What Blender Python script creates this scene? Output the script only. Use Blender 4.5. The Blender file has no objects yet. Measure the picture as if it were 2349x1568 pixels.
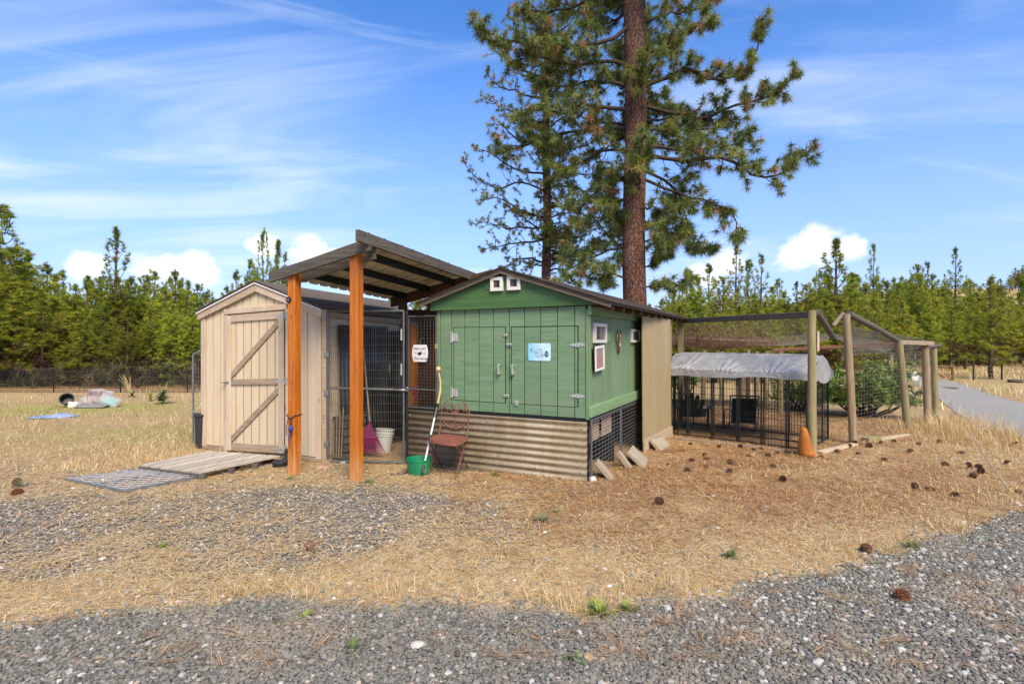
import bpy, bmesh, math, random
import numpy as np
from mathutils import Vector, Matrix
sc = bpy.context.scene
R = math.radians
random.seed(7)
rng = np.random.default_rng(11)

# ------------------------------------------------------------ camera
FP, CX, HY, W_PX, H_PX = 1250.0, 1174.5, 781.0, 2349.0, 1568.0   # focal length, centre, horizon in photo pixels (2349 wide)
CAM_H = 1.5
cd = bpy.data.cameras.new('camera')
cam = bpy.data.objects.new('camera', cd)
sc.collection.objects.link(cam)
cam.location = (0, 0, CAM_H)
cam.rotation_euler = (R(90), 0, 0)
cd.sensor_width = 36.0
cd.lens = 36.0 * FP / W_PX
cd.shift_y = (HY - H_PX / 2) / W_PX
cd.clip_start = 0.05
cd.clip_end = 3000
sc.camera = cam

# ------------------------------------------------------------ light
SUN_EL, SUN_AZ = R(46), R(160)        # azimuth measured from +Y (view direction) towards +X (right)
wd = bpy.data.worlds.new('World')
sc.world = wd
wd.use_nodes = True
wd.cycles.sampling_method = 'MANUAL'
wd.cycles.sample_map_resolution = 512
sun_d = bpy.data.lights.new('sun', 'SUN')
sun_d.energy = 2.05
sun_d.angle = R(26)
sun_d.color = (1.0, 0.89, 0.72)
sun = bpy.data.objects.new('sun', sun_d)
sc.collection.objects.link(sun)
sdir = Vector((math.sin(SUN_AZ) * math.cos(SUN_EL), math.cos(SUN_AZ) * math.cos(SUN_EL), math.sin(SUN_EL)))
sun.rotation_euler = sdir.to_track_quat('Z', 'Y').to_euler()
sun.location = (0, 0, 30)
vs = sc.view_settings
vs.view_transform = 'Standard'
vs.look = 'None'
vs.gamma = 1.0
vs.exposure = 1.42
vs.use_curve_mapping = False
sc.cycles.use_denoising = True
sc.cycles.max_bounces = 6
sc.cycles.diffuse_bounces = 4
sc.cycles.transparent_max_bounces = 12

class NT:
    """small helper round a node tree"""
    def __init__(s, tree):
        s.t = tree; s.n = tree.nodes; s.l = tree.links
        s.n.clear()
    def new(s, typ, **kw):
        n = s.n.new(typ)
        for k, v in kw.items():
            setattr(n, k, v)
        return n
    def put(s, sock, v):
        if isinstance(v, bpy.types.NodeSocket):
            s.l.new(v, sock)
        elif v is not None:
            if isinstance(v, (tuple, list)) and len(v) == 3 and sock.type == 'RGBA':
                v = (*v, 1)
            sock.default_value = v
    def math(s, op, a, b=None, c=None, clamp=False):
        n = s.new('ShaderNodeMath', operation=op); n.use_clamp = clamp
        s.put(n.inputs[0], a)
        if b is not None: s.put(n.inputs[1], b)
        if c is not None: s.put(n.inputs[2], c)
        return n.outputs[0]
    def mix(s, f, a, b, blend='MIX'):
        n = s.new('ShaderNodeMix', data_type='RGBA', blend_type=blend)
        n.clamp_factor = True
        s.put(n.inputs[0], f); s.put(n.inputs[6], a); s.put(n.inputs[7], b)
        return n.outputs[2]
    def noise(s, vec, scale, detail=4, rough=0.55, dist=0.0):
        n = s.new('ShaderNodeTexNoise')
        s.put(n.inputs['Vector'], vec)
        n.inputs['Scale'].default_value = scale
        n.inputs['Detail'].default_value = detail
        n.inputs['Roughness'].default_value = rough
        n.inputs['Distortion'].default_value = dist
        return n.outputs[0]
    def mapping(s, vec, scale=(1, 1, 1), loc=(0, 0, 0), rot=(0, 0, 0)):
        n = s.new('ShaderNodeMapping')
        s.put(n.inputs[0], vec)
        n.inputs['Location'].default_value = loc
        n.inputs['Rotation'].default_value = rot
        n.inputs['Scale'].default_value = scale
        return n.outputs[0]
    def rng(s, v, a, b, c=0.0, d=1.0, smooth=True):
        n = s.new('ShaderNodeMapRange')
        n.interpolation_type = 'SMOOTHSTEP' if smooth else 'LINEAR'
        s.put(n.inputs[0], v)
        for i, q in enumerate((a, b, c, d)):
            s.put(n.inputs[i + 1], q)
        return n.outputs[0]
    def ramp(s, f, stops):
        n = s.new('ShaderNodeValToRGB')
        s.put(n.inputs[0], f)
        e = n.color_ramp.elements
        while len(e) < len(stops): e.new(0.5)
        for q, (p, c) in zip(e, stops):
            q.position = p; q.color = (*c, 1)
        return n.outputs[0]

def build_world():
    t = NT(wd.node_tree)
    out = t.new('ShaderNodeOutputWorld')
    bg = t.new('ShaderNodeBackground')
    sky = t.new('ShaderNodeTexSky', sky_type='NISHITA')
    sky.sun_disc = False
    sky.sun_elevation = SUN_EL
    sky.sun_rotation = SUN_AZ
    sky.altitude = 700
    sky.air_density = 1.0
    sky.dust_density = 0.6
    sky.ozone_density = 3.0
    tc = t.new('ShaderNodeTexCoord')
    d = tc.outputs['Generated']
    sep = t.new('ShaderNodeSeparateXYZ'); t.put(sep.inputs[0], d)
    x, y, z = sep.outputs
    az = t.math('ARCTAN2', x, y)
    el = t.math('ARCSINE', z)
    base = sky.outputs[0]
    hsv = t.new('ShaderNodeHueSaturation')
    hsv.inputs['Hue'].default_value = 0.508
    hsv.inputs['Saturation'].default_value = 1.27
    hsv.inputs['Value'].default_value = 1.0
    t.put(hsv.inputs['Color'], base)
    base = hsv.outputs[0]
    base = t.mix(t.rng(el, R(-2), R(34), 0.80, 0.0), base, (1.80, 2.40, 4.45))
    # high thin cirrus on a plane overhead
    zz = t.math('ADD', t.math('MAXIMUM', z, 0.0), 0.12)
    comb = t.new('ShaderNodeCombineXYZ')
    t.put(comb.inputs[0], t.math('DIVIDE', x, zz)); t.put(comb.inputs[1], t.math('DIVIDE', y, zz))
    pv = comb.outputs[0]
    p1 = t.mapping(pv, scale=(0.55, 1.5, 1), rot=(0, 0, R(16)), loc=(1.3, 0.2, 0))
    n1 = t.noise(p1, 1.15, 7, 0.56, 0.9)
    n2 = t.noise(t.mapping(pv, scale=(0.5, 0.5, 1), loc=(4.4, 1.2, 0)), 0.9, 3, 0.5)
    left = t.rng(az, R(-5), R(-26), 0.0, 0.11)
    cir = t.rng(t.math('ADD', t.math('ADD', n1, t.math('MULTIPLY', n2, 0.55)), left), 0.76, 1.24, 0.0, 0.70)
    # long thin streaks low in the sky
    ev = t.new('ShaderNodeCombineXYZ')
    t.put(ev.inputs[0], az); t.put(ev.inputs[1], el)
    aev = ev.outputs[0]
    n3 = t.noise(t.mapping(aev, scale=(1.2, 11, 1), rot=(0, 0, R(-7)), loc=(0.3, 1.7, 0)), 1.6, 6, 0.6, 0.5)
    st = t.math('MULTIPLY', t.rng(n3, 0.54, 0.80, 0.0, 0.28), t.rng(el, R(9), R(16)))
    # cumulus near the horizon: lumps (azimuth, elevation, half width, half height in degrees)
    lumps = [(29.3, 8.6, 2.3, 2.0), (27.4, 7.6, 1.9, 1.3), (31.4, 8.1, 1.6, 1.3), (21.6, 7.4, 1.9, 1.6), (19.2, 6.4, 1.6, 1.3),
             (-20.8, 8.8, 2.0, 1.5), (-24.3, 9.0, 1.6, 1.1), (-18.2, 8.2, 1.6, 1.0), (-38, 6.1, 1.5, 1.3), (-33, 6.3, 2.2, 1.5), (-29.8, 6.6, 2.0, 1.5),
             (-8, 6.9, 2.6, 1.2), 
             (64, 8, 6, 2.6), (100, 8, 7, 3), (150, 8, 6, 2.8), (-62, 8, 6, 2.6), (-104, 8, 7, 3), (-150, 8, 6, 2.8)]
    nn = t.noise(t.mapping(aev, scale=(1, 1.25, 1)), 22, 6, 0.6, 0.25)
    nf = t.math('MULTIPLY', t.math('SUBTRACT', nn, 0.5), 3.4)
    cum = None
    for a0, e0, sa, se in lumps:
        da = t.math('DIVIDE', t.math('SUBTRACT', az, R(a0)), R(sa))
        de = t.math('DIVIDE', t.math('SUBTRACT', el, R(e0)), R(se))
        q = t.math('ADD', t.math('MULTIPLY', da, da), t.math('MULTIPLY', de, de))
        cum = q if cum is None else t.math('MINIMUM', cum, q)
    cm = t.rng(t.math('ADD', cum, nf), 1.35, 0.25, 0.0, 0.92)
    n4 = t.noise(aev, 30, 5, 0.6)
    col = t.mix(cir, base, (3.9, 4.2, 4.6))
    col = t.mix(st, col, (3.8, 4.1, 4.6))
    cc = t.mix(t.rng(n4, 0.35, 0.65), (3.9, 4.2, 4.7), (5.0, 5.0, 5.0))
    col = t.mix(cm, col, cc)
    t.put(bg.inputs[0], col)
    bg.inputs[1].default_value = 0.10
    t.l.new(bg.outputs[0], out.inputs[0])
build_world()

# ------------------------------------------------------------ pixel -> place
def ray(px, py): return ((px - CX) / FP, 1.0, (HY - py) / FP)
def at(px, py, Y):
    r = ray(px, py); return Vector((r[0] * Y, Y, CAM_H + r[2] * Y))
def G(px, py, z=0.0):
    r = ray(px, py); Y = (z - CAM_H) / r[2]
    return Vector((r[0] * Y, Y, z))

class Frame:
    """local frame standing on the ground: x to the right along a front, y back, z up"""
    def __init__(s, o, deg):
        s.o = Vector((o[0], o[1], 0)); s.a = R(deg)
        s.ux = Vector((math.cos(s.a), -math.sin(s.a), 0)); s.uy = Vector((math.sin(s.a), math.cos(s.a), 0))
    def front(s, px, py, v=0.0):
        r = Vector(ray(px, py)); c = Vector((0, 0, CAM_H))
        k = (v - (c - s.o).dot(s.uy)) / r.dot(s.uy)
        p = c + r * k
        return ((p - s.o).dot(s.ux), p.z)
    def side(s, px, py, u=0.0):
        r = Vector(ray(px, py)); c = Vector((0, 0, CAM_H))
        k = (u - (c - s.o).dot(s.ux)) / r.dot(s.ux)
        p = c + r * k
        return ((p - s.o).dot(s.uy), p.z)
    def loc(s, p):
        d = Vector(p) - s.o
        return Vector((d.dot(s.ux), d.dot(s.uy), p[2]))
    def world(s, u, v, z): return s.o + s.ux * u + s.uy * v + Vector((0, 0, z))

# ------------------------------------------------------------ objects
COL = sc.collection
def empty(name, loc=(0, 0, 0), rz=0.0, label=None, cat=None, group=None, kind=None):
    o = bpy.data.objects.new(name, None)
    COL.objects.link(o)
    o.empty_display_size = 0.1
    o.location = loc; o.rotation_euler = (0, 0, rz)
    tag(o, label, cat, group, kind)
    return o
def tag(o, label=None, cat=None, group=None, kind=None):
    if label: o['label'] = label
    if cat: o['category'] = cat
    if group: o['group'] = group
    if kind: o['kind'] = kind
    return o
def link(name, me, mat=None, parent=None, loc=None, rot=None, scl=None):
    o = bpy.data.objects.new(name, me)
    COL.objects.link(o)
    if mat is not None and not me.materials:
        me.materials.append(mat)
    if parent is not None: o.parent = parent
    if loc is not None: o.location = loc
    if rot is not None: o.rotation_euler = rot
    if scl is not None: o.scale = scl
    return o
def fthing(name, fr, label, cat, group=None):
    return empty(name, fr.o, -fr.a, label, cat, group)
def copy_tree(o, parent=None):
    c = o.copy(); COL.objects.link(c)
    if parent is not None: c.parent = parent
    for ch in list(o.children): copy_tree(ch, c)
    return c

class MB:
    def __init__(s): s.v = []; s.f = []; s.sm = False
    def add(s, vs, fs):
        b = len(s.v)
        s.v += [tuple(p) for p in vs]
        s.f += [tuple(b + i for i in f) for f in fs]
        return s
    def box(s, x0, x1, y0, y1, z0, z1, c=0.0):
        return s.obox(Vector(((x0 + x1) / 2, (y0 + y1) / 2, (z0 + z1) / 2)), Vector((1, 0, 0)), Vector((0, 1, 0)), Vector((0, 0, 1)),
                      abs(x1 - x0) / 2, abs(y1 - y0) / 2, abs(z1 - z0) / 2, c)
    def obox(s, ctr, ax, ay, az, hx, hy, hz, c=0.0):
        A = (ax, ay, az); H = (hx, hy, hz)
        ctr = Vector(ctr)
        if c <= 0:
            vs = []
            for sx in (-1, 1):
                for sy in (-1, 1):
                    for sz in (-1, 1):
                        vs.append(ctr + ax * hx * sx + ay * hy * sy + az * hz * sz)
            return s.add(vs, [(0, 1, 3, 2), (4, 6, 7, 5), (0, 4, 5, 1), (2, 3, 7, 6), (0, 2, 6, 4), (1, 5, 7, 3)])
        c = min(c, 0.45 * min(H))
        vs, ix = [], {}
        for sx in (-1, 1):
            for sy in (-1, 1):
                for sz in (-1, 1):
                    S = (sx, sy, sz)
                    for a in range(3):
                        p = ctr.copy()
                        for k in range(3):
                            p += A[k] * (S[k] * (H[k] if k == a else H[k] - c))
                        ix[S + (a,)] = len(vs); vs.append(p)
        fs = []
        def key(a, sa, b, sb, cc, scc, typ):
            S = [0, 0, 0]; S[a] = sa; S[b] = sb; S[cc] = scc
            return ix[tuple(S) + (typ,)]
        for a in range(3):
            b, cc = (a + 1) % 3, (a + 2) % 3
            for sa in (-1, 1):
                fs.append([key(a, sa, b, q, cc, r_, a) for q, r_ in ((-1, -1), (1, -1), (1, 1), (-1, 1))])
            for sa in (-1, 1):
                for sb in (-1, 1):
                    fs.append([key(a, sa, b, sb, cc, -1, a), key(a, sa, b, sb, cc, -1, b), key(a, sa, b, sb, cc, 1, b), key(a, sa, b, sb, cc, 1, a)])
        for sx in (-1, 1):
            for sy in (-1, 1):
                for sz in (-1, 1):
                    fs.append([ix[(sx, sy, sz, a)] for a in range(3)])
        return s.add(vs, fs)
    def beam(s, p, q, w, h, up=(0, 0, 1), c=0.004):
        """box from p to q, w across, h along up"""
        p = Vector(p); q = Vector(q)
        d = (q - p); L = d.length; d.normalize()
        u = Vector(up); x = d.cross(u)
        if x.length < 1e-5: u = Vector((0, 1, 0)); x = d.cross(u)
        x.normalize(); u = x.cross(d)
        return s.obox((p + q) / 2, d, x, u, L / 2, w / 2, h / 2, c)
    def prism(s, pts, d):
        """planar polygon pts (3d) extruded by vector d"""
        pts = [Vector(p) for p in pts]; d = Vector(d); n = len(pts)
        vs = pts + [p + d for p in pts]
        fs = [tuple(range(n)), tuple(range(2 * n - 1, n - 1, -1))]
        for i in range(n):
            j = (i + 1) % n
            fs.append((i, i + n, j + n, j))
        return s.add(vs, fs)
    def tube(s, pts, r, n=6, cap=True):
        pts = [Vector(p) for p in pts]
        rs = r if isinstance(r, (list, tuple)) else [r] * len(pts)
        rings = []; vs = []; x = None
        for i, p in enumerate(pts):
            d = pts[min(i + 1, len(pts) - 1)] - pts[max(i - 1, 0)]
            if d.length < 1e-9: d = Vector((0, 0, 1))
            d.normalize()
            if x is None:
                a = Vector((0, 0, 1)) if abs(d.z) < 0.9 else Vector((1, 0, 0))
                x = d.cross(a)
            x = (x - d * x.dot(d)); x.normalize()
            y = d.cross(x)
            rings.append(len(vs))
            for k in range(n):
                t = 2 * math.pi * k / n
                vs.append(p + (x * math.cos(t) + y * math.sin(t)) * rs[i])
        fs = []
        for i in range(len(pts) - 1):
            for k in range(n):
                a, b = rings[i], rings[i + 1]; k2 = (k + 1) % n
                fs.append((a + k, a + k2, b + k2, b + k))
        if cap:
            fs.append(tuple(range(n - 1, -1, -1))); e = rings[-1]
            fs.append(tuple(range(e, e + n)))
        return s.add(vs, fs)
    def lathe(s, prof, n=16, o=(0, 0, 0), cap=True):
        o = Vector(o); vs = []; fs = []
        for r, z in prof:
            for k in range(n):
                t = 2 * math.pi * k / n
                vs.append(o + Vector((r * math.cos(t), r * math.sin(t), z)))
        for i in range(len(prof) - 1):
            for k in range(n):
                k2 = (k + 1) % n
                fs.append((i * n + k, i * n + k2, (i + 1) * n + k2, (i + 1) * n + k))
        if cap:
            fs.append(tuple(range(n - 1, -1, -1)))
            m = (len(prof) - 1) * n
            fs.append(tuple(range(m, m + n)))
        return s.add(vs, fs)
    def grid(s, nu, nv, fn):
        vs = [fn(i / nu, j / nv) for j in range(nv + 1) for i in range(nu + 1)]
        fs = [(j * (nu + 1) + i, j * (nu + 1) + i + 1, (j + 1) * (nu + 1) + i + 1, (j + 1) * (nu + 1) + i) for j in range(nv) for i in range(nu)]
        return s.add(vs, fs)
    def mesh(s, name, smooth=None, fn=None):
        me = bpy.data.meshes.new(name)
        v = [fn(Vector(p)) for p in s.v] if fn else s.v
        me.from_pydata([tuple(p) for p in v], [], s.f)
        bm = bmesh.new(); bm.from_mesh(me)
        bmesh.ops.recalc_face_normals(bm, faces=bm.faces)
        bm.to_mesh(me); bm.free()
        if smooth is None: smooth = s.sm
        if smooth:
            me.polygons.foreach_set('use_smooth', [True] * len(me.polygons))
            if smooth != 'all':
                try: me.set_sharp_from_angle(angle=R(42))
                except Exception: pass
        return me
    def build(s, name, mat, parent=None, smooth=None, fn=None, **kw):
        o = link(name, s.mesh(name, smooth, fn), mat, parent)
        tag(o, **kw)
        return o

def np_mesh(name, V, F, col=None, smooth=False):
    """V (n,3), F (m,3) or (m,4)"""
    me = bpy.data.meshes.new(name)
    V = np.asarray(V, np.float32); F = np.asarray(F, np.int32)
    k = F.shape[1]
    me.vertices.add(len(V)); me.vertices.foreach_set('co', V.ravel())
    me.loops.add(F.size); me.loops.foreach_set('vertex_index', F.ravel())
    me.polygons.add(len(F))
    me.polygons.foreach_set('loop_start', np.arange(0, F.size, k, dtype=np.int32))
    me.polygons.foreach_set('loop_total', np.full(len(F), k, np.int32))
    me.polygons.foreach_set('use_smooth', np.full(len(F), bool(smooth)))
    me.update(calc_edges=True)
    if col is not None:
        a = me.attributes.new('col', 'FLOAT_COLOR', 'POINT')
        c = np.ones((len(V), 4), np.float32); c[:, :3] = col
        a.data.foreach_set('color', c.ravel())
    return me

def wires(mb, P, Q, r):
    """thin square wires between the points of P and Q"""
    for p, q in zip(P, Q):
        p = Vector(p); q = Vector(q); d = (q - p).normalized()
        a = Vector((0, 0, 1)) if abs(d.z) < 0.9 else Vector((0, 1, 0))
        x = d.cross(a).normalized() * r; y = d.cross(x).normalized() * r
        mb.add([p + x, p + y, p - x, p - y, q + x, q + y, q - x, q - y], [(0, 1, 5, 4), (1, 2, 6, 5), (2, 3, 7, 6), (3, 0, 4, 7)])
def wire_grid(mb, o, a, b, la, lb, da, db, r):
    """rectangular wire grid from corner o along unit vectors a, b"""
    o = Vector(o); a = Vector(a); b = Vector(b)
    na = max(1, round(la / da)); nb = max(1, round(lb / db))
    wires(mb, [o + a * (la * i / na) for i in range(na + 1)], [o + a * (la * i / na) + b * lb for i in range(na + 1)], r)
    off = a.cross(b).normalized() * r * 1.2
    wires(mb, [o + b * (lb * i / nb) + off for i in range(nb + 1)], [o + b * (lb * i / nb) + a * la + off for i in range(nb + 1)], r)
# ------------------------------------------------------------ materials
def new_mat(name):
    m = bpy.data.materials.new(name); m.use_nodes = True
    t = NT(m.node_tree)
    out = t.new('ShaderNodeOutputMaterial'); b = t.new('ShaderNodeBsdfPrincipled')
    t.l.new(b.outputs[0], out.inputs[0])
    return m, t, b, out
def ocoord(t):
    return t.new('ShaderNodeTexCoord').outputs['Object']
def orand(t):
    return t.new('ShaderNodeObjectInfo').outputs['Random']
def bump(t, b, h, strength, dist=0.01):
    n = t.new('ShaderNodeBump')
    n.inputs['Strength'].default_value = strength; n.inputs['Distance'].default_value = dist
    t.put(n.inputs['Height'], h); t.l.new(n.outputs[0], b.inputs['Normal'])
AX = {'x': (0.06, 1, 1), 'y': (1, 0.06, 1), 'z': (1, 1, 0.06)}
def wood(name, c1, c2, c3=None, axis='z', scale=38, rough=0.8, knots=0.0, wear=None, wear_amt=0.5, bumps=0.35, spec=0.25, rv=0.13):
    """c1..c2 grain colours, c3 large soft patches, wear = colour of worn flecks"""
    m, t, b, out = new_mat(name)
    o = ocoord(t); r = orand(t)
    add = t.new('ShaderNodeVectorMath', operation='ADD')
    t.put(add.inputs[0], o)
    cx = t.new('ShaderNodeCombineXYZ')
    for k in range(3): t.put(cx.inputs[k], t.math('MULTIPLY', r, (13.7, 7.1, 5.3)[k]))
    t.put(add.inputs[1], cx.outputs[0])
    v = t.mapping(add.outputs[0], scale=AX[axis])
    g = t.noise(v, scale, 6, 0.65, 0.35)
    col = t.mix(t.rng(g, 0.32, 0.68), c1, c2)
    big = t.noise(add.outputs[0], 2.3, 4, 0.6)
    if c3: col = t.mix(t.rng(big, 0.42, 0.72, 0, 0.75), col, c3)
    hs = t.new('ShaderNodeHueSaturation')
    t.put(hs.inputs['Color'], col)
    t.put(hs.inputs['Value'], t.rng(r, 0, 1, 1 - rv, 1 + rv, False))
    col = hs.outputs[0]
    if knots:
        k = t.new('ShaderNodeTexVoronoi'); k.feature = 'F1'
        t.put(k.inputs['Vector'], t.mapping(add.outputs[0], scale=tuple(0.35 if q < 0.5 else 1.0 for q in AX[axis])))
        k.inputs['Scale'].default_value = 7.0
        col = t.mix(t.rng(k.outputs['Distance'], 0.10, 0.055, 0, knots), col, tuple(q * 0.28 for q in c1))
    if wear:
        wn = t.noise(t.mapping(add.outputs[0], scale=tuple(0.3 if q < 0.5 else 1 for q in AX[axis])), 26, 6, 0.7)
        lo = t.noise(add.outputs[0], 3.1, 2, 0.5)
        f = t.rng(t.math('ADD', wn, t.math('MULTIPLY', lo, 0.35)), 0.80, 0.92, 0, wear_amt)
        col = t.mix(f, col, wear)
    t.put(b.inputs['Base Color'], col)
    b.inputs['Roughness'].default_value = rough
    b.inputs['Specular IOR Level'].default_value = spec
    bump(t, b, g, bumps, 0.006)
    return m
def plain(name, col, rough=0.6, metal=0.0, var=0.12, scale=9, spec=0.4, dirt=None, dirt_amt=0.5, bumps=0.0):
    m, t, b, out = new_mat(name)
    o = ocoord(t)
    n = t.noise(o, scale, 5, 0.6)
    c = t.mix(t.rng(n, 0.3, 0.7), tuple(q * (1 - var) for q in col), tuple(min(1, q * (1 + var)) for q in col))
    if dirt:
        c = t.mix(t.rng(t.noise(o, scale * 0.7, 7, 0.7), 0.48, 0.72, 0, dirt_amt), c, dirt)
    t.put(b.inputs['Base Color'], c)
    b.inputs['Roughness'].default_value = rough; b.inputs['Metallic'].default_value = metal
    b.inputs['Specular IOR Level'].default_value = spec
    if bumps: bump(t, b, t.noise(o, scale * 6, 5, 0.6), bumps, 0.004)
    return m
def attr_mat(name, rough=0.8, transl=0.0, spec=0.2, jitter=0.0):
    """takes its own colour from the pieces' attribute"""
    m, t, b, out = new_mat(name)
    a = t.new('ShaderNodeAttribute'); a.attribute_name = 'col'
    c = a.outputs['Color']
    if jitter:
        hs = t.new('ShaderNodeHueSaturation'); t.put(hs.inputs['Color'], c)
        r = orand(t)
        t.put(hs.inputs['Value'], t.rng(r, 0, 1, 1 - jitter, 1 + jitter, False))
        t.put(hs.inputs['Hue'], t.rng(t.math('FRACT', t.math('MULTIPLY', r, 7.3)), 0, 1, 0.5 - jitter * 0.07, 0.5 + jitter * 0.06, False))
        c = hs.outputs[0]
    t.put(b.inputs['Base Color'], c)
    b.inputs['Roughness'].default_value = rough
    b.inputs['Specular IOR Level'].default_value = spec
    if transl:
        tr = t.new('ShaderNodeBsdfTranslucent'); t.put(tr.inputs[0], c)
        mx = t.new('ShaderNodeMixShader'); mx.inputs[0].default_value = transl
        t.l.new(b.outputs[0], mx.inputs[1]); t.l.new(tr.outputs[0], mx.inputs[2]); t.l.new(mx.outputs[0], out.inputs[0])
    return m

M = {}
CREAM1, CREAM2 = (0.585, 0.462, 0.298), (0.645, 0.522, 0.348)
M['cream'] = wood('cream_siding', CREAM1, CREAM2, (0.575, 0.447, 0.278), 'z', 30, 0.75, 0, (0.36, 0.24, 0.13), 0.2, 0.15, 0.25, 0.035)
M['cream_trim'] = wood('cream_trim', (0.50, 0.385, 0.265), (0.60, 0.475, 0.34), (0.46, 0.345, 0.23), 'z', 34, 0.8, 0.55, (0.25, 0.16, 0.10), 0.6, 0.3)
M['cream_trim_x'] = wood('cream_trim_level', (0.46, 0.345, 0.235), (0.57, 0.445, 0.32), (0.41, 0.305, 0.20), 'x', 34, 0.8, 0.55, (0.22, 0.15, 0.09), 0.75, 0.3)
M['weathered_x'] = wood('weathered_board', (0.27, 0.20, 0.13), (0.42, 0.32, 0.22), (0.33, 0.24, 0.15), 'x', 40, 0.85, 0.4, (0.14, 0.10, 0.07), 0.6, 0.5)
M['grey_wood'] = wood('grey_weathered_wood', (0.070, 0.060, 0.049), (0.150, 0.130, 0.104), (0.10, 0.085, 0.066), 'x', 40, 0.9, 0.8, (0.05, 0.045, 0.04), 0.6, 0.6)
M['grey_wood_y'] = wood('grey_weathered_beam', (0.072, 0.061, 0.050), (0.155, 0.132, 0.106), (0.10, 0.085, 0.066), 'y', 40, 0.9, 0.8, (0.05, 0.045, 0.04), 0.6, 0.6)
M['deck'] = wood('deck_board', (0.35, 0.295, 0.225), (0.54, 0.475, 0.38), (0.43, 0.36, 0.28), 'y', 40, 0.85, 0.4, (0.2, 0.15, 0.1), 0.6, 0.5)
M['orange'] = wood('orange_stained_post', (0.38, 0.098, 0.008), (0.58, 0.175, 0.016), (0.47, 0.130, 0.011), 'z', 30, 0.5, 0.6, (0.62, 0.36, 0.16), 0.5, 0.25, 0.35)
def weathered_post(m):
    # sun-bleached foot and drying cracks in the stained posts
    t = NT.__new__(NT); t.t = m.node_tree; t.n = t.t.nodes; t.l = t.t.links
    b = next(n for n in t.n if n.type == 'BSDF_PRINCIPLED'); src = b.inputs['Base Color'].links[0].from_socket
    o = ocoord(t); sp = t.new('ShaderNodeSeparateXYZ'); t.put(sp.inputs[0], o)
    n = t.noise(t.mapping(o, scale=(1, 1, 0.12)), 26, 6, 0.65)
    f = t.rng(t.math('SUBTRACT', t.math('MULTIPLY', n, 0.9), sp.outputs[2]), 0.05, 0.5, 0, 0.7)
    c = t.mix(f, src, (0.56, 0.30, 0.115))
    k = t.math('ABSOLUTE', t.math('SUBTRACT', t.noise(t.mapping(o, scale=(1, 1, 0.035)), 30, 3, 0.5, 0.2), 0.5))
    c = t.mix(t.rng(k, 0.012, 0.002, 0, 0.75), c, (0.10, 0.03, 0.008))
    t.put(b.inputs['Base Color'], c)
weathered_post(M['orange'])
M['dark_stain'] = wood('dark_stained_wood', (0.055, 0.026, 0.012), (0.12, 0.058, 0.026), None, 'y', 34, 0.7, 0.3, None, 0, 0.3)
M['black_purlin'] = wood('dark_green_purlin', (0.010, 0.014, 0.011), (0.022, 0.027, 0.021), None, 'y', 30, 0.7)
GR1, GR2, GR3 = (0.124, 0.208, 0.110), (0.170, 0.265, 0.150), (0.185, 0.258, 0.146)
M['green'] = wood('green_siding', GR1, GR2, GR3, 'x', 26, 0.6, 0, (0.24, 0.32, 0.20), 0.5, 0.7, 0.3, 0.05)
M['green_side'] = wood('green_siding_side', (0.140, 0.215, 0.108), (0.180, 0.268, 0.142), (0.152, 0.215, 0.104), 'z', 26, 0.65, 0, (0.26, 0.33, 0.20), 0.5, 0.5, 0.3, 0.05)
M['green_trim'] = wood('green_trim', (0.145, 0.245, 0.105), (0.20, 0.31, 0.155), (0.165, 0.245, 0.105), 'y', 30, 0.6, 0.5, (0.28, 0.36, 0.24), 0.5, 0.3, 0.3)
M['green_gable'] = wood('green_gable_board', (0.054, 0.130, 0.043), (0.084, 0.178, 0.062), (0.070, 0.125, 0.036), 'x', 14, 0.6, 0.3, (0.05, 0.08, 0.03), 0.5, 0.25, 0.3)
M['green_post'] = wood('mossy_round_post', (0.20, 0.155, 0.075), (0.34, 0.27, 0.145), (0.20, 0.195, 0.075), 'z', 36, 0.9, 0.4, (0.11, 0.10, 0.05), 0.6, 0.6)
M['brown_post'] = wood('brown_round_post', (0.22, 0.150, 0.085), (0.37, 0.27, 0.165), (0.24, 0.19, 0.10), 'z', 36, 0.9, 0.5, (0.12, 0.09, 0.06), 0.6, 0.6)
M['plywood'] = wood('tan_plywood', (0.335, 0.255, 0.130), (0.385, 0.30, 0.160), (0.33, 0.255, 0.135), 'z', 14, 0.7, 0.0, (0.22, 0.18, 0.07), 0.3, 0.15, 0.25, 0.04)
M['plank_end'] = wood('pale_plank', (0.42, 0.33, 0.2), (0.56, 0.45, 0.30), (0.42, 0.33, 0.22), 'x', 30, 0.8, 0.3)
M['shingle'] = wood('asphalt_shingle', (0.085, 0.066, 0.050), (0.165, 0.130, 0.098), (0.12, 0.09, 0.066), 'x', 60, 0.95, 0, (0.05, 0.04, 0.035), 0.5, 0.6)
M['shingle_dark'] = wood('dark_shingle', (0.040, 0.031, 0.024), (0.082, 0.062, 0.046), None, 'x', 60, 0.95, 0, None, 0, 0.5)
M['white_metal'] = plain('white_drip_edge', (0.72, 0.71, 0.69), 0.4, 0, 0.06)
M['galv'] = plain('galvanised_metal', (0.36, 0.36, 0.34), 0.38, 0.85, 0.15, 18)
M['hinge'] = plain('hinge_metal', (0.50, 0.50, 0.45), 0.5, 0.55, 0.25, 40, 0.4, (0.30, 0.33, 0.24), 0.5)
M['grey_pipe'] = plain('grey_pipe', (0.15, 0.15, 0.145), 0.5, 0.55, 0.15, 14)
M['wire'] = plain('grey_wire', (0.15, 0.15, 0.14), 0.55, 0.5, 0.1)
M['wire_light'] = plain('light_wire', (0.30, 0.29, 0.27), 0.5, 0.6, 0.1)
M['net'] = plain('bird_net', (0.27, 0.235, 0.19), 0.8, 0.0, 0.2)
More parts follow.
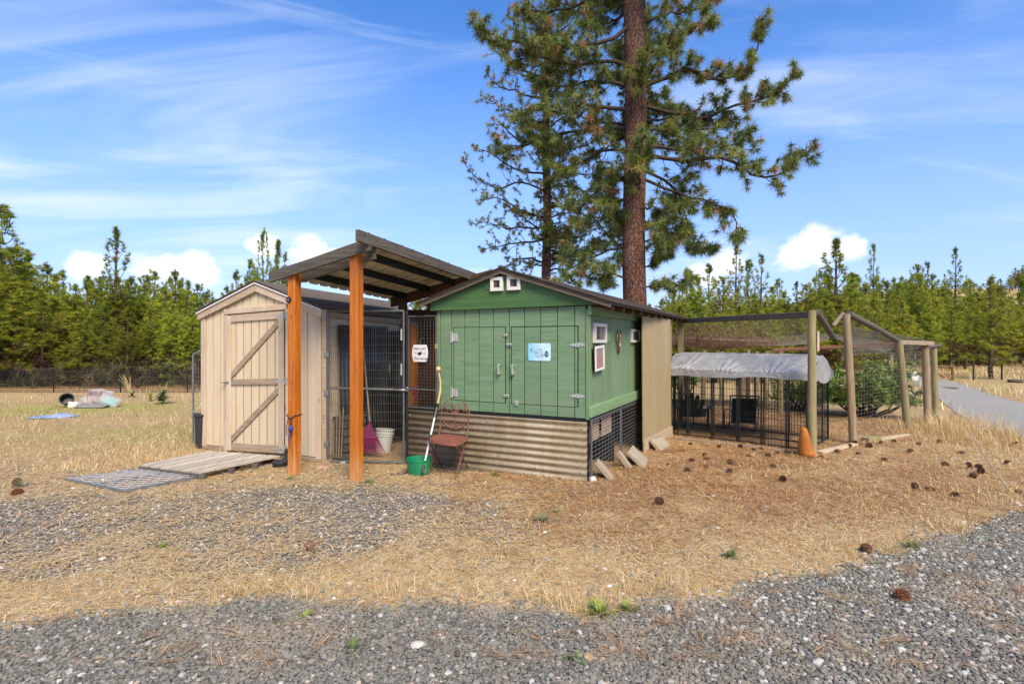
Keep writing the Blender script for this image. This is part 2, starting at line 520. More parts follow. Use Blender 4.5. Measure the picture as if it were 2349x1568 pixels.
M['black'] = plain('black_powder_coat', (0.012, 0.013, 0.013), 0.4, 0.0, 0.2)
M['black_plastic'] = plain('black_plastic', (0.018, 0.019, 0.018), 0.5, 0.0, 0.2, 12, 0.4, (0.07, 0.065, 0.05), 0.35)
M['black_pipe'] = plain('black_pipe', (0.017, 0.017, 0.018), 0.35, 0, 0.2)
M['dark_green_plastic'] = plain('dark_green_plastic', (0.010, 0.026, 0.017), 0.45, 0, 0.2)
M['white_frame'] = plain('white_painted_frame', (0.74, 0.70, 0.62), 0.5, 0, 0.06, 12, 0.4, (0.45, 0.36, 0.25), 0.25)
M['dark_glass'] = plain('dark_vent_inside', (0.028, 0.022, 0.018), 0.3, 0, 0.2)
M['beige_louver'] = plain('beige_slide', (0.22, 0.18, 0.145), 0.6)
M['white_plastic'] = plain('white_plastic', (0.66, 0.63, 0.56), 0.5, 0, 0.07, 9, 0.4, (0.38, 0.33, 0.25), 0.4)
M['yellow_plastic'] = plain('yellow_lid', (0.62, 0.60, 0.03), 0.5)
M['magenta'] = plain('magenta_plastic', (0.19, 0.010, 0.062), 0.5, 0, 0.12, 9, 0.4, (0.25, 0.09, 0.11), 0.4)
M['pole_wood'] = wood('grey_handle', (0.23, 0.17, 0.11), (0.36, 0.28, 0.19), None, 'z', 40, 0.8)
M['green_bucket'] = plain('green_bucket', (0.008, 0.205, 0.085), 0.4, 0, 0.12, 9, 0.45, (0.13, 0.22, 0.13), 0.35)
M['rust'] = plain('red_brown_rust', (0.24, 0.085, 0.058), 0.75, 0.1, 0.3, 30, 0.3, (0.24, 0.11, 0.08), 0.5, 0.3)
M['rust_leg'] = plain('rusty_leg', (0.19, 0.085, 0.058), 0.75, 0.2, 0.3, 30, 0.3, (0.20, 0.13, 0.09), 0.5)
M['white_pole'] = plain('white_pole', (0.62, 0.63, 0.60), 0.35, 0.2, 0.08)
M['cream_plastic'] = plain('cream_plastic', (0.66, 0.47, 0.20), 0.5, 0, 0.1)
M['cone'] = plain('faded_orange_cone', (0.40, 0.135, 0.022), 0.75, 0, 0.18, 6, 0.3, (0.30, 0.11, 0.03), 0.6)
M['cone_base'] = plain('pink_cone_base', (0.55, 0.25, 0.15), 0.75, 0, 0.15)
M['stone'] = plain('concrete_paver', (0.36, 0.295, 0.21), 0.9, 0, 0.15, 14, 0.2, (0.24, 0.19, 0.13), 0.5, 0.4)
M['rock_brown'] = plain('brown_rock', (0.40, 0.26, 0.15), 0.9, 0, 0.2, 14, 0.2, (0.55, 0.5, 0.42), 0.3, 0.4)
M['rock_white'] = plain('pale_rock', (0.55, 0.51, 0.45), 0.9, 0, 0.12, 20, 0.2, None, 0, 0.3)
M['grey_bin'] = plain('charcoal_bin', (0.030, 0.032, 0.031), 0.55, 0, 0.15, 6)
M['blue_strap'] = plain('blue_strap', (0.015, 0.085, 0.36), 0.6, 0, 0.2)
M['mauve_strap'] = plain('mauve_strap', (0.14, 0.11, 0.20), 0.7, 0, 0.2)
M['maroon_rope'] = plain('maroon_rope', (0.075, 0.022, 0.024), 0.8, 0, 0.3, 60)
M['red_cloth'] = plain('red_cloth', (0.27, 0.03, 0.05), 0.8)
M['blue_tarp'] = plain('blue_tarp', (0.22, 0.32, 0.50), 0.55, 0, 0.25, 5, 0.4, (0.5, 0.52, 0.58), 0.6)
M['bag_white'] = plain('white_soil_bag', (0.32, 0.285, 0.25), 0.5, 0, 0.12, 7, 0.4, (0.32, 0.24, 0.18), 0.5)
M['bag_pink'] = plain('pink_print_bag', (0.46, 0.31, 0.29), 0.5, 0, 0.2, 9, 0.4, (0.25, 0.12, 0.12), 0.5)
M['bag_teal'] = plain('teal_print_bag', (0.24, 0.42, 0.35), 0.45, 0, 0.2, 7, 0.4, (0.6, 0.66, 0.6), 0.6)
M['bag_grey'] = plain('grey_print_bag', (0.19, 0.185, 0.175), 0.5, 0, 0.2, 7, 0.4, (0.4, 0.37, 0.33), 0.5)
M['fabric'] = None
M['copper'] = plain('copper_strips', (0.35, 0.22, 0.16), 0.35, 0.8, 0.2)
M['kraft'] = plain('woven_basket', (0.43, 0.33, 0.24), 0.8, 0, 0.25, 40, 0.3, (0.5, 0.16, 0.13), 0.5)
M['rusty_board'] = wood('red_brown_board', (0.15, 0.065, 0.04), (0.23, 0.11, 0.065), None, 'x', 36, 0.9, 0.3)
M['red_steel'] = plain('rusty_steel_post', (0.21, 0.085, 0.045), 0.8, 0.2, 0.2)
M['dark_mesh'] = plain('dark_fence_wire', (0.015, 0.016, 0.015), 0.6)
M['crown'] = attr_mat('pine_needles', 0.6, 0.55, 0.2, 0.3)
M['bark_thin'] = attr_mat('bark_twig', 0.9)
M['straw'] = attr_mat('straw', 0.7, 0.18, 0.25)
M['gravel'] = attr_mat('gravel_stone', 0.85, 0.0, 0.25)

def mat_cover():
    m, t, b, out = new_mat('grey_cover_fabric')
    o = ocoord(t)
    n = t.noise(t.mapping(o, scale=(1, 1, 1.6)), 7, 5, 0.6, 0.6)
    c = t.mix(t.rng(n, 0.3, 0.7), (0.225, 0.222, 0.217), (0.335, 0.33, 0.322))
    c = t.mix(t.rng(t.noise(o, 3, 5, 0.6), 0.5, 0.75, 0, 0.35), c, (0.22, 0.20, 0.175))
    t.put(b.inputs['Base Color'], c); b.inputs['Roughness'].default_value = 0.5
    bump(t, b, n, 0.2, 0.012)
    return m
M['fabric'] = mat_cover()

def mat_corrugated(name, c1, c2, streak, metal, rough, up=(1, 1, 0.08), amt=0.8):
    m, t, b, out = new_mat(name)
    o = ocoord(t)
    s = t.noise(t.mapping(o, scale=up), 7, 6, 0.65)
    c = t.mix(t.rng(t.noise(o, 25, 4, 0.6), 0.3, 0.7), c1, c2)
    c = t.mix(t.rng(s, 0.42, 0.68, 0, amt), c, streak)
    t.put(b.inputs['Base Color'], c); b.inputs['Metallic'].default_value = metal; b.inputs['Roughness'].default_value = rough
    return m
M['corr'] = mat_corrugated('weathered_corrugated_steel', (0.215, 0.170, 0.104), (0.28, 0.227, 0.145), (0.185, 0.118, 0.052), 0.0, 0.5, (1, 1, 0.3), 0.6)
M['roof_sheet'] = mat_corrugated('tan_roof_sheet', (0.66, 0.57, 0.40), (0.74, 0.65, 0.47), (0.52, 0.40, 0.24), 0.1, 0.5)

def translucent(m, amt):
    t = m.node_tree; b = next(n for n in t.nodes if n.type == 'BSDF_PRINCIPLED'); out = next(n for n in t.nodes if n.type == 'OUTPUT_MATERIAL')
    tr = t.nodes.new('ShaderNodeBsdfTranslucent'); mx = t.nodes.new('ShaderNodeMixShader'); mx.inputs[0].default_value = amt
    t.links.new(b.inputs['Base Color'].links[0].from_socket, tr.inputs[0])
    t.links.new(b.outputs[0], mx.inputs[1]); t.links.new(tr.outputs[0], mx.inputs[2]); t.links.new(mx.outputs[0], out.inputs[0])
translucent(M['roof_sheet'], 0.30)
def mat_poly():
    m, t, b, out = new_mat('dark_translucent_panel')
    o = ocoord(t)
    c = t.mix(t.rng(t.noise(t.mapping(o, scale=(1, 1, 0.25)), 3.0, 3, 0.5), 0.35, 0.65), (0.020, 0.022, 0.021), (0.075, 0.078, 0.072))
    t.put(b.inputs['Base Color'], c); b.inputs['Roughness'].default_value = 0.22
    b.inputs['Specular IOR Level'].default_value = 0.6
    return m
M['poly'] = mat_poly()

def mat_bark():
    m, t, b, out = new_mat('ponderosa_bark')
    o = ocoord(t)
    v = t.mapping(o, scale=(1, 1, 0.32))
    vo = t.new('ShaderNodeTexVoronoi'); vo.feature = 'DISTANCE_TO_EDGE'
    wv = t.new('ShaderNodeVectorMath', operation='ADD')
    nz = t.new('ShaderNodeTexNoise'); t.put(nz.inputs['Vector'], v); nz.inputs['Scale'].default_value = 9
    nz.inputs['Detail'].default_value = 4
    t.put(wv.inputs[0], v)
    sc_ = t.new('ShaderNodeVectorMath', operation='SCALE'); t.put(sc_.inputs[0], nz.outputs['Color']); sc_.inputs['Scale'].default_value = 0.10
    t.put(wv.inputs[1], sc_.outputs[0])
    t.put(vo.inputs['Vector'], wv.outputs[0]); vo.inputs['Scale'].default_value = 30
    crack = t.rng(t.math('ADD', vo.outputs['Distance'], t.math('MULTIPLY', t.noise(v, 22, 4, 0.6), 0.22)), 0.02, 0.30)
    n = t.noise(v, 40, 5, 0.65)
    c = t.mix(t.rng(n, 0.3, 0.7), (0.120, 0.055, 0.036), (0.250, 0.128, 0.085))
    c = t.mix(t.rng(t.noise(o, 5, 3, 0.5), 0.45, 0.7, 0, 0.55), c, (0.25, 0.165, 0.125))
    c = t.mix(crack, (0.055, 0.034, 0.026), c)
    t.put(b.inputs['Base Color'], c); b.inputs['Roughness'].default_value = 0.95; b.inputs['Specular IOR Level'].default_value = 0.1
    bump(t, b, t.math('ADD', crack, t.math('MULTIPLY', n, 0.4)), 0.9, 0.03)
    return m
M['bark'] = mat_bark()
M['bark_young'] = plain('young_pine_bark', (0.11, 0.078, 0.057), 0.95, 0, 0.3, 18, 0.1, None, 0, 0.4)
M['branch'] = plain('dark_branch', (0.062, 0.047, 0.036), 0.95, 0, 0.3, 18, 0.1)
M['cone_scale'] = plain('pine_cone_scale', (0.14, 0.075, 0.042), 0.85, 0, 0.5, 40, 0.2, (0.27, 0.17, 0.10), 0.6)
M['cone_red'] = plain('red_brown_cone_scale', (0.17, 0.065, 0.03), 0.85, 0, 0.4, 40, 0.2)

def mat_ground():
    """masks stored on the sheet say what the soil carries: r = gravel, g = rusty needle litter, b = green growth"""
    m, t, b, out = new_mat('dry_ground')
    o = ocoord(t)
    a = t.new('ShaderNodeAttribute'); a.attribute_name = 'col'
    sp = t.new('ShaderNodeSeparateColor'); t.put(sp.inputs[0], a.outputs['Color'])
    gr, nd, gn = sp.outputs
    fine = t.noise(o, 60, 6, 0.7)
    mid = t.noise(t.mapping(o, scale=(1, 1.4, 1)), 9, 6, 0.68, 0.6)
    big = t.noise(o, 1.1, 5, 0.6)
    straw = t.mix(t.rng(fine, 0.32, 0.68), (0.36, 0.24, 0.108), (0.60, 0.44, 0.205))
    straw = t.mix(t.rng(mid, 0.5, 0.72, 0, 0.7), straw, (0.62, 0.475, 0.275))
    dirt = t.mix(t.rng(fine, 0.3, 0.7), (0.31, 0.20, 0.11), (0.47, 0.32, 0.18))
    c = t.mix(t.rng(t.math('ADD', t.math('MULTIPLY', mid, 0.6), t.math('MULTIPLY', big, 0.4)), 0.44, 0.56, 0, 0.8), straw, dirt)
    litter = t.mix(t.rng(fine, 0.3, 0.7), (0.34, 0.185, 0.085), (0.53, 0.325, 0.158))
    c = t.mix(nd, c, litter)
    c = t.mix(t.math('MULTIPLY', gn, t.rng(mid, 0.30, 0.6)), c, (0.36, 0.34, 0.085))
    vo = t.new('ShaderNodeTexVoronoi'); t.put(vo.inputs['Vector'], o); vo.inputs['Scale'].default_value = 55
    gcol = t.mix(t.rng(vo.outputs['Color'], 0.2, 0.8), (0.125, 0.118, 0.105), (0.30, 0.275, 0.24))
    f = t.rng(t.math('ADD', gr, t.math('MULTIPLY', t.math('SUBTRACT', mid, 0.5), 0.9)), 0.30, 0.78, 0, 0.9)
    c = t.mix(f, c, gcol)
    t.put(b.inputs['Base Color'], c); b.inputs['Roughness'].default_value = 0.95; b.inputs['Specular IOR Level'].default_value = 0.1
    bump(t, b, t.math('ADD', fine, t.math('MULTIPLY', mid, 1.5)), 0.7, 0.03)
    return m
M['ground'] = mat_ground()
def mat_drive():
    m, t, b, out = new_mat('gravel_bed')
    o = ocoord(t)
    vo = t.new('ShaderNodeTexVoronoi'); t.put(vo.inputs['Vector'], o); vo.inputs['Scale'].default_value = 42
    n = t.noise(o, 1.3, 5, 0.6)
    c = t.mix(t.rng(vo.outputs['Color'], 0.1, 0.9, smooth=False), (0.085, 0.082, 0.078), (0.27, 0.26, 0.245))
    c = t.mix(t.rng(n, 0.5, 0.75, 0, 0.5), c, (0.30, 0.22, 0.14))
    t.put(b.inputs['Base Color'], c); b.inputs['Roughness'].default_value = 0.95
    bump(t, b, vo.outputs['Distance'], 1.0, -0.03)
    return m
M['drive'] = mat_drive()
def mat_road():
    m, t, b, out = new_mat('pale_gravel_road')
    o = ocoord(t)
    n = t.noise(o, 34, 6, 0.7); q = t.noise(t.mapping(o, scale=(0.5, 1.4, 1), rot=(0, 0, 0.9)), 1.2, 5, 0.65)
    c = t.mix(t.rng(n, 0.3, 0.7), (0.235, 0.22, 0.19), (0.40, 0.375, 0.32))
    c = t.mix(t.rng(q, 0.48, 0.72, 0, 0.6), c, (0.42, 0.35, 0.25))
    t.put(b.inputs['Base Color'], c); b.inputs['Roughness'].default_value = 0.95
    bump(t, b, n, 0.8, 0.03)
    return m
M['road'] = mat_road()
# ------------------------------------------------------------ ground
EDGE = np.array([(-30, 1.2), (-10, 1.7), (-6, 2.15), (-3.5, 2.65), (-2.67, 2.86), (-2.14, 3.05), (-1.17, 3.09), (-0.43, 3.11), (0.2, 3.02), (0.6, 3.05), (1.18, 3.2), (1.57, 3.42),
                 (2.1, 3.62), (2.71, 3.88), (3.46, 4.23), (4.3, 4.6), (6, 5.3), (8, 6.1), (12, 7.2), (30, 11)])
def smooth_noise(x, y, s, seed):
    """cheap value noise, vectorised"""
    r = np.random.default_rng(seed)
    t = r.random((64, 64))
    X = np.asarray(x) * s; Y = np.asarray(y) * s
    i = np.floor(X).astype(int); j = np.floor(Y).astype(int)
    fx = X - i; fy = Y - j
    fx = fx * fx * (3 - 2 * fx); fy = fy * fy * (3 - 2 * fy)
    g = lambda a, b: t[a % 64, b % 64]
    return (g(i, j) * (1 - fx) + g(i + 1, j) * fx) * (1 - fy) + (g(i, j + 1) * (1 - fx) + g(i + 1, j + 1) * fx) * fy
def fbm(x, y, s, seed):
    return (smooth_noise(x, y, s, seed) * 0.5 + smooth_noise(x, y, s * 2.1, seed + 1) * 0.3 + smooth_noise(x, y, s * 4.3, seed + 2) * 0.2)
def sstep(a, b, x):
    t = np.clip((np.asarray(x, float) - a) / (b - a), 0, 1); return t * t * (3 - 2 * t)
def yedge(x): return np.interp(x, EDGE[:, 0], EDGE[:, 1]) + (fbm(x, np.zeros_like(x), 2.3, 5) - 0.5) * 0.28 + (fbm(x, np.zeros_like(x), 9, 8) - 0.5) * 0.14
def gz(x, y):
    x = np.asarray(x, float); y = np.asarray(y, float)
    z = (fbm(x, y, 0.9, 21) - 0.5) * 0.035
    z = z + (fbm(x, y, 0.06, 31) - 0.5) * 0.5 * sstep(14, 40, np.hypot(x, y))
    z = z + 9.0 * sstep(12, 70, x) * sstep(30, 95, y) + 1.2 * sstep(25, 60, y)
    return z
ROAD = np.array([(7.8, 8.1), (8.2, 9.4), (9.4, 11.4), (11.4, 14.4), (13.3, 17.4), (15.5, 21.5), (17.0, 26), (18.8, 26), (16.8, 21.6), (14.3, 17.0), (12.9, 14.6), (12.1, 13.0), (12.3, 11.8), (13.8, 10.3), (20, 8.2), (20, 6.4), (12, 6.4)])
def inpoly(x, y, P):
    x = np.asarray(x); y = np.asarray(y); ins = np.zeros(x.shape, bool)
    n = len(P); j = n - 1
    for i in range(n):
        xi, yi = P[i]; xj, yj = P[j]
        c = ((yi > y) != (yj > y)) & (x < (xj - xi) * (y - yi) / (yj - yi + 1e-12) + xi)
        ins ^= c; j = i
    return ins
def blob(x, y, cx, cy, rx, ry): return np.exp(-(((x - cx) / rx) ** 2 + ((y - cy) / ry) ** 2))
def masks(x, y):
    x = np.asarray(x, float); y = np.asarray(y, float)
    n = fbm(x, y, 1.3, 41)
    g = blob(x, y, -1.9, 5.15, 1.0, 0.55) * 1.0 + blob(x, y, -3.2, 4.4, 2.0, 0.8) * 1.2 + blob(x, y, -1.8, 4.3, 1.4, 0.6) * 0.95 + blob(x, y, -2.4, 3.55, 1.5, 0.32) * 0.55 + blob(x, y, -0.6, 4.75, 0.7, 0.4) * 0.55 + blob(x, y, -4.3, 4.9, 0.9, 0.5) * 0.8
    g = g + 0.3 * (n - 0.45)
    nd = blob(x, y, 2.2, 5.9, 1.9, 1.2) + 0.8 * blob(x, y, 3.7, 6.2, 1.4, 1.0) + 0.45 * blob(x, y, 0.6, 4.6, 1.3, 0.6) + blob(x, y, 4.2, 10.0, 3.0, 2.4) + 0.5 * blob(x, y, 0, 8, 3, 2)
    nd = nd * (0.75 + 0.5 * n) + 0.95 * sstep(15.2, 16.4, y) * sstep(-4.0, -5.5, x)
    gn = (1.2 * blob(x, y, -9.5, 12.0, 2.8, 1.2) + 0.55 * blob(x, y, -5.5, 8.8, 2.4, 1.0) + 0.35 * sstep(14, 30, y)) * (0.3 + 1.2 * fbm(x, y, 0.8, 51))
    road = inpoly(x, y, ROAD)
    g = np.where(road, 1, g)
    return np.clip(g, 0, 1), np.clip(nd, 0, 0.95), np.clip(gn, 0, 1)

def axis_pts(lo, hi, step, far_lo, far_hi, k=1.13):
    a = list(np.arange(lo, hi + 1e-6, step)); s = step
    while a[-1] < far_hi: s *= k; a.append(a[-1] + s)
    s = step
    while a[0] > far_lo: s *= k; a.insert(0, a[0] - s)
    return np.array(a)
def make_ground():
    xs = axis_pts(-6.5, 7.5, 0.07, -900, 900); ys = axis_pts(1.5, 11, 0.07, -400, 1400)
    X, Y = np.meshgrid(xs, ys)
    x = X.ravel(); y = Y.ravel()
    V = np.stack([x, y, gz(x, y)], 1)
    nx, ny = len(xs), len(ys)
    i = np.arange(nx - 1)[None, :] + nx * np.arange(ny - 1)[:, None]; i = i.ravel()
    F = np.stack([i, i + 1, i + nx + 1, i + nx], 1)
    g, nd, gn = masks(x, y)
    me = np_mesh('ground', V, F, np.stack([g, nd, gn], 1), True)
    tag(link('ground', me, M['ground']), kind='structure')
make_ground()
def make_sheet(name, mat, pts_fn, dz):
    V, F = pts_fn()
    V = np.array(V); V[:, 2] = gz(V[:, 0], V[:, 1]) + dz
    tag(link(name, np_mesh(name, V, F, None, True), M[mat]), kind='structure')
def drive_pts():
    xs = np.arange(-12, 20, 0.07); n = 60
    V = []; F = []
    ye = yedge(xs)
    for a, x in enumerate(xs):
        for k in range(n + 1):
            V.append((x, -2 + (ye[a] - 0.03 + 2) * k / n, 0))
    for a in range(len(xs) - 1):
        for k in range(n):
            b = a * (n + 1) + k
            F.append((b, b + n + 1, b + n + 2, b + 1))
    return V, F
make_sheet('gravel_driveway', 'drive', drive_pts, 0.006)
def road_pts():
    # two edges of the road, joined by strips
    L = [(10.5, 5.6), (8.2, 7.2), (7.6, 8.2), (8.0, 9.3), (9.2, 11.3), (11.2, 14.3), (13.2, 17.4), (15.4, 21.5), (17.0, 26)]
    Rr = [(22, 7.6), (17, 8.6), (13.8, 10.2), (12.4, 11.8), (12.2, 13.0), (13.0, 14.6), (14.5, 17.0), (16.9, 21.5), (19.0, 26)]
    V = []; F = []; n = 24; m = 12
    def samp(P, t):
        P = np.array(P); s = t * (len(P) - 1); i = min(int(s), len(P) - 2); f = s - i
        return P[i] * (1 - f) + P[i + 1] * f
    T = 64
    for a in range(T + 1):
        p, q = samp(L, a / T), samp(Rr, a / T)
        wob = (fbm(np.array([a * 0.35]), np.array([0.0]), 1, 61)[0] - 0.5) * 0.5
        for k in range(m + 1):
            v = p + (q - p) * (k / m)
            if k in (0, m): v = v + np.array([wob, wob])
            V.append((v[0], v[1], 0))
    for a in range(T):
        for k in range(m):
            b = a * (m + 1) + k; F.append((b, b + 1, b + m + 2, b + m + 1))
    return V, F
make_sheet('gravel_road', 'road', road_pts, 0.012)

# ------------------------------------------------------------ loose stones
def ico():
    p = (1 + 5 ** 0.5) / 2
    v = np.array([(-1, p, 0), (1, p, 0), (-1, -p, 0), (1, -p, 0), (0, -1, p), (0, 1, p), (0, -1, -p), (0, 1, -p), (p, 0, -1), (p, 0, 1), (-p, 0, -1), (-p, 0, 1)], float)
    v /= np.linalg.norm(v[0])
    f = np.array([(0, 11, 5), (0, 5, 1), (0, 1, 7), (0, 7, 10), (0, 10, 11), (1, 5, 9), (5, 11, 4), (11, 10, 2), (10, 7, 6), (7, 1, 8), (3, 9, 4), (3, 4, 2), (3, 2, 6), (3, 6, 8), (3, 8, 9), (4, 9, 5), (2, 4, 11), (6, 2, 10), (8, 6, 7), (9, 8, 1)])
    return v, f
ICO_V, ICO_F = ico()
def stones(x, y, r, col, flat=0.62, lift=0.25):
    n = len(x)
    B = np.stack([ICO_V * (1 + 0.34 * (rng.random((12, 1)) - 0.5)) + 0.12 * (rng.random((12, 3)) - 0.5) for _ in range(24)])
    V = B[rng.integers(0, 24, n)]
    S = np.stack([r * rng.uniform(0.75, 1.35, n), r * rng.uniform(0.7, 1.0, n), r * flat * rng.uniform(0.7, 1.2, n)], 1)
    V = V * S[:, None, :]
    t = rng.normal(0, 0.35, n)
    c, s = np.cos(t)[:, None], np.sin(t)[:, None]
    V = np.stack([V[..., 0], V[..., 1] * c - V[..., 2] * s, V[..., 1] * s + V[..., 2] * c], -1)
    a = rng.uniform(0, 2 * np.pi, n); c, s = np.cos(a)[:, None], np.sin(a)[:, None]
    V = np.stack([V[..., 0] * c - V[..., 1] * s, V[..., 0] * s + V[..., 1] * c, V[..., 2]], -1)
    V[..., 0] += x[:, None]; V[..., 1] += y[:, None]
    V[..., 2] += (gz(x, y) + 0.004 + r * flat * lift + rng.uniform(0, 0.006, n))[:, None]
    F = (ICO_F[None] + (np.arange(n) * 12)[:, None, None]).reshape(-1, 3)
    return V.reshape(-1, 3), F, np.repeat(col, 12, 0)
def stone_cols(n, pale=0.06, tan=0.05):
    b = rng.normal(0.172, 0.040, n).clip(0.07, 0.30)
    c = np.stack([b * rng.normal(1.06, 0.035, n), b * rng.normal(0.985, 0.02, n), b * rng.normal(0.80, 0.035, n)], 1)
    k = rng.random(n)
    p = k < pale; c[p] = rng.uniform(0.40, 0.66, (p.sum(), 1)) * np.array([1, 0.95, 0.87])
    q = (k >= pale) & (k < pale + tan); c[q] = rng.uniform(0.30, 0.46, (q.sum(), 1)) * np.array([1.05, 0.80, 0.62])
    return c.clip(0, 0.8)
def jgrid(x0, x1, y0, y1, s):
    X, Y = np.meshgrid(np.arange(x0, x1, s), np.arange(y0, y1, s))
    X = X.ravel() + rng.uniform(-0.5, 0.5, X.size) * s; Y = Y.ravel() + rng.uniform(-0.5, 0.5, Y.size) * s
    return X, Y
def make_gravel():
    Vs = []; Fs = []; Cs = []; o = 0
    def push(V, F, C):
        nonlocal o
        Vs.append(V); Fs.append(F + o); Cs.append(C); o += len(V)
    x, y = jgrid(-5.4, 7.4, 2.0, 6.2, 0.0165)
    k = ((np.abs(x) < 1.03 * y + 0.15) & (y > 2.35) | (rng.random(len(x)) < 0.35) & (np.abs(x) < 1.45 * y + .5)) & (y < yedge(x) + 0.05 * rng.normal(0, 1, len(x)))
    x, y = x[k], y[k]
    r = rng.lognormal(np.log(0.0104), 0.24, len(x)).clip(0.006, 0.022)
    pale = 0.015 + 0.06 * sstep(0.4, 1.6, x)
    col = stone_cols(len(x), 0.0, 0.03); kk = rng.random(len(x)) < pale
    col[kk] = rng.uniform(0.30, 0.52, (kk.sum(), 1)) * np.array([1, 0.95, 0.85])
    r[kk] *= rng.uniform(1.0, 1.45, kk.sum())
    dust = sstep(0.5, 0.75, fbm(x, y, 1.9, 77))[:, None] * 0.45
    col = col * (1 - dust) + np.array([0.30, 0.235, 0.165]) * dust
    push(*stones(x, y, r, col))
    # thinner scatter over the yard
    x, y = jgrid(-7.5, 1.6, 2.6, 6.6, 0.03)
    g, nd, gn = masks(x, y)
    den = np.clip(g * 0.85 + 0.10 + 1.2 * (fbm(x, y, 3.2, 71) - 0.5), 0.06, 1) * 0.85 + 0.6 * np.exp(-np.abs(y - yedge(x)) / 0.14)
    k = (rng.random(len(x)) < den) & (y > yedge(x) - 0.02) & (np.abs(x) < 1.4 * y)
    x, y = x[k], y[k]
    push(*stones(x, y, rng.lognormal(np.log(0.0108), 0.28, len(x)).clip(0.006, 0.022), stone_cols(len(x), 0.03, 0.22) * 1.15, lift=0.12))
    x, y = jgrid(1.6, 6, 3.0, 7, 0.06)
    k = (rng.random(len(x)) < 0.12 + 0.8 * np.exp(-np.abs(y - yedge(x)) / 0.16)) & (y > yedge(x)) & (np.abs(x) < 1.03 * y)
    x, y = x[k], y[k]
    push(*stones(x, y, rng.lognormal(np.log(0.0115), 0.28, len(x)), stone_cols(len(x), 0.12, 0.15) * 1.2, lift=0.1))
    me = np_mesh('gravel', np.concatenate(Vs), np.concatenate(Fs), np.concatenate(Cs))
    tag(link('gravel', me, M['gravel']), 'loose grey crushed stones covering the driveway', 'gravel', kind='stuff')
make_gravel()

# ------------------------------------------------------------ straw, dry grass, fallen needles
def blades(x, y, az, el, L, w, bend, col, z0=None, flatw=False):
    """curved tapered blades, 5 points and 3 faces each"""
    n = len(x)
    z = gz(x, y) if z0 is None else z0
    P0 = np.stack([x, y, z], 1)
    d = np.stack([np.cos(az) * np.cos(el), np.sin(az) * np.cos(el), np.sin(el)], 1)
    side = np.stack([-np.sin(az), np.cos(az), np.zeros(n)], 1)
    P1 = P0 + d * (L * 0.5)[:, None]
    az2 = az + bend; el2 = el - np.abs(bend) * 0.7 * (el > 0.3)
    d2 = np.stack([np.cos(az2) * np.cos(el2), np.sin(az2) * np.cos(el2), np.sin(el2)], 1)
    P2 = P1 + d2 * (L * 0.5)[:, None]
    W = (w / 2)[:, None] * side
    V = np.stack([P0 - W, P0 + W, P1 + W * 0.8, P1 - W * 0.8, P2 - W * 0.25, P2 + W * 0.25], 1)
    F = np.array([(0, 1, 2, 3), (3, 2, 5, 4)])[None] + (np.arange(n) * 6)[:, None, None]
    return V.reshape(-1, 3), F.reshape(-1, 4), np.repeat(col, 6, 0)
def pick(c, n, j=0.12):
    c = np.array(c); k = c[rng.integers(0, len(c), n)]
    return (k * rng.normal(1, j, (n, 1))).clip(0.01, 0.9)
STRAW = [(0.46, 0.30, 0.145), (0.70, 0.53, 0.27), (0.76, 0.60, 0.34), (0.66, 0.48, 0.23), (0.72, 0.51, 0.24), (0.58, 0.38, 0.18), (0.78, 0.66, 0.42), (0.62, 0.39, 0.175)]
NEEDLE = [(0.46, 0.235, 0.10), (0.56, 0.32, 0.135), (0.62, 0.39, 0.175), (0.34, 0.16, 0.07), (0.68, 0.48, 0.25), (0.25, 0.12, 0.055)]
GREENB = [(0.17, 0.21, 0.035), (0.24, 0.27, 0.05), (0.12, 0.17, 0.03), (0.36, 0.34, 0.09)]
SHEDS = []           # footprints kept clear (filled below)
def sampled(n, y0, y1, k=1.0, spread=1.22):
    """positions in front of the camera, thinner with distance"""
    u = rng.random(n)
    y = 1.0 / (1.0 / y0 + u * (1.0 / y1 - 1.0 / y0))
    x = rng.uniform(-spread, spread, n) * y
    return x, y
def clear(x, y):
    k = np.ones(len(x), bool)
    for P in SHEDS: k &= ~inpoly(x, y, P)
    k &= ~inpoly(x, y, ROAD)
    return k
class Stuff:
    def __init__(s): s.V = []; s.F = []; s.C = []; s.o = 0
    def add(s, V, F, C):
        s.V.append(V); s.F.append(F + s.o); s.C.append(C); s.o += len(V)
    def build(s, name, mat, label, cat):
        me = np_mesh(name, np.concatenate(s.V), np.concatenate(s.F), np.concatenate(s.C))
        return tag(link(name, me, mat), label, cat, kind='stuff')
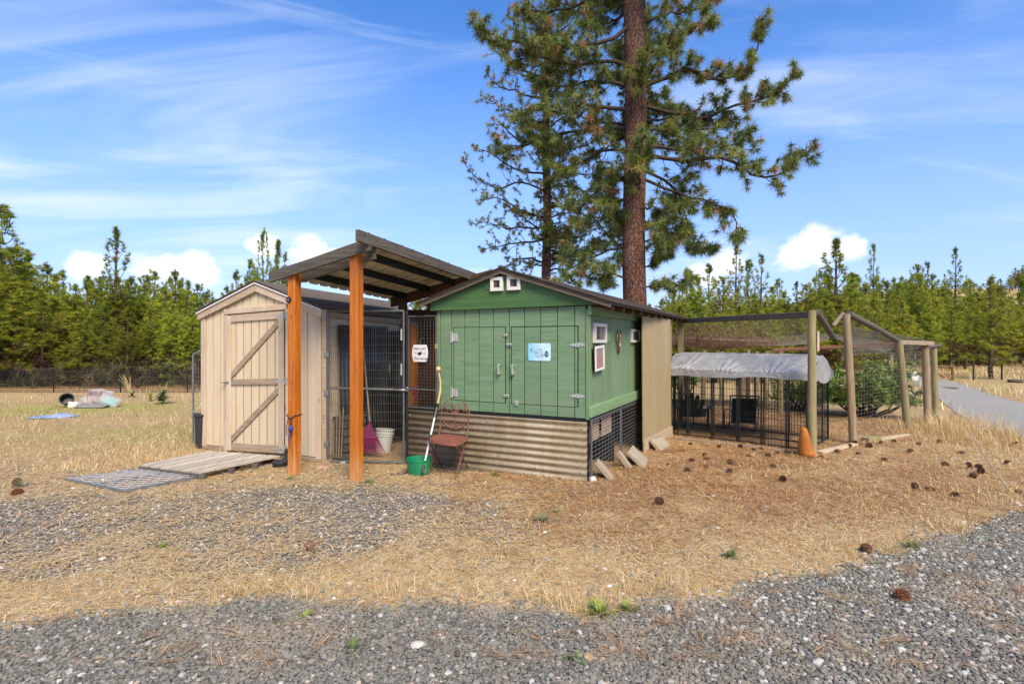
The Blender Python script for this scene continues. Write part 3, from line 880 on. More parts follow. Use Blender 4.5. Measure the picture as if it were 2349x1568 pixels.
def make_straw():
    st = Stuff()
    # flattened straw over the yard
    x, y = sampled(270000, 2.7, 14)
    g, nd, gn = masks(x, y)
    bare = fbm(x, y, 1.7, 81)
    dirtpatch = blob(x, y, 0.3, 5.2, 0.9, 0.35) + blob(x, y, -0.8, 6.1, 0.6, 0.35)
    den = (1.0 - 0.68 * g) * (0.45 + 1.1 * sstep(0.35, 0.6, bare)) * (1 - 0.8 * np.clip(dirtpatch, 0, 1)) * (1 - 0.35 * nd)
    k = (rng.random(len(x)) < den) & (y > yedge(x) - 0.02) & clear(x, y)
    x, y = x[k], y[k]; n = len(x)
    L = rng.lognormal(np.log(0.085), 0.4, n).clip(0.03, 0.25); w = 0.0022 + 0.0009 * y * rng.uniform(0.5, 1.1, n)
    st.add(*blades(x, y, rng.uniform(0, 2 * np.pi, n), np.abs(rng.normal(0.02, 0.06, n)), L, (w * 1.0).clip(0, 0.007), rng.normal(0, 0.7, n), pick(STRAW, n), gz(x, y) + rng.uniform(0.001, 0.010, n) + 0.012 * masks(x, y)[0]))
    # a few straws out on the driveway
    x, y = sampled(1500, 2.5, 4.8); k = y < yedge(x); x, y = x[k], y[k]; n = len(x)
    st.add(*blades(x, y, rng.uniform(0, 2 * np.pi, n), rng.normal(0.02, 0.05, n), rng.uniform(0.05, 0.17, n), np.full(n, 0.0022), rng.normal(0, 0.5, n), pick(NEEDLE + STRAW[:3], n), gz(x, y) + rng.uniform(0.016, 0.026, n)))
    o = st.build('dry_straw', M['straw'], 'flattened straw-coloured dead grass lying over the yard', 'straw')
    # standing dry grass: along the driveway edge, right verge, left field
    st = Stuff()
    x = rng.uniform(-5.6, 7.4, 19500); y = yedge(x) + np.abs(rng.normal(0, 0.13, len(x))) + 0.01
    cl = fbm(x, y, 3.0, 91)
    k = rng.random(len(x)) < sstep(0.52, 0.70, cl) * sstep(.35, .6, fbm(x, y, 11, 93)); x, y = x[k], y[k]; n = len(x)
    c = pick(STRAW, n); gk = rng.random(n) < 0.10; c[gk] = pick(GREENB, gk.sum())
    st.add(*blades(x, y, rng.uniform(0, 2 * np.pi, n), rng.uniform(0.15, 1.45, n), rng.uniform(0.025, 0.095, n) * (0.5 + sstep(0.5, 0.7, fbm(x, y, 3.0, 91))), np.full(n, 0.003), rng.normal(0, 0.6, n), c))
    x = rng.uniform(2.0, 9.5, 42000); y = rng.uniform(3.6, 10.5, 42000)
    den = blob(x, y, 5.2, 5.9, 2.2, 1.0) * 0.7 + blob(x, y, 7.2, 8.6, 1.3, 1.3) * 1.4 + blob(x, y, 4.6, 4.9, 1.2, 0.5) * 0.5
    k = (rng.random(len(x)) < den * (0.25 + 1.4 * sstep(0.38, 0.62, fbm(x, y, 2.2, 95)))) & (y > yedge(x)) & clear(x, y) & (x < 1.05 * y)
    x, y = x[k], y[k]; n = len(x)
    tall = 0.06 + 0.36 * blob(x, y, 7.4, 8.8, 1.0, 1.0)
    st.add(*blades(x, y, rng.uniform(0, 2 * np.pi, n), rng.uniform(0.5, 1.5, n), rng.uniform(0.4, 1.25, n) * tall, np.full(n, 0.0055), rng.normal(0, 0.5, n), pick(STRAW[:4] + [(0.62, 0.44, 0.15)], n)))
    # left field
    x, y = sampled(90000, 6.2, 19, spread=1.05); k = (x < -2.5 - 0.12 * y) & clear(x, y) & (y > 5.9) & (y < 15.3 + 4 * (x > -6)); x, y = x[k], y[k]
    g, nd, gn = masks(x, y)
    k = rng.random(len(x)) < 0.2 + 0.8 * sstep(0.40, 0.6, fbm(x, y, 1.4, 97)); x, y, gn = x[k], y[k], gn[k]; n = len(x)
    c = pick(STRAW, n); gk = rng.random(n) < np.clip(gn * 1.1 + 0.10 * sstep(0.55, 0.7, fbm(x, y, 1.1, 99)), 0, 0.85); c[gk] = pick(GREENB, gk.sum()) * 1.15
    st.add(*blades(x, y, rng.uniform(0, 2 * np.pi, n), rng.uniform(0.02, 1.35, n), rng.uniform(0.03, 0.12, n) * (1 + 0.05 * (y - 6)), 0.0015 + 0.00042 * y, rng.normal(0, 0.6, n), c))
    # far field on the right, beyond the road
    x = rng.uniform(9, 34, 26000); y = rng.uniform(11, 34, 26000)
    k = (x > 0.62 * y) & (x < 1.06 * y) & clear(x, y) & (rng.random(len(x)) < 0.15 + sstep(0.45, 0.6, fbm(x, y, 0.5, 103))); x, y = x[k], y[k]; n = len(x)
    c = pick(STRAW, n); gk = rng.random(n) < 0.12; c[gk] = pick(GREENB, gk.sum()) * 1.3
    st.add(*blades(x, y, rng.uniform(0, 2 * np.pi, n), rng.uniform(0.5, 1.5, n), rng.uniform(0.10, 0.34, n), np.full(n, 0.018), rng.normal(0, 0.5, n), c))
    st.build('dry_grass', M['straw'], 'standing yellow dry grass along the gravel edges and in the fields', 'grass')
    # fallen needles
    st = Stuff()
    x = rng.uniform(-0.6, 8.0, 230000); y = rng.uniform(3.4, 12.5, 230000)
    g, nd, gn = masks(x, y)
    k = (rng.random(len(x)) < nd * (0.15 + 1.1 * sstep(0.34, 0.62, fbm(x, y, 2.4, 107))) * (4.5 / y)) & (y > yedge(x)) & clear(x, y); x, y = x[k], y[k]; n = len(x)
    st.add(*blades(x, y, rng.uniform(0, 2 * np.pi, n), np.abs(rng.normal(0.05, 0.14, n)), rng.uniform(0.08, 0.19, n), 0.0024 + 0.0007 * y * rng.uniform(0.5, 1, n), rng.normal(0, 0.35, n), pick(NEEDLE, n), gz(x, y) + rng.uniform(0.002, 0.014, n)))
    # loose bundles on the driveway
    bx, by = sampled(260, 2.5, 4.6); k = (by < yedge(bx) - 0.05) & (rng.random(260) < 0.45 + 0.5 * (bx > 0)); bx, by = bx[k], by[k]
    m = 11; a = np.repeat(rng.uniform(0, 2 * np.pi, len(bx)), m) + rng.normal(0, 0.28, len(bx) * m)
    x = np.repeat(bx, m) + rng.normal(0, 0.012, len(a)); y = np.repeat(by, m) + rng.normal(0, 0.012, len(a)); n = len(a)
    st.add(*blades(x, y, a, np.abs(rng.normal(0.06, 0.09, n)), rng.uniform(0.09, 0.2, n), np.full(n, 0.0021), rng.normal(0, 0.55, n), pick(NEEDLE, n) * np.array([1.0, 1.08, 1.25]), gz(x, y) + rng.uniform(0.016, 0.032, n)))
    st.build('fallen_needles', M['straw'], 'rusty brown fallen pine needles scattered over ground and gravel', 'pine needles')
# ------------------------------------------------------------ helpers for lettering
def text_mesh(txt, size, align='CENTER', shear=0.0):
    c = bpy.data.curves.new('lettering', 'FONT')
    c.body = txt; c.size = size; c.align_x = align; c.align_y = 'CENTER'; c.shear = shear
    c.extrude = 0.0008; c.resolution_u = 3
    o = bpy.data.objects.new('lettering', c)
    COL.objects.link(o)
    bpy.context.view_layer.update()
    me = bpy.data.meshes.new_from_object(o.evaluated_get(bpy.context.evaluated_depsgraph_get()))
    bpy.data.objects.remove(o); bpy.data.curves.remove(c)
    return me
def letter(parent, txt, size, mat, loc, rz=0, shear=0.0, roll=0.0):
    return link('lettering', text_mesh(txt, size, shear=shear), mat, parent, loc, (R(90), roll, rz))
def pix(frame, x, y): return None

# ============================================================ BEIGE SHED
fB = Frame(G(738, 1062), 24)
def beige_shed():
    t = fthing('garden_shed', fB, 'cream vertical-board garden shed with braced plank door beside the awning', 'shed')
    XL, DEP = -2.15, 2.62
    ZE, ZP, XP = 1.905, 2.255, XL / 2
    def rl(x): return ZE + (ZP - ZE) * (1 - abs(x - XP) / (-XP)) - 0.045
    sk = lambda p: Vector((p.x, p.y, p.z - 0.030 * max(p.y, 0) * min(1, max(p.z, 0) / 1.9)))
    # body behind the boards
    w = MB()
    w.prism([(XL + .02, .04, .06), (-.02, .04, .06), (-.02, .04, rl(0) - .01), (XP, .04, rl(XP) - .01), (XL + .02, .04, rl(XL) - .01)], (0, DEP - .04, 0))
    w.build('wall_sheathing', plain('dark_board_gap', (0.03, 0.02, 0.012), 0.9), t, fn=sk)
    # vertical siding boards, front
    a, b, n = XL + .085, -.085, 14
    for i in range(n):
        x0 = a + (b - a) * i / n + .0075; x1 = a + (b - a) * (i + 1) / n - .0075
        pts = [(x0, 0, .07), (x1, 0, .07), (x1, 0, rl(x1))]
        if x0 < XP < x1: pts.append((XP, 0, rl(XP)))
        pts.append((x0, 0, rl(x0)))
        MB().prism([(p[0], .0, p[2]) for p in pts], (0, .0185, 0)).build('siding_board', M['cream'], t)
    for x0, x1 in ((XL, XL + .085), (-.085, .0)):
        MB().box(x0, x1, -.018, .019, .045, rl(x0 if x0 < XP else x1) + .0, .003).build('corner_trim', M['cream_trim'], t)
    # right side wall
    for i in range(18):
        y0 = .03 + (DEP - .03) * i / 18; y1 = .03 + (DEP - .03) * (i + 1) / 18
        MB().box(-.0185, .0, y0 + .0025, y1 - .0025, .07, 1.83).build('siding_board', M['cream'], t, fn=sk)
        MB().box(XL, XL + .0185, y0 + .0025, y1 - .0025, .07, 1.83).build('siding_board', M['cream'], t, fn=sk)
    MB().box(XL + .02, -.02, DEP, DEP + .02, .07, 1.85).build('back_wall', M['cream'], t, fn=sk)
    # floor rim and skids
    MB().box(XL + .01, .005, -.012, .03, .012, .060, .004).build('floor_rim', M['weathered_x'], t)
    MB().box(-.03, .012, .031, DEP, .012, .06, .004).build('floor_rim', M['weathered_x'], t)
    # gable rake trim
    for sx in (-1, 1):
        xe = XL - .03 if sx < 0 else .03
        p = Vector((xe, -.034, rl(0) - .035)); q = Vector((XP, -.034, ZP - .052))
        d = (q - p); d.normalize()
        o = MB()
        o.prism([(xe, -.022, rl(0) - .075), (xe, -.022, rl(0) + .012), (XP, -.022, ZP - .018), (XP, -.022, ZP - .115)], (0, -.022, 0))
        o.build('rake_trim', M['cream_trim_x'], t)
        MB().prism([(xe - .012 * -sx, -.062, rl(0) + .006), (xe - .012 * -sx, -.062, rl(0) + .022), (XP, -.062, ZP + .0), (XP, -.062, ZP - .016)], (0, .06, 0)).build('drip_edge', M['white_metal'], t)
        # roof slope with overlapping shingle courses
        ze = rl(0) + .020
        roof = MB().prism([(xe + sx * .02, -.06, ze - .004), (xe + sx * .02, -.06, ze + .014), (XP, -.06, ZP + .022), (XP, -.06, ZP + .002)], (0, DEP + .16, 0)).build('roof', M['shingle'], t, fn=sk)
        for c in range(8):
            f0 = c / 8; f1 = (c + 1) / 8 + .02
            xa = xe + sx * .03 + (XP - xe - sx * .03) * f0; xb = xe + sx * .03 + (XP - xe - sx * .03) * min(f1, 1)
            za = ze + .018 + (ZP - ze + .006) * f0 + .006; zb = ze + .018 + (ZP - ze + .006) * min(f1, 1)
            MB().prism([(xa, -.072, za - .006), (xa, -.072, za + .003), (xb, -.072, zb + .0035), (xb, -.072, zb - .003)], (0, DEP + .185, 0)).build('shingle_course', M['shingle'], roof, fn=sk)
    # eave board over the passage, with a twig line along it
    MB().box(.012, .034, -.03, DEP + .08, rl(0) - .07, rl(0) + .0, .003).build('eave_board', M['weathered_x'], t, fn=sk)
    # ---- door, slightly out of square
    DX0, DX1, DZ0, DZ1 = -1.60, -.575, .060, 1.850
    dsh = lambda p: Vector((p.x, p.y, p.z + 0.040 * (p.x + 1.09)))
    door = MB().box(DX0 + .01, DX1 - .01, -.03, -.006, DZ0 + .01, DZ1 - .01).build('door', plain('door_gap', (0.03, 0.02, 0.012), 0.9), t, fn=dsh)
    m = 7
    for i in range(m):
        x0 = DX0 + .02 + (DX1 - DX0 - .04) * i / m; x1 = DX0 + .02 + (DX1 - DX0 - .04) * (i + 1) / m
        MB().box(x0 + .007, x1 - .007, -.036, -.0295, DZ0, DZ1).build('door_board', M['cream'], door, fn=dsh)
    sw = .085
    MB().box(DX0, DX0 + sw, -.058, -.0365, DZ0, DZ1, .003).build('door_stile', M['cream_trim'], door, fn=dsh)
    MB().box(DX1 - sw, DX1, -.058, -.0365, DZ0, DZ1, .003).build('door_stile', M['cream_trim'], door, fn=dsh)
    for z0, z1, mt in ((DZ0, DZ0 + .10, 'weathered_x'), (.93, 1.005, 'weathered_x'), (DZ1 - .09, DZ1, 'cream_trim_x')):
        MB().box(DX0 + sw + .001, DX1 - sw - .001, -.0575, -.0365, z0, z1, .003).build('door_rail', M[mt], door, fn=dsh)
    xa, xb = DX0 + sw + .005, DX1 - sw - .005
    for za, zb in ((.165, .90), (1.01, 1.755)):
        h = .085
        MB().prism([(xa, -.0365, za), (xa, -.0365, za + h), (xb - .0, -.0365, zb), (xb, -.0365, zb - h)], (0, -.020, 0)).build('door_brace', M['weathered_x'], door, fn=dsh)
    # casing and header
    MB().box(DX0 - .085, DX0 - .004, -.030, -.001, .0, DZ1 + .02, .003).build('door_casing', M['cream_trim'], t, fn=dsh)
    MB().box(DX1 + .004, DX1 + .06, -.030, -.001, .06, DZ1 + .02, .003).build('door_casing', M['cream_trim'], t, fn=dsh)
    MB().box(DX0 - .07, DX1 + .02, -.040, -.001, DZ1 + .022, DZ1 + .092, .003).build('door_header', M['cream_trim_x'], t, fn=dsh)
    # hinges and latch
    for z in (DZ1 - .05, .97, DZ0 + .05):
        hg = MB()
        hg.prism([(DX1 - .13, -.060, z - .005), (DX1 - .13, -.060, z + .005), (DX1 - .01, -.060, z + .022), (DX1 - .01, -.060, z - .022)], (0, .0025, 0))
        hg.box(DX1 - .01, DX1 + .045, -.036, -.0305, z - .045, z + .045, .002)
        hg.tube([(DX1 - .002, -.058, z - .045), (DX1 - .002, -.058, z + .045)], .007, 8)
        hg.build('hinge', M['hinge'], door, fn=dsh)
    lt = MB()
    lt.box(DX0 - .035, DX0 + .055, -.064, -.058, .948, .972, .002)
    lt.tube([(DX0 - .11, -.05, .965), (DX0 - .06, -.066, .957), (DX0 + .02, -.068, .965)], .006, 6)
    lt.tube([(DX0 + .03, -.064, .95), (DX0 + .035, -.085, .96), (DX0 + .03, -.064, .985)], .004, 6)
    lt.build('latch', M['galv'], door, fn=dsh)
    return t
beige_shed()
def wpoly(fr, pts): return [tuple((fr.world(u, v, 0))[:2]) for u, v in pts]
SHEDS.append(wpoly(fB, [(-2.13, .02), (-.02, .02), (-.02, 2.6), (-2.13, 2.6)]))

# ribbed dark sheets on the passage side of the shed
def passage_sheet(y0, y1, z0, z1, label, dx=0.03, tilt=0.0):
    m = MB(); n = int((y1 - y0) / .0125)
    def fn(i, j):
        y = y0 + (y1 - y0) * i
        return Vector((dx + .010 * math.sin(y / .038 * math.pi) + tilt * (1 - j), y, z0 + (z1 - z0) * j))
    m.grid(n, 1, fn)
    o = m.build('ribbed_sheet', M['poly'], None, smooth='all')
    o.location = fB.o; o.rotation_euler = (0, 0, -fB.a)
    so = o.modifiers.new('thickness', 'SOLIDIFY'); so.thickness = .003
    tag(o, label, 'panel')
passage_sheet(.24, 1.28, .10, 1.70, 'dark ribbed plastic sheet leaning on the cream shed wall, pale top edge', .035, .05)
passage_sheet(1.285, 2.40, .10, 1.64, 'second dark ribbed plastic sheet deeper in the passage beside the shed', .035, .04)

# ============================================================ AWNING
fA = Frame(G(817, 1104), 22)
def awning():
    t = fthing('awning', fA, 'lean-to awning with orange posts, grey beams and ribbed tan roof sheet', 'awning')
    SB = -0.0487
    hz = lambda u, v: 2.268 + .205 * (u + 1.13) + SB * (v + .06)
    pc = .052
    P1, P2 = (-.845, 0), (.005, 0)
    for (u, v), top in ((P1, hz(-.845, 0) - .06), (P2, hz(.005, 0) - .06)):
        MB().box(u - pc, u + pc, v - pc, v + pc, -.06, top, .006).build('post', M['orange'], t)
    for u, v, mt in ((-.865, 2.2, 'dark_stain'), (.10, 2.2, 'dark_stain')):
        MB().box(u - pc, u + pc, v - pc, v + pc, -.06, hz(u, v) - .11, .006).build('post', M[mt], t)
    def header(u0, u1, v0, v1, h, mt, dz=0.0):
        z0, z1 = hz(u0, v0) + dz, hz(u1, v0) + dz
        o = MB().prism([(u0, v0, z0 - h), (u1, v0, z1 - h), (u1, v0, z1), (u0, v0, z0)], (0, v1 - v0, 0))
        return o.build('header_beam', M[mt], t)
    header(-1.13, .235, -.094, -.054, .115, 'grey_wood')
    header(-1.02, .19, .054, .094, .120, 'grey_wood', -.045)
    header(-1.12, .55, 2.255, 2.295, .145, 'dark_stain')
    # purlins running back
    for u in (-.86, -.44, -.03):
        p = Vector((u, .10, hz(u, .10) - .035)); q = Vector((u, 2.25, hz(u, 2.25) - .035))
        MB().beam(p, q, .045, .085, c=.003).build('purlin', M['black_purlin'], t)
    # high edge beam
    z0, z1 = 2.617, 2.617 + SB * 2.78
    MB().prism([(.195, -.26, z0 - .118), (.195, -.26, z0), (.195, 2.52, z1), (.195, 2.52, z1 - .118)], (.042, 0, 0)).build('edge_beam', M['grey_wood_y'], t)
    # sheet with trapezoid ribs running down the slope
    prof = []
    v = -.02; pitch = .19
    while v < 2.56:
        prof += [(v, 0), (v + .07, 0), (v + .088, .019), (v + .125, .019), (v + .143, 0)]
        v += pitch
    m = MB(); vs = []; fs = []
    for v, h in prof:
        for u in (-1.26, .192):
            vs.append((u, v, 2.292 + .222 * (u + 1.13) + SB * (v + .06) + h))
    for i in range(len(prof) - 1): fs.append((2 * i, 2 * i + 1, 2 * i + 3, 2 * i + 2))
    m.add(vs, fs)
    o = m.build('roof_sheet', M['roof_sheet'], t)
    so = o.modifiers.new('thickness', 'SOLIDIFY'); so.thickness = .002
    # nails on the edge beam, ribs' screw heads along its top
    for i in range(9):
        y = -.05 + i * .29 + random.uniform(-.05, .05)
        s = MB().lathe([(.0, 0), (.011, 0), (.012, .010), (.006, .016), (.0, .016)], 8, (.216, y, 2.617 + SB * (y + .26) - .002), False)
        s.build('roof_screw', M['dark_mesh'], t)
    for i in range(10):
        y = -.16 + i * .26 + random.uniform(-.08, .08); z = 2.617 + SB * (y + .26) - random.uniform(.02, .10)
        MB().tube([(.236, y, z), (.2395, y, z)], .007, 8).build('nail', M['dark_mesh'], t)
    # dark eye bolt hole on the post nearest the shed
    k = MB(); k.tube([(-.845 - .030, -.053, 1.955), (-.845 - .030, -.062, 1.955)], .036, 14)
    k.build('knot', M['black_plastic'], t)
    MB().tube([(-.845 - .030, -.0625, 1.955), (-.845 - .030, -.066, 1.955)], .012, 10).build('bolt', M['galv'], t)
    return t
awning()

# leash hanging from the left post
def leash():
    u0, z0 = -.845, .64
    t = empty('dog_leash', fA.world(u0, -.055, z0), -fA.a, 'maroon cord with blue and mauve strap tied round the orange post', 'leash')
    a = MB(); r = .058
    a.tube([(-r, -r + .05, .03), (-.02, -.006, -.002), (.03, -.008, .005), (r, -r + .05, .03), (r, .11, .03), (-r, .11, .03), (-r, -r + .05, .03)], .006, 6)
    a.tube([(-.03, -.012, -.01), (-.045, -.014, -.08), (-.05, -.012, -.16), (-.045, -.012, -.2)], .0045, 6)
    a.tube([(.01, -.012, -.005), (.015, -.014, -.05), (.012, -.014, -.09)], .009, 6)
    a.build('cord', M['maroon_rope'], t, smooth='all')
    b = MB(); b.lathe([(.0, -.15), (.018, -.145), (.024, -.11), (.020, -.085), (.0, -.08)], 8, (.018, -.02, 0), False); b.build('bag_holder', M['blue_strap'], t, smooth='all')
    c = MB(); c.grid(1, 8, lambda i, j: Vector((.012 + (i - .5) * .022 - .018 * math.sin(j * 3.0), -.022 - .006 * math.sin(j * 5), -.14 - .17 * j))); c.build('strap', M['mauve_strap'], t, smooth='all')
    d = MB(); d.tube([(.018 + .02 * math.cos(k), -.018, -.175 + .024 * math.sin(k)) for k in np.linspace(0, 6.28, 14)], .0032, 5, False); d.build('ring', M['black'], t)
leash()

# ============================================================ GREEN COOP
fG = Frame(G(1350, 1106), 26.7)
def coop():
    t = fthing('chicken_coop', fG, 'green painted chicken coop with double doors on a corrugated metal base', 'coop')
    XL, Z0, Z1, SV = -1.88, .675, 1.868, 2.50
    W = fG.front
    be = [W(x, 850)[0] for x in (1012.5, 1035, 1065.8, 1098.9, 1132, 1167.9, 1203, 1240, 1278.5, 1318)] + [-.028]
    be[0] = XL + .0
    gap = MB()
    gap.box(XL + .01, -.02, .020, SV - .01, Z0 + .01, Z1 - .02)
    gap.build('wall_body', plain('green_shadow_gap', (0.016, 0.034, 0.014), 0.9), t)
    doors = [(-1.689, -.993, .789, 1.655), (-.915, -.122, .787, 1.653)]
    def wall_piece(x0, x1, z0, z1):
        MB().box(x0 + .005, x1 - .005, 0, .0195, z0, z1, .002).build('siding_board', M['green'], t)
    for a, b in zip(be, be[1:]):
        wall_piece(a, b, Z0, .784); wall_piece(a, b, 1.659, Z1)
        # strips between and beside the doors
        for s0, s1 in ((XL, -1.693), (-.989, -.919), (-.118, -.028)):
            p, q = max(a, s0), min(b, s1)
            if q - p > .015: wall_piece(p, q, .784, 1.659)
    for k, (x0, x1, z0, z1) in enumerate(doors):
        d = MB().box(x0, x1, .012, .0185, z0, z1).build('door', plain('door_core', (0.02, 0.045, 0.018), .9), t)
        for a, b in zip(be, be[1:]):
            p, q = max(a, x0), min(b, x1)
            if q - p > .012: MB().box(p + .005, q - .005, -.003, .0115, z0 + .003, z1 - .003, .002).build('door_board', M['green'], d)
        hx = (x1 - .075) if k == 0 else (x0 + .025)
        # lever handle: a bent bracket
        hd = MB()
        hd.box(hx, hx + .022, -.055, -.043, 1.115, 1.235, .004)
        hd.box(hx, hx + .022, -.045, -.0031, 1.118, 1.138, .002); hd.box(hx, hx + .022, -.045, -.0031, 1.212, 1.232, .002)
        hd.build('handle', M['hinge'], d)
        for z in ((1.54, .88) if k == 0 else (1.455, .91)):
            h = MB()
            if k == 0:
                h.box(x0 - .045, x0 - .012, -.0075, -.0005, z - .065, z + .065, .002); h.box(x0 - .012, x0 + .062, -.0105, -.0035, z - .048, z + .048, .002)
                h.tube([(x0 - .012, -.011, z - .065), (x0 - .012, -.011, z + .065)], .007, 8)
            else:
                h.prism([(x1 - .09, -.0035, z - .008), (x1 - .09, -.0035, z + .008), (x1 - .005, -.0035, z + .022), (x1 - .005, -.0035, z - .022)], (0, -.004, 0))
                h.prism([(x1 + .085, -.0007, z - .008), (x1 + .085, -.0007, z + .008), (x1 + .009, -.0007, z + .022), (x1 + .009, -.0007, z - .022)], (0, -.004, 0))
                h.tube([(x1 + .002, -.009, z - .024), (x1 + .002, -.009, z + .024)], .007, 8)
            h.build('hinge', M['hinge'], d)
    for x, z, w in ((-.985, 1.56, .05), (-.94, 1.455, .055), (-.975, .872, .055)):
        h = MB(); h.box(x - w * .6, x + w * .6, -.012, -.0042, z - .017, z + .017, .002)
        h.tube([(x - w * .7, -.016, z + .004), (x + w * .7, -.016, z + .004)], .005, 6)
        h.tube([(x + .01, -.014, z - .012), (x + .02, -.030, z), (x + .01, -.014, z + .014)], .0035, 6)
        h.build('slide_bolt', M['hinge'], t)
    h = MB(); h.box(-.872, -.825, -.010, -.0042, .765, .825, .002); h.tube([(-.86, -.014, .775), (-.848, -.022, .81), (-.836, -.014, .775)], .004, 6); h.build('hasp', M['hinge'], t)
    # corner trims
    MB().box(-.027, .020, -.012, .019, Z0 - .01, Z1 - .03, .003).build('corner_trim', M['green_side'], t)
    MB().box(XL - .045, XL - .003, -.006, .04, Z0 - .02, Z1 - .01, .003).build('corner_trim', M['green_side'], t)
    # side boards
    sv = [W2[0] for W2 in [fG.side(px, 850) for px in (1360, 1377.5, 1391, 1403.5, 1415, 1426, 1436, 1445.5, 1454, 1462, 1469.5, 1476.5)]]
    sv[0] = .03; sv[-1] = SV
    for a, b in zip(sv, sv[1:]):
        MB().box(-.0185, .0, a + .003, b - .003, Z0 + .02, Z1 - .02, .002).build('siding_board', M['green_side'], t)
    MB().box(XL - .002, XL + .018, .042, SV, Z0, Z1 - .01).build('wall_board', M['green_side'], t)
    MB().box(.0015, .040, -.030, SV + .04, 1.772, 1.866, .004).build('top_trim', M['green_trim'], t)
    MB().box(.0015, .042, -.020, SV + .03, .688, .806, .004).build('bottom_trim', M['green_trim'], t)
    MB().box(XL - .44, .0, -.002, .05, .655, .671, .002).build('bottom_rail', M['black'], t)
    # gable
    zr = lambda u: 2.285 - .330 * (u + 1.0) if u > -1.0 else 2.285 - .315 * (-1.0 - u)
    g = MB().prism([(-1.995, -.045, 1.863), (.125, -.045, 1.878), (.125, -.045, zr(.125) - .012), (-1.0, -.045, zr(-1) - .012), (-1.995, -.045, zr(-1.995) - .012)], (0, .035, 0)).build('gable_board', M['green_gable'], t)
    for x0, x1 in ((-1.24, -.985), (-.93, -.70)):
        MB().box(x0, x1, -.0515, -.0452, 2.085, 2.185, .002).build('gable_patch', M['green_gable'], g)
    def vent(x0, x1, z0, z1, fw, y, louver):
        v = MB(); d0, d1 = y - .032, y
        v.box(x0, x1, d0, d1, z0, z0 + fw, .002); v.box(x0, x1, d0, d1, z1 - fw, z1, .002)
        v.box(x0, x0 + fw, d0, d1, z0 + fw, z1 - fw, .002); v.box(x1 - fw, x1, d0, d1, z0 + fw, z1 - fw, .002)
        fr = v.build('vent_window', M['white_frame'], t)
        MB().box(x0 + fw * .8, x1 - fw * .8, y - .010, y - .001, z0 + fw * .8, z1 - fw * .8).build('pane', M['dark_glass'], fr)
        for i in range(5):
            z = z0 + fw + (z1 - z0 - 2 * fw) * (i + .5) / 5
            MB().box(x0 + fw, x0 + fw + (x1 - x0 - 2 * fw) * .5, y - .018, y - .0102, z - .003, z + .003).build('slat', M['beige_louver'], fr)
        MB().box(x0 + fw + (x1 - x0 - 2 * fw) * .52, x1 - fw, y - .0115, y - .0102, z0 + fw, z1 - fw).build('slide', M['beige_louver'] if louver else M['dark_glass'], fr)
    vent(-1.148, -.985 - .003, 2.062, 2.222, .038, -.047, False)
    vent(-.935, -.770, 2.064, 2.226, .038, -.047, False)
    def vent_side(y0, y1, z0, z1, fw, x):
        v = MB(); d0, d1 = x, x + .035
        v.box(d0, d1, y0, y1, z0, z0 + fw, .002); v.box(d0, d1, y0, y1, z1 - fw, z1, .002)
        v.box(d0, d1, y0, y0 + fw, z0 + fw, z1 - fw, .002); v.box(d0, d1, y1 - fw, y1, z0 + fw, z1 - fw, .002)
        fr = v.build('vent_window', M['white_frame'], t)
        MB().box(x + .001, x + .010, y0 + fw * .8, y1 - fw * .8, z0 + fw * .8, z1 - fw * .8).build('pane', M['dark_glass'], fr)
        for i in range(9):
            z = z0 + fw + (z1 - z0 - 2 * fw) * (i + .5) / 9
            MB().box(x + .0102, x + .018, y0 + fw, y0 + fw + (y1 - y0 - 2 * fw) * .45, z - .003, z + .003).build('slat', M['beige_louver'], fr)
        MB().box(x + .0102, x + .014, y0 + fw + (y1 - y0 - 2 * fw) * .5, y1 - fw * 1.6, z0 + fw, z1 - fw).build('slide', M['beige_louver'], fr)
    vent_side(.13, .56, 1.475, 1.690, .034, .001)
    vent_side(1.72, 2.16, 1.475, 1.655, .032, .001)
    MB().box(.001, .010, .60, .78, 1.485, 1.605, .002).build('patch_board', M['green_trim'], t)
    MB().box(.001, .010, 2.18, 2.34, 1.485, 1.60, .002).build('patch_board', M['green_trim'], t)
    # roof
    VE = 4.9
    for sx in (-1, 1):
        ue = -2.145 if sx < 0 else .27
        top = lambda u: zr(u) + .032
        r = MB().prism([(ue, -.115, top(ue) - .026), (ue, -.115, top(ue)), (-1.0, -.115, top(-1)), (-1.0, -.115, top(-1) - .026)], (0, VE + .115, 0)).build('roof', M['shingle_dark'], t)
        for c in range(6):
            f0, f1 = c / 6, min(1, (c + 1) / 6 + .02)
            ua = ue + sx * .012 + (-1.0 - ue - sx * .012) * f0; ub = ue + sx * .012 + (-1.0 - ue - sx * .012) * f1
            MB().prism([(ua, -.125, top(ua) + .002), (ua, -.125, top(ua) + .012), (ub, -.125, top(ub) + .006), (ub, -.125, top(ub) + .001)], (0, VE + .13, 0)).build('shingle_course', M['shingle_dark'], r)
        # barge board under the front edge
        MB().prism([(ue + sx * -.0, -.108, top(ue) - .060), (ue, -.108, top(ue) - .027), (-1.0, -.108, top(-1) - .027), (-1.0, -.108, top(-1) - .060)], (0, .022, 0)).build('barge_board', M['shingle'], t)
    for i in range(12):
        y = .06 + i * .42
        MB().prism([(-.06, y, zr(-.06) - .075), (-.06, y, zr(-.06) + .004), (.25, y, zr(.25) + .004), (.25, y, zr(.25) - .045), (.2, y, zr(.2) - .07)], (0, .04, 0)).build('rafter_tail', M['dark_stain'], t)
        if i < 6: MB().prism([(-1.92, y, zr(-1.92) - .075), (-1.92, y, zr(-1.92) + .004), (-2.12, y, zr(-2.12) + .004), (-2.12, y, zr(-2.12) - .05)], (0, .04, 0)).build('rafter_tail', M['dark_stain'], t)
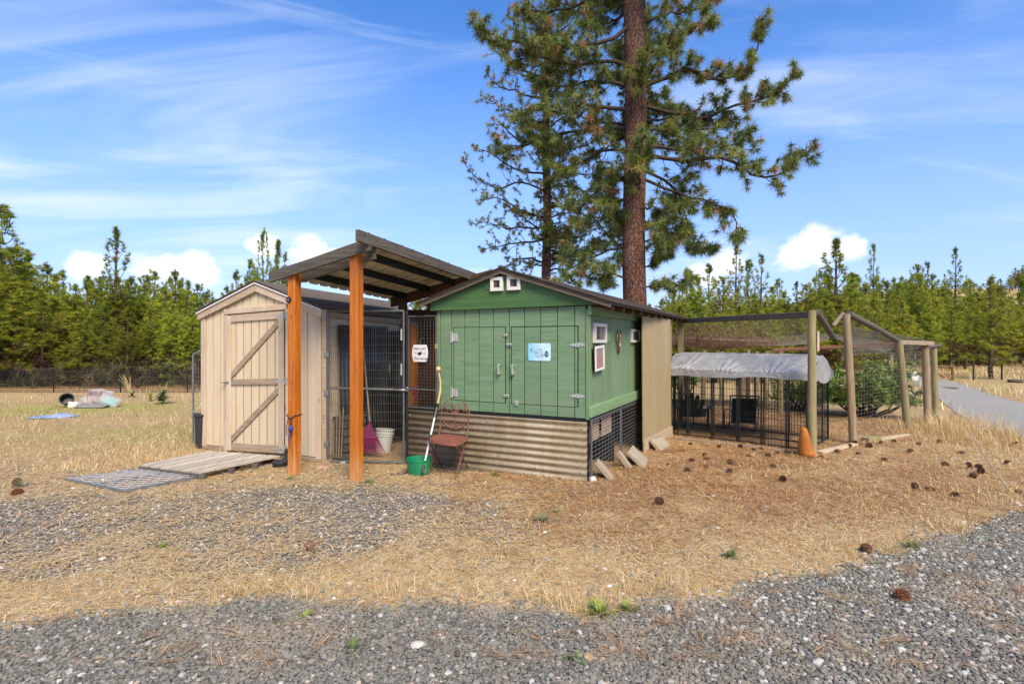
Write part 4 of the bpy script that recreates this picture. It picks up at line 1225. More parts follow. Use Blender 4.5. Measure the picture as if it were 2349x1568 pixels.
    MB().box(-1.9, -.03, SV + .0, SV + .02, .3, 1.9).build('dark_inner_panel', M['dark_stain'], t)
    # corrugated skirt, front
    m = MB(); nz = 88
    ztop, zbot = .640, .0
    m.grid(1, nz, lambda i, j: Vector((-2.368 + 2.362 * i, -.03 - .0105 * math.sin((j * (ztop - zbot)) / .076 * 2 * math.pi), zbot + (ztop - zbot) * j)))
    o = m.build('corrugated_skirt', M['corr'], t, smooth='all'); o.modifiers.new('thickness', 'SOLIDIFY').thickness = .002
    for px, z in ((-.06, .575), (-.07, .11), (-2.30, .58), (-1.2, .58), (-.6, .11)):
        MB().tube([(px, -.040, z), (px, -.049, z)], .010, 8).build('screw', M['hinge'], o)
    # dark lining behind the skirt and corner posts
    MB().box(-2.36, -.045, .0, .012, .0, .655).build('skirt_backing', M['black_plastic'], t)
    MB().box(-.040, -.002, -.010, .04, -.03, .674, .003).build('corner_post', M['black'], t)
    # side wire panel under the coop
    fx = .020
    yb, zb = SV - .02, .665
    def pipe(name, p, q, r=.013, mt='grey_pipe'): return MB().tube([p, q], r, 8).build(name, M[mt], t, smooth=True)
    pipe('frame_pipe', (fx, .03, .0), (fx, .03, zb)); pipe('frame_pipe', (fx, yb, .0), (fx, yb, zb)); pipe('frame_pipe', (fx, .03, zb - .012), (fx, yb, zb - .012))
    pipe('frame_pipe', (fx, 1.18, .0), (fx, 1.18, zb))
    g = MB(); wires(g, [(fx, .03, z) for z in np.arange(.03, zb, .046)], [(fx, yb, z) for z in np.arange(.03, zb, .046)], .0026)
    wires(g, [(fx - .004, y, .0) for y in np.arange(.08, yb, .12)], [(fx - .004, y, zb) for y in np.arange(.08, yb, .12)], .0014)
    g.build('wire_mesh', M['wire_light'], t, kind='stuff')
    MB().box(-1.9, -.05, 1.1, 1.14, -.02, .66).build('dark_inner_panel', M['black_plastic'], t)  # added black sheet, puts the shade under the coop into colour
    MB().box(-1.87, .0, .06, SV - .02, .657, .672).build('coop_floor', M['dark_stain'], t)
    # plywood wall beyond, boards with a base plank
    n = 9; v0, v1 = 1.83, 3.27
    for i in range(n):
        a = v0 + (v1 - v0) * i / n; b = v0 + (v1 - v0) * (i + 1) / n
        ua, ub = .155 + .10 * i / n, .155 + .10 * (i + 1) / n
        MB().prism([(ua, a + .0006, .0), (ub, b - .0006, .0), (ub - .012, b - .0006, 1.835), (ua - .012, a + .0006, 1.835)], (-.016, .004, 0)).build('plywood_board', M['plywood'], t)
    MB().prism([(.175, v0 - .02, -.03), (.275, v1 + .02, -.03), (.272, v1 + .02, .155), (.172, v0 - .02, .155)], (-.018, .003, 0)).build('base_plank', M['plank_end'], t)
    MB().prism([(.24, v1 + .004, .0), (-1.85, v1 + .004, .0), (-1.85, v1 + .004, 1.86), (.215, v1 + .004, 1.86)], (0, .02, 0)).build('end_wall', M['plywood'], t)
    MB().box(.05, .09, SV + .06, SV + .10, .0, 1.83, .003).build('post', M['dark_stain'], t)
    for y in (3.6, 4.75): MB().box(.10, .19, y, y + .09, -.03, zr(.15) - .01, .004).build('post', M['green_post'], t)
    return t
coop()
SHEDS.append(wpoly(fG, [(-1.9, .02), (-.0, .02), (-.0, 3.2), (-1.9, 3.2)]))

# baskets hung inside the wire at the corner of the coop
for k, (y0, y1) in enumerate(((.10, .42), (.56, .92))):
    b = MB()
    for i in range(8):
        y = y0 + (y1 - y0) * i / 7
        wires(b, [(-.03, y, .40)], [(-.03, y, .63)], .006); wires(b, [(-.03, y, .40)], [(-.20, y, .40)], .006)
    for i in range(8):
        z = .40 + .23 * i / 7
        wires(b, [(-.034, y0, z)], [(-.034, y1, z)], .006)
    o = b.build('wire_basket', M['kraft'], None)
    o.location = fG.o; o.rotation_euler = (0, 0, -fG.a)
    tag(o, ('pink and cream woven basket inside the wire panel by the coop corner', 'tan woven basket inside the wire panel, second from the coop corner')[k], 'basket')

# ---- signs and ornaments on the coop
def coop_sign():
    t = empty('sign', fG.world(-.565, -.004, 1.375), -fG.a, 'pale blue sign with dark lettering on the green coop door', 'sign')
    m, tt, b, out = new_mat('sign_blue_print')
    o = ocoord(tt); n = tt.noise(o, 9, 5, 0.6)
    c = tt.mix(tt.rng(n, .35, .65), (0.40, 0.66, 0.74), (0.66, 0.76, 0.84))
    sp = tt.new('ShaderNodeSeparateXYZ'); tt.put(sp.inputs[0], o)
    c = tt.mix(tt.rng(sp.outputs[0], -.14, .06), (0.25, 0.58, 0.70), c)
    tt.put(b.inputs['Base Color'], c); b.inputs['Roughness'].default_value = .35
    W2, H2, r = .135, .097, .014
    pts = []
    for cx_, cz_, a0 in ((W2 - r, H2 - r, 0), (-W2 + r, H2 - r, 90), (-W2 + r, -H2 + r, 180), (W2 - r, -H2 + r, 270)):
        for k in range(4):
            a = R(a0 + 30 * k); pts.append((cx_ + r * math.cos(a), -.004, cz_ + r * math.sin(a)))
    MB().prism(pts, (0, .003, 0)).build('plate', m, t)
    ink = plain('sign_ink', (0.05, 0.09, 0.12), .5); inkg = plain('sign_grey_ink', (0.20, 0.26, 0.31), .5)
    letter(t, 'THE', .030, inkg, (0, -.0046, .026)); letter(t, 'BALLET', .036, inkg, (-.012, -.0046, -.004)); letter(t, 'CLUB', .042, ink, (0, -.0046, -.037))
    MB().prism([(-.04, -.0046, -.064), (.055, -.0046, -.064), (.055, -.0046, -.060), (-.04, -.0046, -.060)], (0, .0004, 0)).build('print_line', inkg, t)
    # round-bodied bird at the right, small diving figure at the left
    pts = [(.087 + .026 * math.cos(a) * (1 if math.sin(a) < .2 else .8), -.0050, -.030 + (.026 if math.sin(a) < 0 else .045) * math.sin(a)) for a in np.linspace(0, 6.28, 20)[:-1]]
    MB().prism(pts, (0, .0006, 0)).build('printed_bird', ink, t)
    MB().prism([(.076, -.0054, -.02), (.098, -.0054, -.012), (.100, -.0054, -.034), (.084, -.0054, -.040)], (0, .0006, 0)).build('printed_wing', plain('sign_teal_ink', (0.18, 0.38, 0.42), .5), t)
    MB().prism([(-.106, -.0050, .032), (-.098, -.0050, .042), (-.091, -.0050, .032), (-.094, -.0050, .012), (-.100, -.0050, -.010), (-.103, -.0050, .012)], (0, .0006, 0)).build('printed_figure', ink, t)
    MB().tube([(-.094, -.0052, .03), (-.07, -.0052, .018)], .0012, 4).build('printed_line', inkg, t)
coop_sign()
def side_sign():
    t = empty('notice', fG.world(.036, .25, 1.31), -fG.a, 'white framed red notice hung tilted under the window on the coop side', 'notice')
    t.rotation_euler = (R(3), 0, -fG.a)
    w, h = .165, .135
    m = MB(); m.box(-.014, .004, -w, w, -h, h, .003); m.build('backing', M['black'], t)
    f = MB(); f.box(.0045, .014, -w, w, -h, -h + .022, .002); f.box(.0045, .014, -w, w, h - .03, h, .002); f.box(.0045, .014, -w, -w + .035, -h + .022, h - .03, .002); f.box(.0045, .014, w - .035, w, -h + .022, h - .03, .002)
    f.build('frame', M['white_frame'], t)
    mm, tt, b, out = new_mat('faded_red_print')
    o = ocoord(tt); sp = tt.new('ShaderNodeSeparateXYZ'); tt.put(sp.inputs[0], o)
    c = tt.mix(tt.rng(sp.outputs[2], -.02, .04), (0.36, 0.17, 0.145), (0.30, 0.205, 0.185))
    c = tt.mix(tt.rng(tt.noise(o, 24, 4, .6), .45, .7, 0, .6), c, (0.40, 0.29, 0.26))
    tt.put(b.inputs['Base Color'], c); b.inputs['Roughness'].default_value = .4
    MB().box(.0046, .0066, -w + .036, w - .036, -h + .023, h - .031).build('print', mm, t)
side_sign()
def ornament():
    t = empty('ornament', fG.world(.006, 1.10, 1.52), -fG.a, 'twisted copper tulip ornament on the coop side between the windows', 'ornament')
    m = MB()
    for s in (-1, 1):
        m.tube([(.012, 0, -.17), (.014, s * .07, -.07), (.018, s * .10, .04), (.022, s * .06, .10), (.026, s * .012, .02), (.024, s * .03, -.05)], .010, 6)
    m.tube([(.012, 0, -.19), (.022, 0, -.08), (.026, .03, .06)], .008, 6)
    m.build('petals', M['copper'], t, smooth='all')
ornament()

# ============================================================ PASSAGE GATE AND WIRE PANEL
gl = Vector((-2.262, 6.645, 0)); gr = Vector((-1.292, 6.60, 0))
def gate():
    d = gr - gl; L = d.length; ang = math.atan2(d.y, d.x)
    t = empty('wire_gate', gl, ang, 'tall grey pipe gate filled with welded wire closing the covered passage', 'gate')
    z0, z1 = .02, 1.86; r = .014
    def pp(p, q, n='frame_pipe', rr=r): MB().tube([p, q], rr, 8).build(n, M['grey_pipe'], t, smooth=True)
    pp((.02, 0, z0), (.02, 0, z1)); pp((L - .02, 0, z0), (L - .02, 0, z1)); pp((.02, 0, z0 + .012), (L - .02, 0, z0 + .012)); pp((.02, 0, z1 - .0), (L - .02, 0, z1 - .0)); pp((.02, 0, .925), (L - .02, 0, .905))
    g = MB(); wire_grid(g, (.03, .012, z0), (1, 0, 0), (0, 0, 1), L - .06, z1 - z0, .026, .1016, .0013)
    g.build('wire_mesh', M['wire'], t, kind='stuff')
    for z in (1.33, .86, .24): MB().box(-.025, .035, -.022, .018, z - .035, z + .035, .004).build('hinge', M['galv'], t)
    for z in (1.58, 1.16): MB().box(L - .055, L - .035, -.024, .0, z - .08, z + .06, .005).build('clamp', M['hinge'], t)
    m = MB(); m.tube([(L - .12, -.02, .905), (L - .05, -.026, .905), (L + .02, -.026, .905)], .012, 8); m.tube([(L + .02 + .022 * math.cos(a), -.03, .915 + .022 * math.sin(a)) for a in np.linspace(0, 6.28, 12)], .005, 6, False)
    m.build('latch', M['galv'], t, smooth='all')
    MB().box(-.055, .0, -.01, .05, .0, 1.88, .003).build('gate_post', M['weathered_x'], t)
    MB().tube([(L + .015, .02, 0), (L + .015, .02, 1.86)], .016, 8).build('gate_post', M['black_pipe'], t)
gate()
def wire_panel():
    t = fthing('wire_screen', fG, 'grey wire panel beside the coop carrying the white hanging plaque', 'screen')
    x0, x1, z0, z1 = -2.36, -1.94, .66, 1.80
    for p, q in (((x0, 0, z0), (x0, 0, z1)), ((x1, 0, z0), (x1, 0, z1)), ((x0, 0, z1), (x1, 0, z1)), ((x0, 0, z0 + .01), (x1, 0, z0 + .01)), ((x0, 0, .895), (x1, 0, .895))):
        MB().tube([p, q], .012, 8).build('frame_pipe', M['grey_pipe'], t, smooth=True)
    g = MB(); wire_grid(g, (x0, .01, z0), (1, 0, 0), (0, 0, 1), x1 - x0, z1 - z0, .048, .040, .0017); g.build('wire_mesh', M['wire'], t, kind='stuff')
    MB().box(-1.955, -1.915, -.012, .03, 1.40, 1.46, .003).build('wood_block', M['plywood'], t)
wire_panel()
def plaque():
    t = empty('plaque', fG.world(-2.165, -.028, 1.345), -fG.a, 'white barrel-shaped plaque with black lettering hung on the wire panel', 'plaque')
    w, h = .118, .105; pts = []
    for k in range(9):
        a = -1 + 2 * k / 8; pts.append((w * (1 - .22 * a * a), 0, h * a))
    for k in range(9):
        a = 1 - 2 * k / 8; pts.append((-w * (1 - .22 * a * a), 0, h * a))
    MB().prism(pts, (0, .010, 0)).build('plate', plain('plaque_white', (0.74, 0.72, 0.70), .45, 0, .03), t)
    ink = plain('plaque_ink', (0.025, 0.024, 0.023), .6); ig = plain('plaque_grey_ink', (0.22, 0.21, 0.20), .6)
    letter(t, 'BLESS the NEST', .027, ink, (0, -.0012, .056))
    letter(t, 'This Home', .046, ink, (.004, -.0012, -.066), shear=.35)
    letter(t, 'OUR', .020, ig, (-.066, -.0012, .006)); letter(t, 'AND', .020, ig, (.066, -.0012, -.002))
    pts = [(-.040, -.0014, -.012), (-.018, -.0014, .012), (.006, -.0014, .018), (.020, -.0014, .010), (.036, -.0014, .032), (.030, -.0014, .0), (.014, -.0014, -.022), (-.008, -.0014, -.030), (-.022, -.0014, -.016)]
    MB().prism(pts, (0, .0012, 0)).build('printed_bird', ink, t)
    MB().tube([(0, .006, h - .004), (.002, .0, h + .05), (.02, .004, h + .075), (.05, .02, h + .08)], .0035, 6).build('hook', M['galv'], t)
plaque()
# ------------------------------------------------------------ pines
def unit(v): return v / np.maximum(np.linalg.norm(v, axis=-1, keepdims=True), 1e-9)
def tufts(C, A, L, n, w, spread, col, flat=0.0):
    """needle tufts: n thin triangles round each centre C along axis A"""
    N = len(C)
    D = rng.normal(0, 1, (N, n, 3)); D = unit(D)
    D = unit(A[:, None, :] * (1.0 - spread) + D * spread)
    if flat: D[..., 2] -= flat * rng.random((N, n)); D = unit(D)
    S = unit(np.cross(D, rng.normal(0, 1, (N, n, 3))))
    base = C[:, None, :] + D * (L[:, None, None] * 0.03)
    tip = C[:, None, :] + D * (L[:, None] * rng.uniform(0.7, 1.1, (N, n)))[..., None]
    W = S * (w * rng.uniform(0.7, 1.2, (N, n)))[..., None]
    V = np.stack([base - W, base + W, tip], 2).reshape(-1, 3)
    F = np.arange(N * n * 3).reshape(-1, 3)
    cc = np.repeat(col, n, 0) * rng.normal(1, 0.13, (N * n, 1))
    return V, F, np.repeat(cc.clip(0.004, 0.9), 3, 0)
def bez(P, n):
    """smooth path through points"""
    P = np.array(P, float); m = len(P)
    t = np.linspace(0, m - 1, n); out = []
    for q in t:
        i = min(int(q), m - 2); f = q - i
        p0, p1, p2, p3 = P[max(i - 1, 0)], P[i], P[i + 1], P[min(i + 2, m - 1)]
        out.append(0.5 * ((2 * p1) + (-p0 + p2) * f + (2 * p0 - 5 * p1 + 4 * p2 - p3) * f * f + (-p0 + 3 * p1 - 3 * p2 + p3) * f ** 3))
    return np.array(out)

def gen_pine(seed, H, Rm, z0, kind, thin=0.62):
    """a young pine: trunk and branches in one bark mesh, needles in another"""
    global rng
    keep = rng; rng = np.random.default_rng(seed)
    bark = MB()
    nseg = 9
    wob = np.cumsum(rng.normal(0, 0.018, (nseg + 1, 2)), 0)
    zs = np.linspace(0, H * 0.985, nseg + 1)
    bark.tube([(wob[i, 0], wob[i, 1], zs[i] - (0.1 if i == 0 else 0)) for i in range(nseg + 1)], [max(0.010, (0.016 * H + .01) * (1 - 0.93 * zs[i] / H)) for i in range(nseg + 1)], 7)
    C, A, L, K = [], [], [], []
    z = z0
    sparse = kind == 'sparse'
    while z < H - 0.12:
        t = (z - z0) / (H - z0)
        nb = rng.integers(4, 7) if not sparse else rng.integers(3, 6)
        top = t > thin
        if top: nb = rng.integers(3, 5)
        a0 = rng.uniform(0, 6.28)
        for b in range(nb):
            az = a0 + 6.283 * b / nb + rng.normal(0, 0.22)
            ln = Rm * (1 - t) ** (0.75 if kind != 'spire' else 1.1) * rng.uniform(0.62, 1.12) + 0.16
            if t < 0.12: ln *= rng.uniform(0.5, 1)
            if top: ln *= rng.uniform(0.75, 1.45)
            e0 = -0.10 + 0.85 * t + rng.normal(0, 0.12)
            if kind == 'open': e0 += 0.25
            P = [(0, 0, z)]; e = e0; m = 4
            for k in range(m):
                e += 0.14 + 0.10 * t
                p = P[-1]; s = ln / m
                P.append((p[0] + s * math.cos(e) * math.cos(az), p[1] + s * math.cos(e) * math.sin(az), p[2] + s * math.sin(e)))
            bark.tube(P, [0.022 * (1 - 0.7 * t) * (1 - .8 * k / m) + .003 for k in range(m + 1)], 3, False)
            P = np.array(P)
            nt = max(3, int(ln / (0.085 if not sparse else 0.14)))
            if top: nt = max(3, int(ln / 0.11))
            dead = t < 0.22 and rng.random() < 0.45
            for q in range(nt):
                f = 0.22 + 0.78 * (q + 0.5) / nt if t > .15 else 0.5 + 0.5 * (q + .5) / nt
                if top: f = 0.52 + 0.48 * (q + 0.5) / nt
                s = f * m; i = min(int(s), m - 1)
                p = P[i] + (P[i + 1] - P[i]) * (s - i); d = P[i + 1] - P[i]; d = d / np.linalg.norm(d)
                off = rng.normal(0, (0.10 if not top else 0.035) * (0.4 + f) * min(1, ln), 3); off[2] = off[2] * 0.6 + 0.03
                C.append(p + off); A.append(unit(d + np.array([0, 0, 0.55]) + off * 2.0)); L.append((0.20 if not top else 0.15) * rng.uniform(0.75, 1.2))
                if dead: K.append((0.15, 0.085, 0.045))
                else:
                    g = rng.random(); inner = 1 - f
                    c = np.array((0.30, 0.36, 0.038)) * (1 - g) + np.array((0.52, 0.51, 0.06)) * g
                    if rng.random() < 0.25: c = np.array((0.19, 0.25, 0.032))
                    if inner > 0.45 and rng.random() < 0.25: c = np.array((0.16, 0.11, 0.05))
                    K.append(tuple(c))
        z += 0.26 * rng.uniform(0.8, 1.2) * (1.0 if not sparse else 1.35) * (1.35 if top else 1.0)
    for q in range(10):
        C.append(np.array([wob[-1, 0], wob[-1, 1], H - 0.04 * q])); A.append(np.array([0, 0, 1.0])); L.append(0.20); K.append((0.13, 0.18, 0.035))
    V, F, cc = tufts(np.array(C), np.array(A), np.array(L), 20, 0.0110, 0.52, np.array(K))
    me_c = np_mesh('crown', V, F, cc); me_t = bark.mesh('trunk', smooth='all')
    me_c.materials.append(M['crown']); me_t.materials.append(M['bark_young'])
    rng = keep
    return me_t, me_c
PROTO = {'full': [gen_pine(1, 6.0, 1.55, 0.75, 'full', .72), gen_pine(2, 6.0, 1.8, 0.9, 'full', .6), gen_pine(3, 6.0, 1.35, 0.6, 'full', .8), gen_pine(11, 6.0, 1.6, 1.3, 'full', .66)],
         'open': [gen_pine(s, 6.0, 1.35, 1.0, 'open', .5) for s in (4, 5)],
         'sparse': [gen_pine(s, 6.0, 1.05, 1.6, 'sparse') for s in (6, 7)],
         'spire': [gen_pine(s, 6.0, 1.25, 0.9, 'spire') for s in (8,)]}
def pine(px, top, Y, kind, label, group=None, wide=1.0, x=None):
    X = (px - CX) / FP * Y if x is None else x
    zb = float(gz(np.array([X]), np.array([Y]))[0]) - 0.04
    Ht = CAM_H + (HY - top) / FP * Y - zb
    k = random.randrange(len(PROTO[kind]))
    mt, mc = PROTO[kind][k]
    if group:
        where = ''
        if 'dark wire fence' in label: where = ' behind the open field' if px < 100 else (' behind the bag pile' if px < 250 else (' behind the dead stalks' if px < 335 else ' behind the mullein'))
        elif 'far woods' in label: where = ' past the kennel' if px < 1720 else (' past the tall run posts' if px < 1960 else (' past the leaning run posts' if px < 2160 else ' past the road bend'))
        elif 'cream shed' in label: where = ' peak' if px < 700 else ' side'
        if 'far woods' in label and Y > 29.5: where += ' in the rear'
        label = {'full': 'dense bushy ', 'open': 'upturned open-branched ', 'sparse': 'thin see-through ', 'spire': 'narrow pointed '}[kind] + label + where
    t = empty('pine_tree', (X, Y, zb), random.uniform(0, 6.28), label, 'tree', group)
    s = Ht / 6.0
    w = s * wide * random.uniform(0.72, 1.18)
    if s < 0.75: w = s * wide * 1.25
    t.scale = (w, w, s)
    link('trunk', mt, None, t); link('crown', mc, None, t)
    return t
# row on the left behind the dark wire fence
GL, LL = 'young pines behind the wire fence', 'young pine past the dark wire fence'
pine(10, 478, 18.5, 'open', 'tallest young pine in the row behind the wire fence, dark open top', None, 1.7)
pine(-34, 505, 18.2, 'full', 'broad tall pine beside the tallest one at the fence end', None, 1.35)
pine(38, 575, 18.0, 'full', 'full wide-skirted pine in front of the tallest one', None, 1.4)
pine(265, 531, 20.5, 'open', 'tall narrow pine standing above the row between bag pile and shed', None, 0.95)
for px, top, Y, kd in ((62, 582, 19.5, 'open'), (105, 612, 20.5, 'full'), (140, 622, 22, 'spire'), (172, 655, 19, 'full'), (205, 652, 21, 'spire'), (232, 640, 22, 'full'), (300, 640, 21, 'full'), (330, 655, 23, 'full'),
                       (352, 628, 22, 'sparse'), (378, 660, 20, 'full'), (402, 625, 21.5, 'full'), (430, 650, 20, 'open'), (455, 655, 22.5, 'full'), (478, 672, 20.5, 'full'), (-40, 560, 19, 'full'), (35, 640, 17.8, 'full'), (95, 690, 17.6, 'full'), (150, 700, 18.2, 'full'),
                       (190, 720, 17.8, 'full'), (240, 705, 18.6, 'full'), (290, 715, 18.0, 'full'), (345, 712, 18.8, 'full'), (395, 700, 18.4, 'full'), (440, 715, 18.8, 'full'), (-90, 600, 20, 'full'), (-150, 640, 21, 'full'), (-10, 680, 17.5, 'open'),
                       (120, 660, 25, 'full'), (220, 668, 26, 'full'), (320, 662, 26.5, 'full'), (420, 668, 26, 'full'), (50, 640, 26, 'full'), (0, 610, 25, 'full'), (490, 690, 24, 'full'), (370, 690, 24, 'open')):
    pine(px, top, Y, kd, LL, GL, 1.12)
for px, Y in ((-30, 23), (20, 22.5), (80, 23.5), (128, 22.8), (180, 23.6), (210, 24.5), (255, 23.4), (290, 24.4), (335, 24.8), (360, 25.4), (410, 24.2), (445, 25.2), (472, 25.8), (150, 27), (270, 28), (390, 28.5), (30, 28), (340, 29), (200, 29), (90, 29.5)):
    pine(px, 665 + random.uniform(-30, 34), Y, random.choice(('full', 'full', 'open')), LL, GL, 1.2)
# behind the cream shed and the passage
GM, LM = 'pines behind the cream shed', 'young pine rising behind the cream shed'
pine(606, 537, 21, 'full', 'bushy pine rising highest behind the cream shed roof', None, 0.72)
for px, top, Y, kd in ((543, 628, 23, 'sparse'), (575, 600, 24, 'full'), (640, 560, 23.5, 'open'), (655, 640, 25, 'full'), (520, 660, 26, 'full'), (700, 688, 26, 'full'), (780, 694, 27, 'open'), (850, 692, 27, 'full'), (905, 676, 26, 'full'), (955, 655, 25, 'full'), (985, 672, 24, 'full'), (1010, 680, 26, 'full')):
    pine(px, top, Y, kd, LM, GM, 1.0)
# to the right, beyond the run and the gravel road
GR_, LR = 'pines beyond the run and gravel road', 'pine in the far woods'
pine(2275, 640, 21.2, 'full', 'lone green pine with bare lower trunk in the dry field past the road', None, 1.05)
pine(1688, 566, 24, 'sparse', 'thin young pine with bare leader behind the netted run', None, 1.25)
pine(1918, 557, 22.5, 'open', 'pine with upturned tufted branches above the angled run post', None, 1.35)
pine(2002, 563, 36, 'sparse', 'tall sparse dark pine rising behind the leaning run posts', None, 1.0)
pine(2192, 572, 40, 'sparse', 'tall pine with small round top above the woods past the road', None, 1.1)
for px, top, Y, kd in ((1520, 690, 24, 'full'), (1548, 660, 26, 'sparse'), (1575, 618, 28, 'sparse'), (1600, 640, 23, 'full'), (1625, 612, 27, 'sparse'), (1655, 640, 24, 'full'), (1720, 600, 25, 'open'), (1745, 590, 27, 'sparse'), (1770, 660, 24, 'full'), (1800, 672, 26, 'full'),
                       (1825, 648, 30, 'spire'), (1850, 655, 25, 'full'), (1880, 625, 28, 'full'), (1955, 640, 25, 'full'), (1985, 655, 24, 'full'), (2030, 650, 27, 'full'), (2060, 655, 29, 'open'), (2105, 598, 32, 'full'), (2125, 590, 36, 'sparse'), (2140, 640, 30, 'full'), (2165, 660, 33, 'full'),
                       (2090, 640, 38, 'full'), (2215, 650, 28, 'full'), (2240, 640, 34, 'full'), (2310, 655, 30, 'full'), (2340, 640, 32, 'full'), (2375, 650, 30, 'full'), (2420, 640, 33, 'full'), (2470, 640, 28, 'full'),
                       (1560, 705, 20, 'full'), (1640, 712, 19.5, 'full'), (1700, 705, 20.5, 'full'), (1760, 712, 19.5, 'full'), (1830, 705, 20, 'full'), (1890, 690, 21, 'full'), (1945, 690, 20.5, 'full'), (2010, 690, 22, 'full'), (2070, 695, 23, 'full'), (2130, 690, 25, 'full'), (2180, 700, 27, 'full'),
                       (2200, 685, 30, 'full'), (2050, 640, 33, 'full'), (1980, 680, 29, 'full'), (1870, 680, 31, 'full'), (1790, 690, 30, 'full'), (1730, 680, 31, 'full'), (1660, 680, 30, 'full'), (1600, 690, 30, 'full')):
    pine(px, top + (34 if px > 2200 else (14 if px > 2080 else 0)), Y, kd, LR, GR_, 1.2)
for i in range(60):   # the wooded rise far to the right
    px = random.uniform(1960, 2950); Y = random.uniform(44, 88)
    top = 652 + random.uniform(-22, 22) - 0.10 * (min(px, 2500) - 2100)
    pine(px, top, Y, random.choice(('full', 'full', 'spire')), 'distant pine on the wooded rise far behind the field', 'distant pines on the wooded rise', 1.15)
for i in range(44):   # depth of the wood behind
    px = random.uniform(1500, 2480); Y = random.uniform(30, 44)
    pine(px, 664 + random.uniform(-34, 30), Y, random.choice(('full', 'full', 'open')), LR, GR_, 1.35)

for i in range(12):
    pine(random.uniform(1030, 1500), 690 + random.uniform(-15, 20), random.uniform(27, 34), random.choice(('full', 'open')), 'young pine far behind the green coop', 'pines behind the coop', 1.2)
for i in range(14):
    pine(random.uniform(-520, -170), 650 + random.uniform(-40, 40), random.uniform(17.8, 26), random.choice(('full', 'full', 'open')), LL, GL, 1.2)
for i in range(10):
    pine(random.uniform(2480, 2900), 655 + random.uniform(-20, 30), random.uniform(24, 34), random.choice(('full', 'full', 'open')), LR, GR_, 1.2)

# ------------------------------------------------------------ the big ponderosa and its neighbour
class BigPine:
    def __init__(s, X, Y, r0, r1, H, seed):
        s.X, s.Y = X, Y; s.rng = np.random.default_rng(seed)
        s.bark = MB(); s.limbs = MB()
        n = 16
        s.bark.tube([(0.02 * math.sin(i), 0.02 * math.cos(i * 1.3), -0.15 + (H + .15) * i / n) for i in range(n + 1)], [r0 + (r1 - r0) * (i / n) + (0.10 * r0 * max(0, 1 - i * 0.8)) for i in range(n + 1)], 20)
        s.C, s.A, s.L, s.K = [], [], [], []
    def local(s, px, py, dy=0.0):
        p = at(px, py, s.Y + dy); return np.array((p.x - s.X, dy, p.z))
    def tuft(s, p, d, ln, col): s.C.append(p); s.A.append(d); s.L.append(ln); s.K.append(col)
    def colour(s, dead=0.05):
        r = s.rng
        if r.random() < dead: return (0.44, 0.235, 0.12)
        g = r.random()
        if g < 0.50: return (0.128, 0.172, 0.046)
        if g < 0.78: return (0.22, 0.26, 0.06)
        if g < 0.93: return (0.33, 0.34, 0.072)
        return (0.36, 0.32, 0.09)
    def limb(s, P, r0, twig=0.55, dens=0.16, first=0.2, droop=0.0, nl=0.17, dead=0.05):
        r = s.rng
        Q = bez(P, 14)
        Q[1:] += r.normal(0, 0.02, Q[1:].shape)
        seg = np.linalg.norm(np.diff(Q, axis=0), axis=1); cum = np.concatenate([[0], np.cumsum(seg)]); LT = cum[-1]
        s.limbs.tube(list(map(tuple, Q)), [r0 * (1 - 0.82 * c / LT) + .004 for c in cum], 6)
        d = first * LT
        while d < LT:
            i = min(np.searchsorted(cum, d) - 1, len(Q) - 2); f = (d - cum[i]) / seg[i]
            p = Q[i] + (Q[i + 1] - Q[i]) * f; ax = unit(Q[i + 1] - Q[i])
            sd = unit(np.cross(ax, r.normal(0, 1, 3)))
            tl = twig * r.uniform(0.45, 1.15) * (0.6 + 0.4 * (1 - d / LT))
            dr = unit(ax * r.uniform(0.3, 1.0) + sd * r.uniform(0.5, 1.1) + np.array([0, 0, r.uniform(-0.5, 0.45) - droop]))
            T = [p]; dd = dr
            for k in range(4):
                dd = unit(dd + np.array([0, 0, 0.18 if droop < .3 else -0.05]) + r.normal(0, 0.22, 3)); T.append(T[-1] + dd * tl / 4)
            s.limbs.tube(list(map(tuple, T)), [0.009, 0.008, 0.007, 0.006, 0.004], 4, False)
            if r.random() < 0.92:
                for k in (2, 3, 4) if r.random() < 0.6 else (3, 4):
                    s.tuft(T[k] + r.normal(0, 0.015, 3), unit(T[k] - T[k - 1] + np.array([0, 0, -0.12])), nl * r.uniform(0.75, 1.15), s.colour(dead))
            if r.random() < 0.6:   # a side shoot
                q = T[2]; dd2 = unit(r.normal(0, 1, 3) + np.array([0, 0, 0.1])); e = q + dd2 * tl * 0.45
                s.limbs.tube([tuple(q), tuple((q + e) / 2 + r.normal(0, .02, 3)), tuple(e)], [0.006, 0.005, 0.004], 3, False)
                s.tuft(e, dd2, nl * r.uniform(0.7, 1.05), s.colour(dead))
                s.tuft((q + e) / 2, dd2, nl * r.uniform(0.6, 0.9), s.colour(dead))
            d += dens * r.uniform(0.6, 1.4)
        s.tuft(Q[-1], unit(Q[-1] - Q[-2]), nl * 1.1, s.colour(0)); s.tuft(Q[-2], unit(Q[-1] - Q[-2]), nl * 1.1, s.colour(0))
    def build(s, name, label, nn, w, spread, crown_mat, bark_mat):
        global rng
        t = empty(name, (s.X, s.Y, 0), 0, label, 'tree')
        tr = link('trunk', s.bark.mesh('trunk', smooth='all'), bark_mat, t)
        link('limbs', s.limbs.mesh('limbs', smooth='all'), M['branch'], t)
        keep = rng; rng = s.rng
        V, F, cc = tufts(np.array(s.C), np.array(s.A), np.array(s.L), nn, w, spread, np.array(s.K), 0.25)
        rng = keep
        link('crown', np_mesh('crown', V, F, cc), crown_mat, t)
        return t
M['crown_big'] = attr_mat('ponderosa_needles', 0.55, 0.22, 0.3)
YB = 10.4
bp = BigPine((1456 - CX) / FP * YB, YB, .236, .165, 12.0, 5)
L_ = bp.local
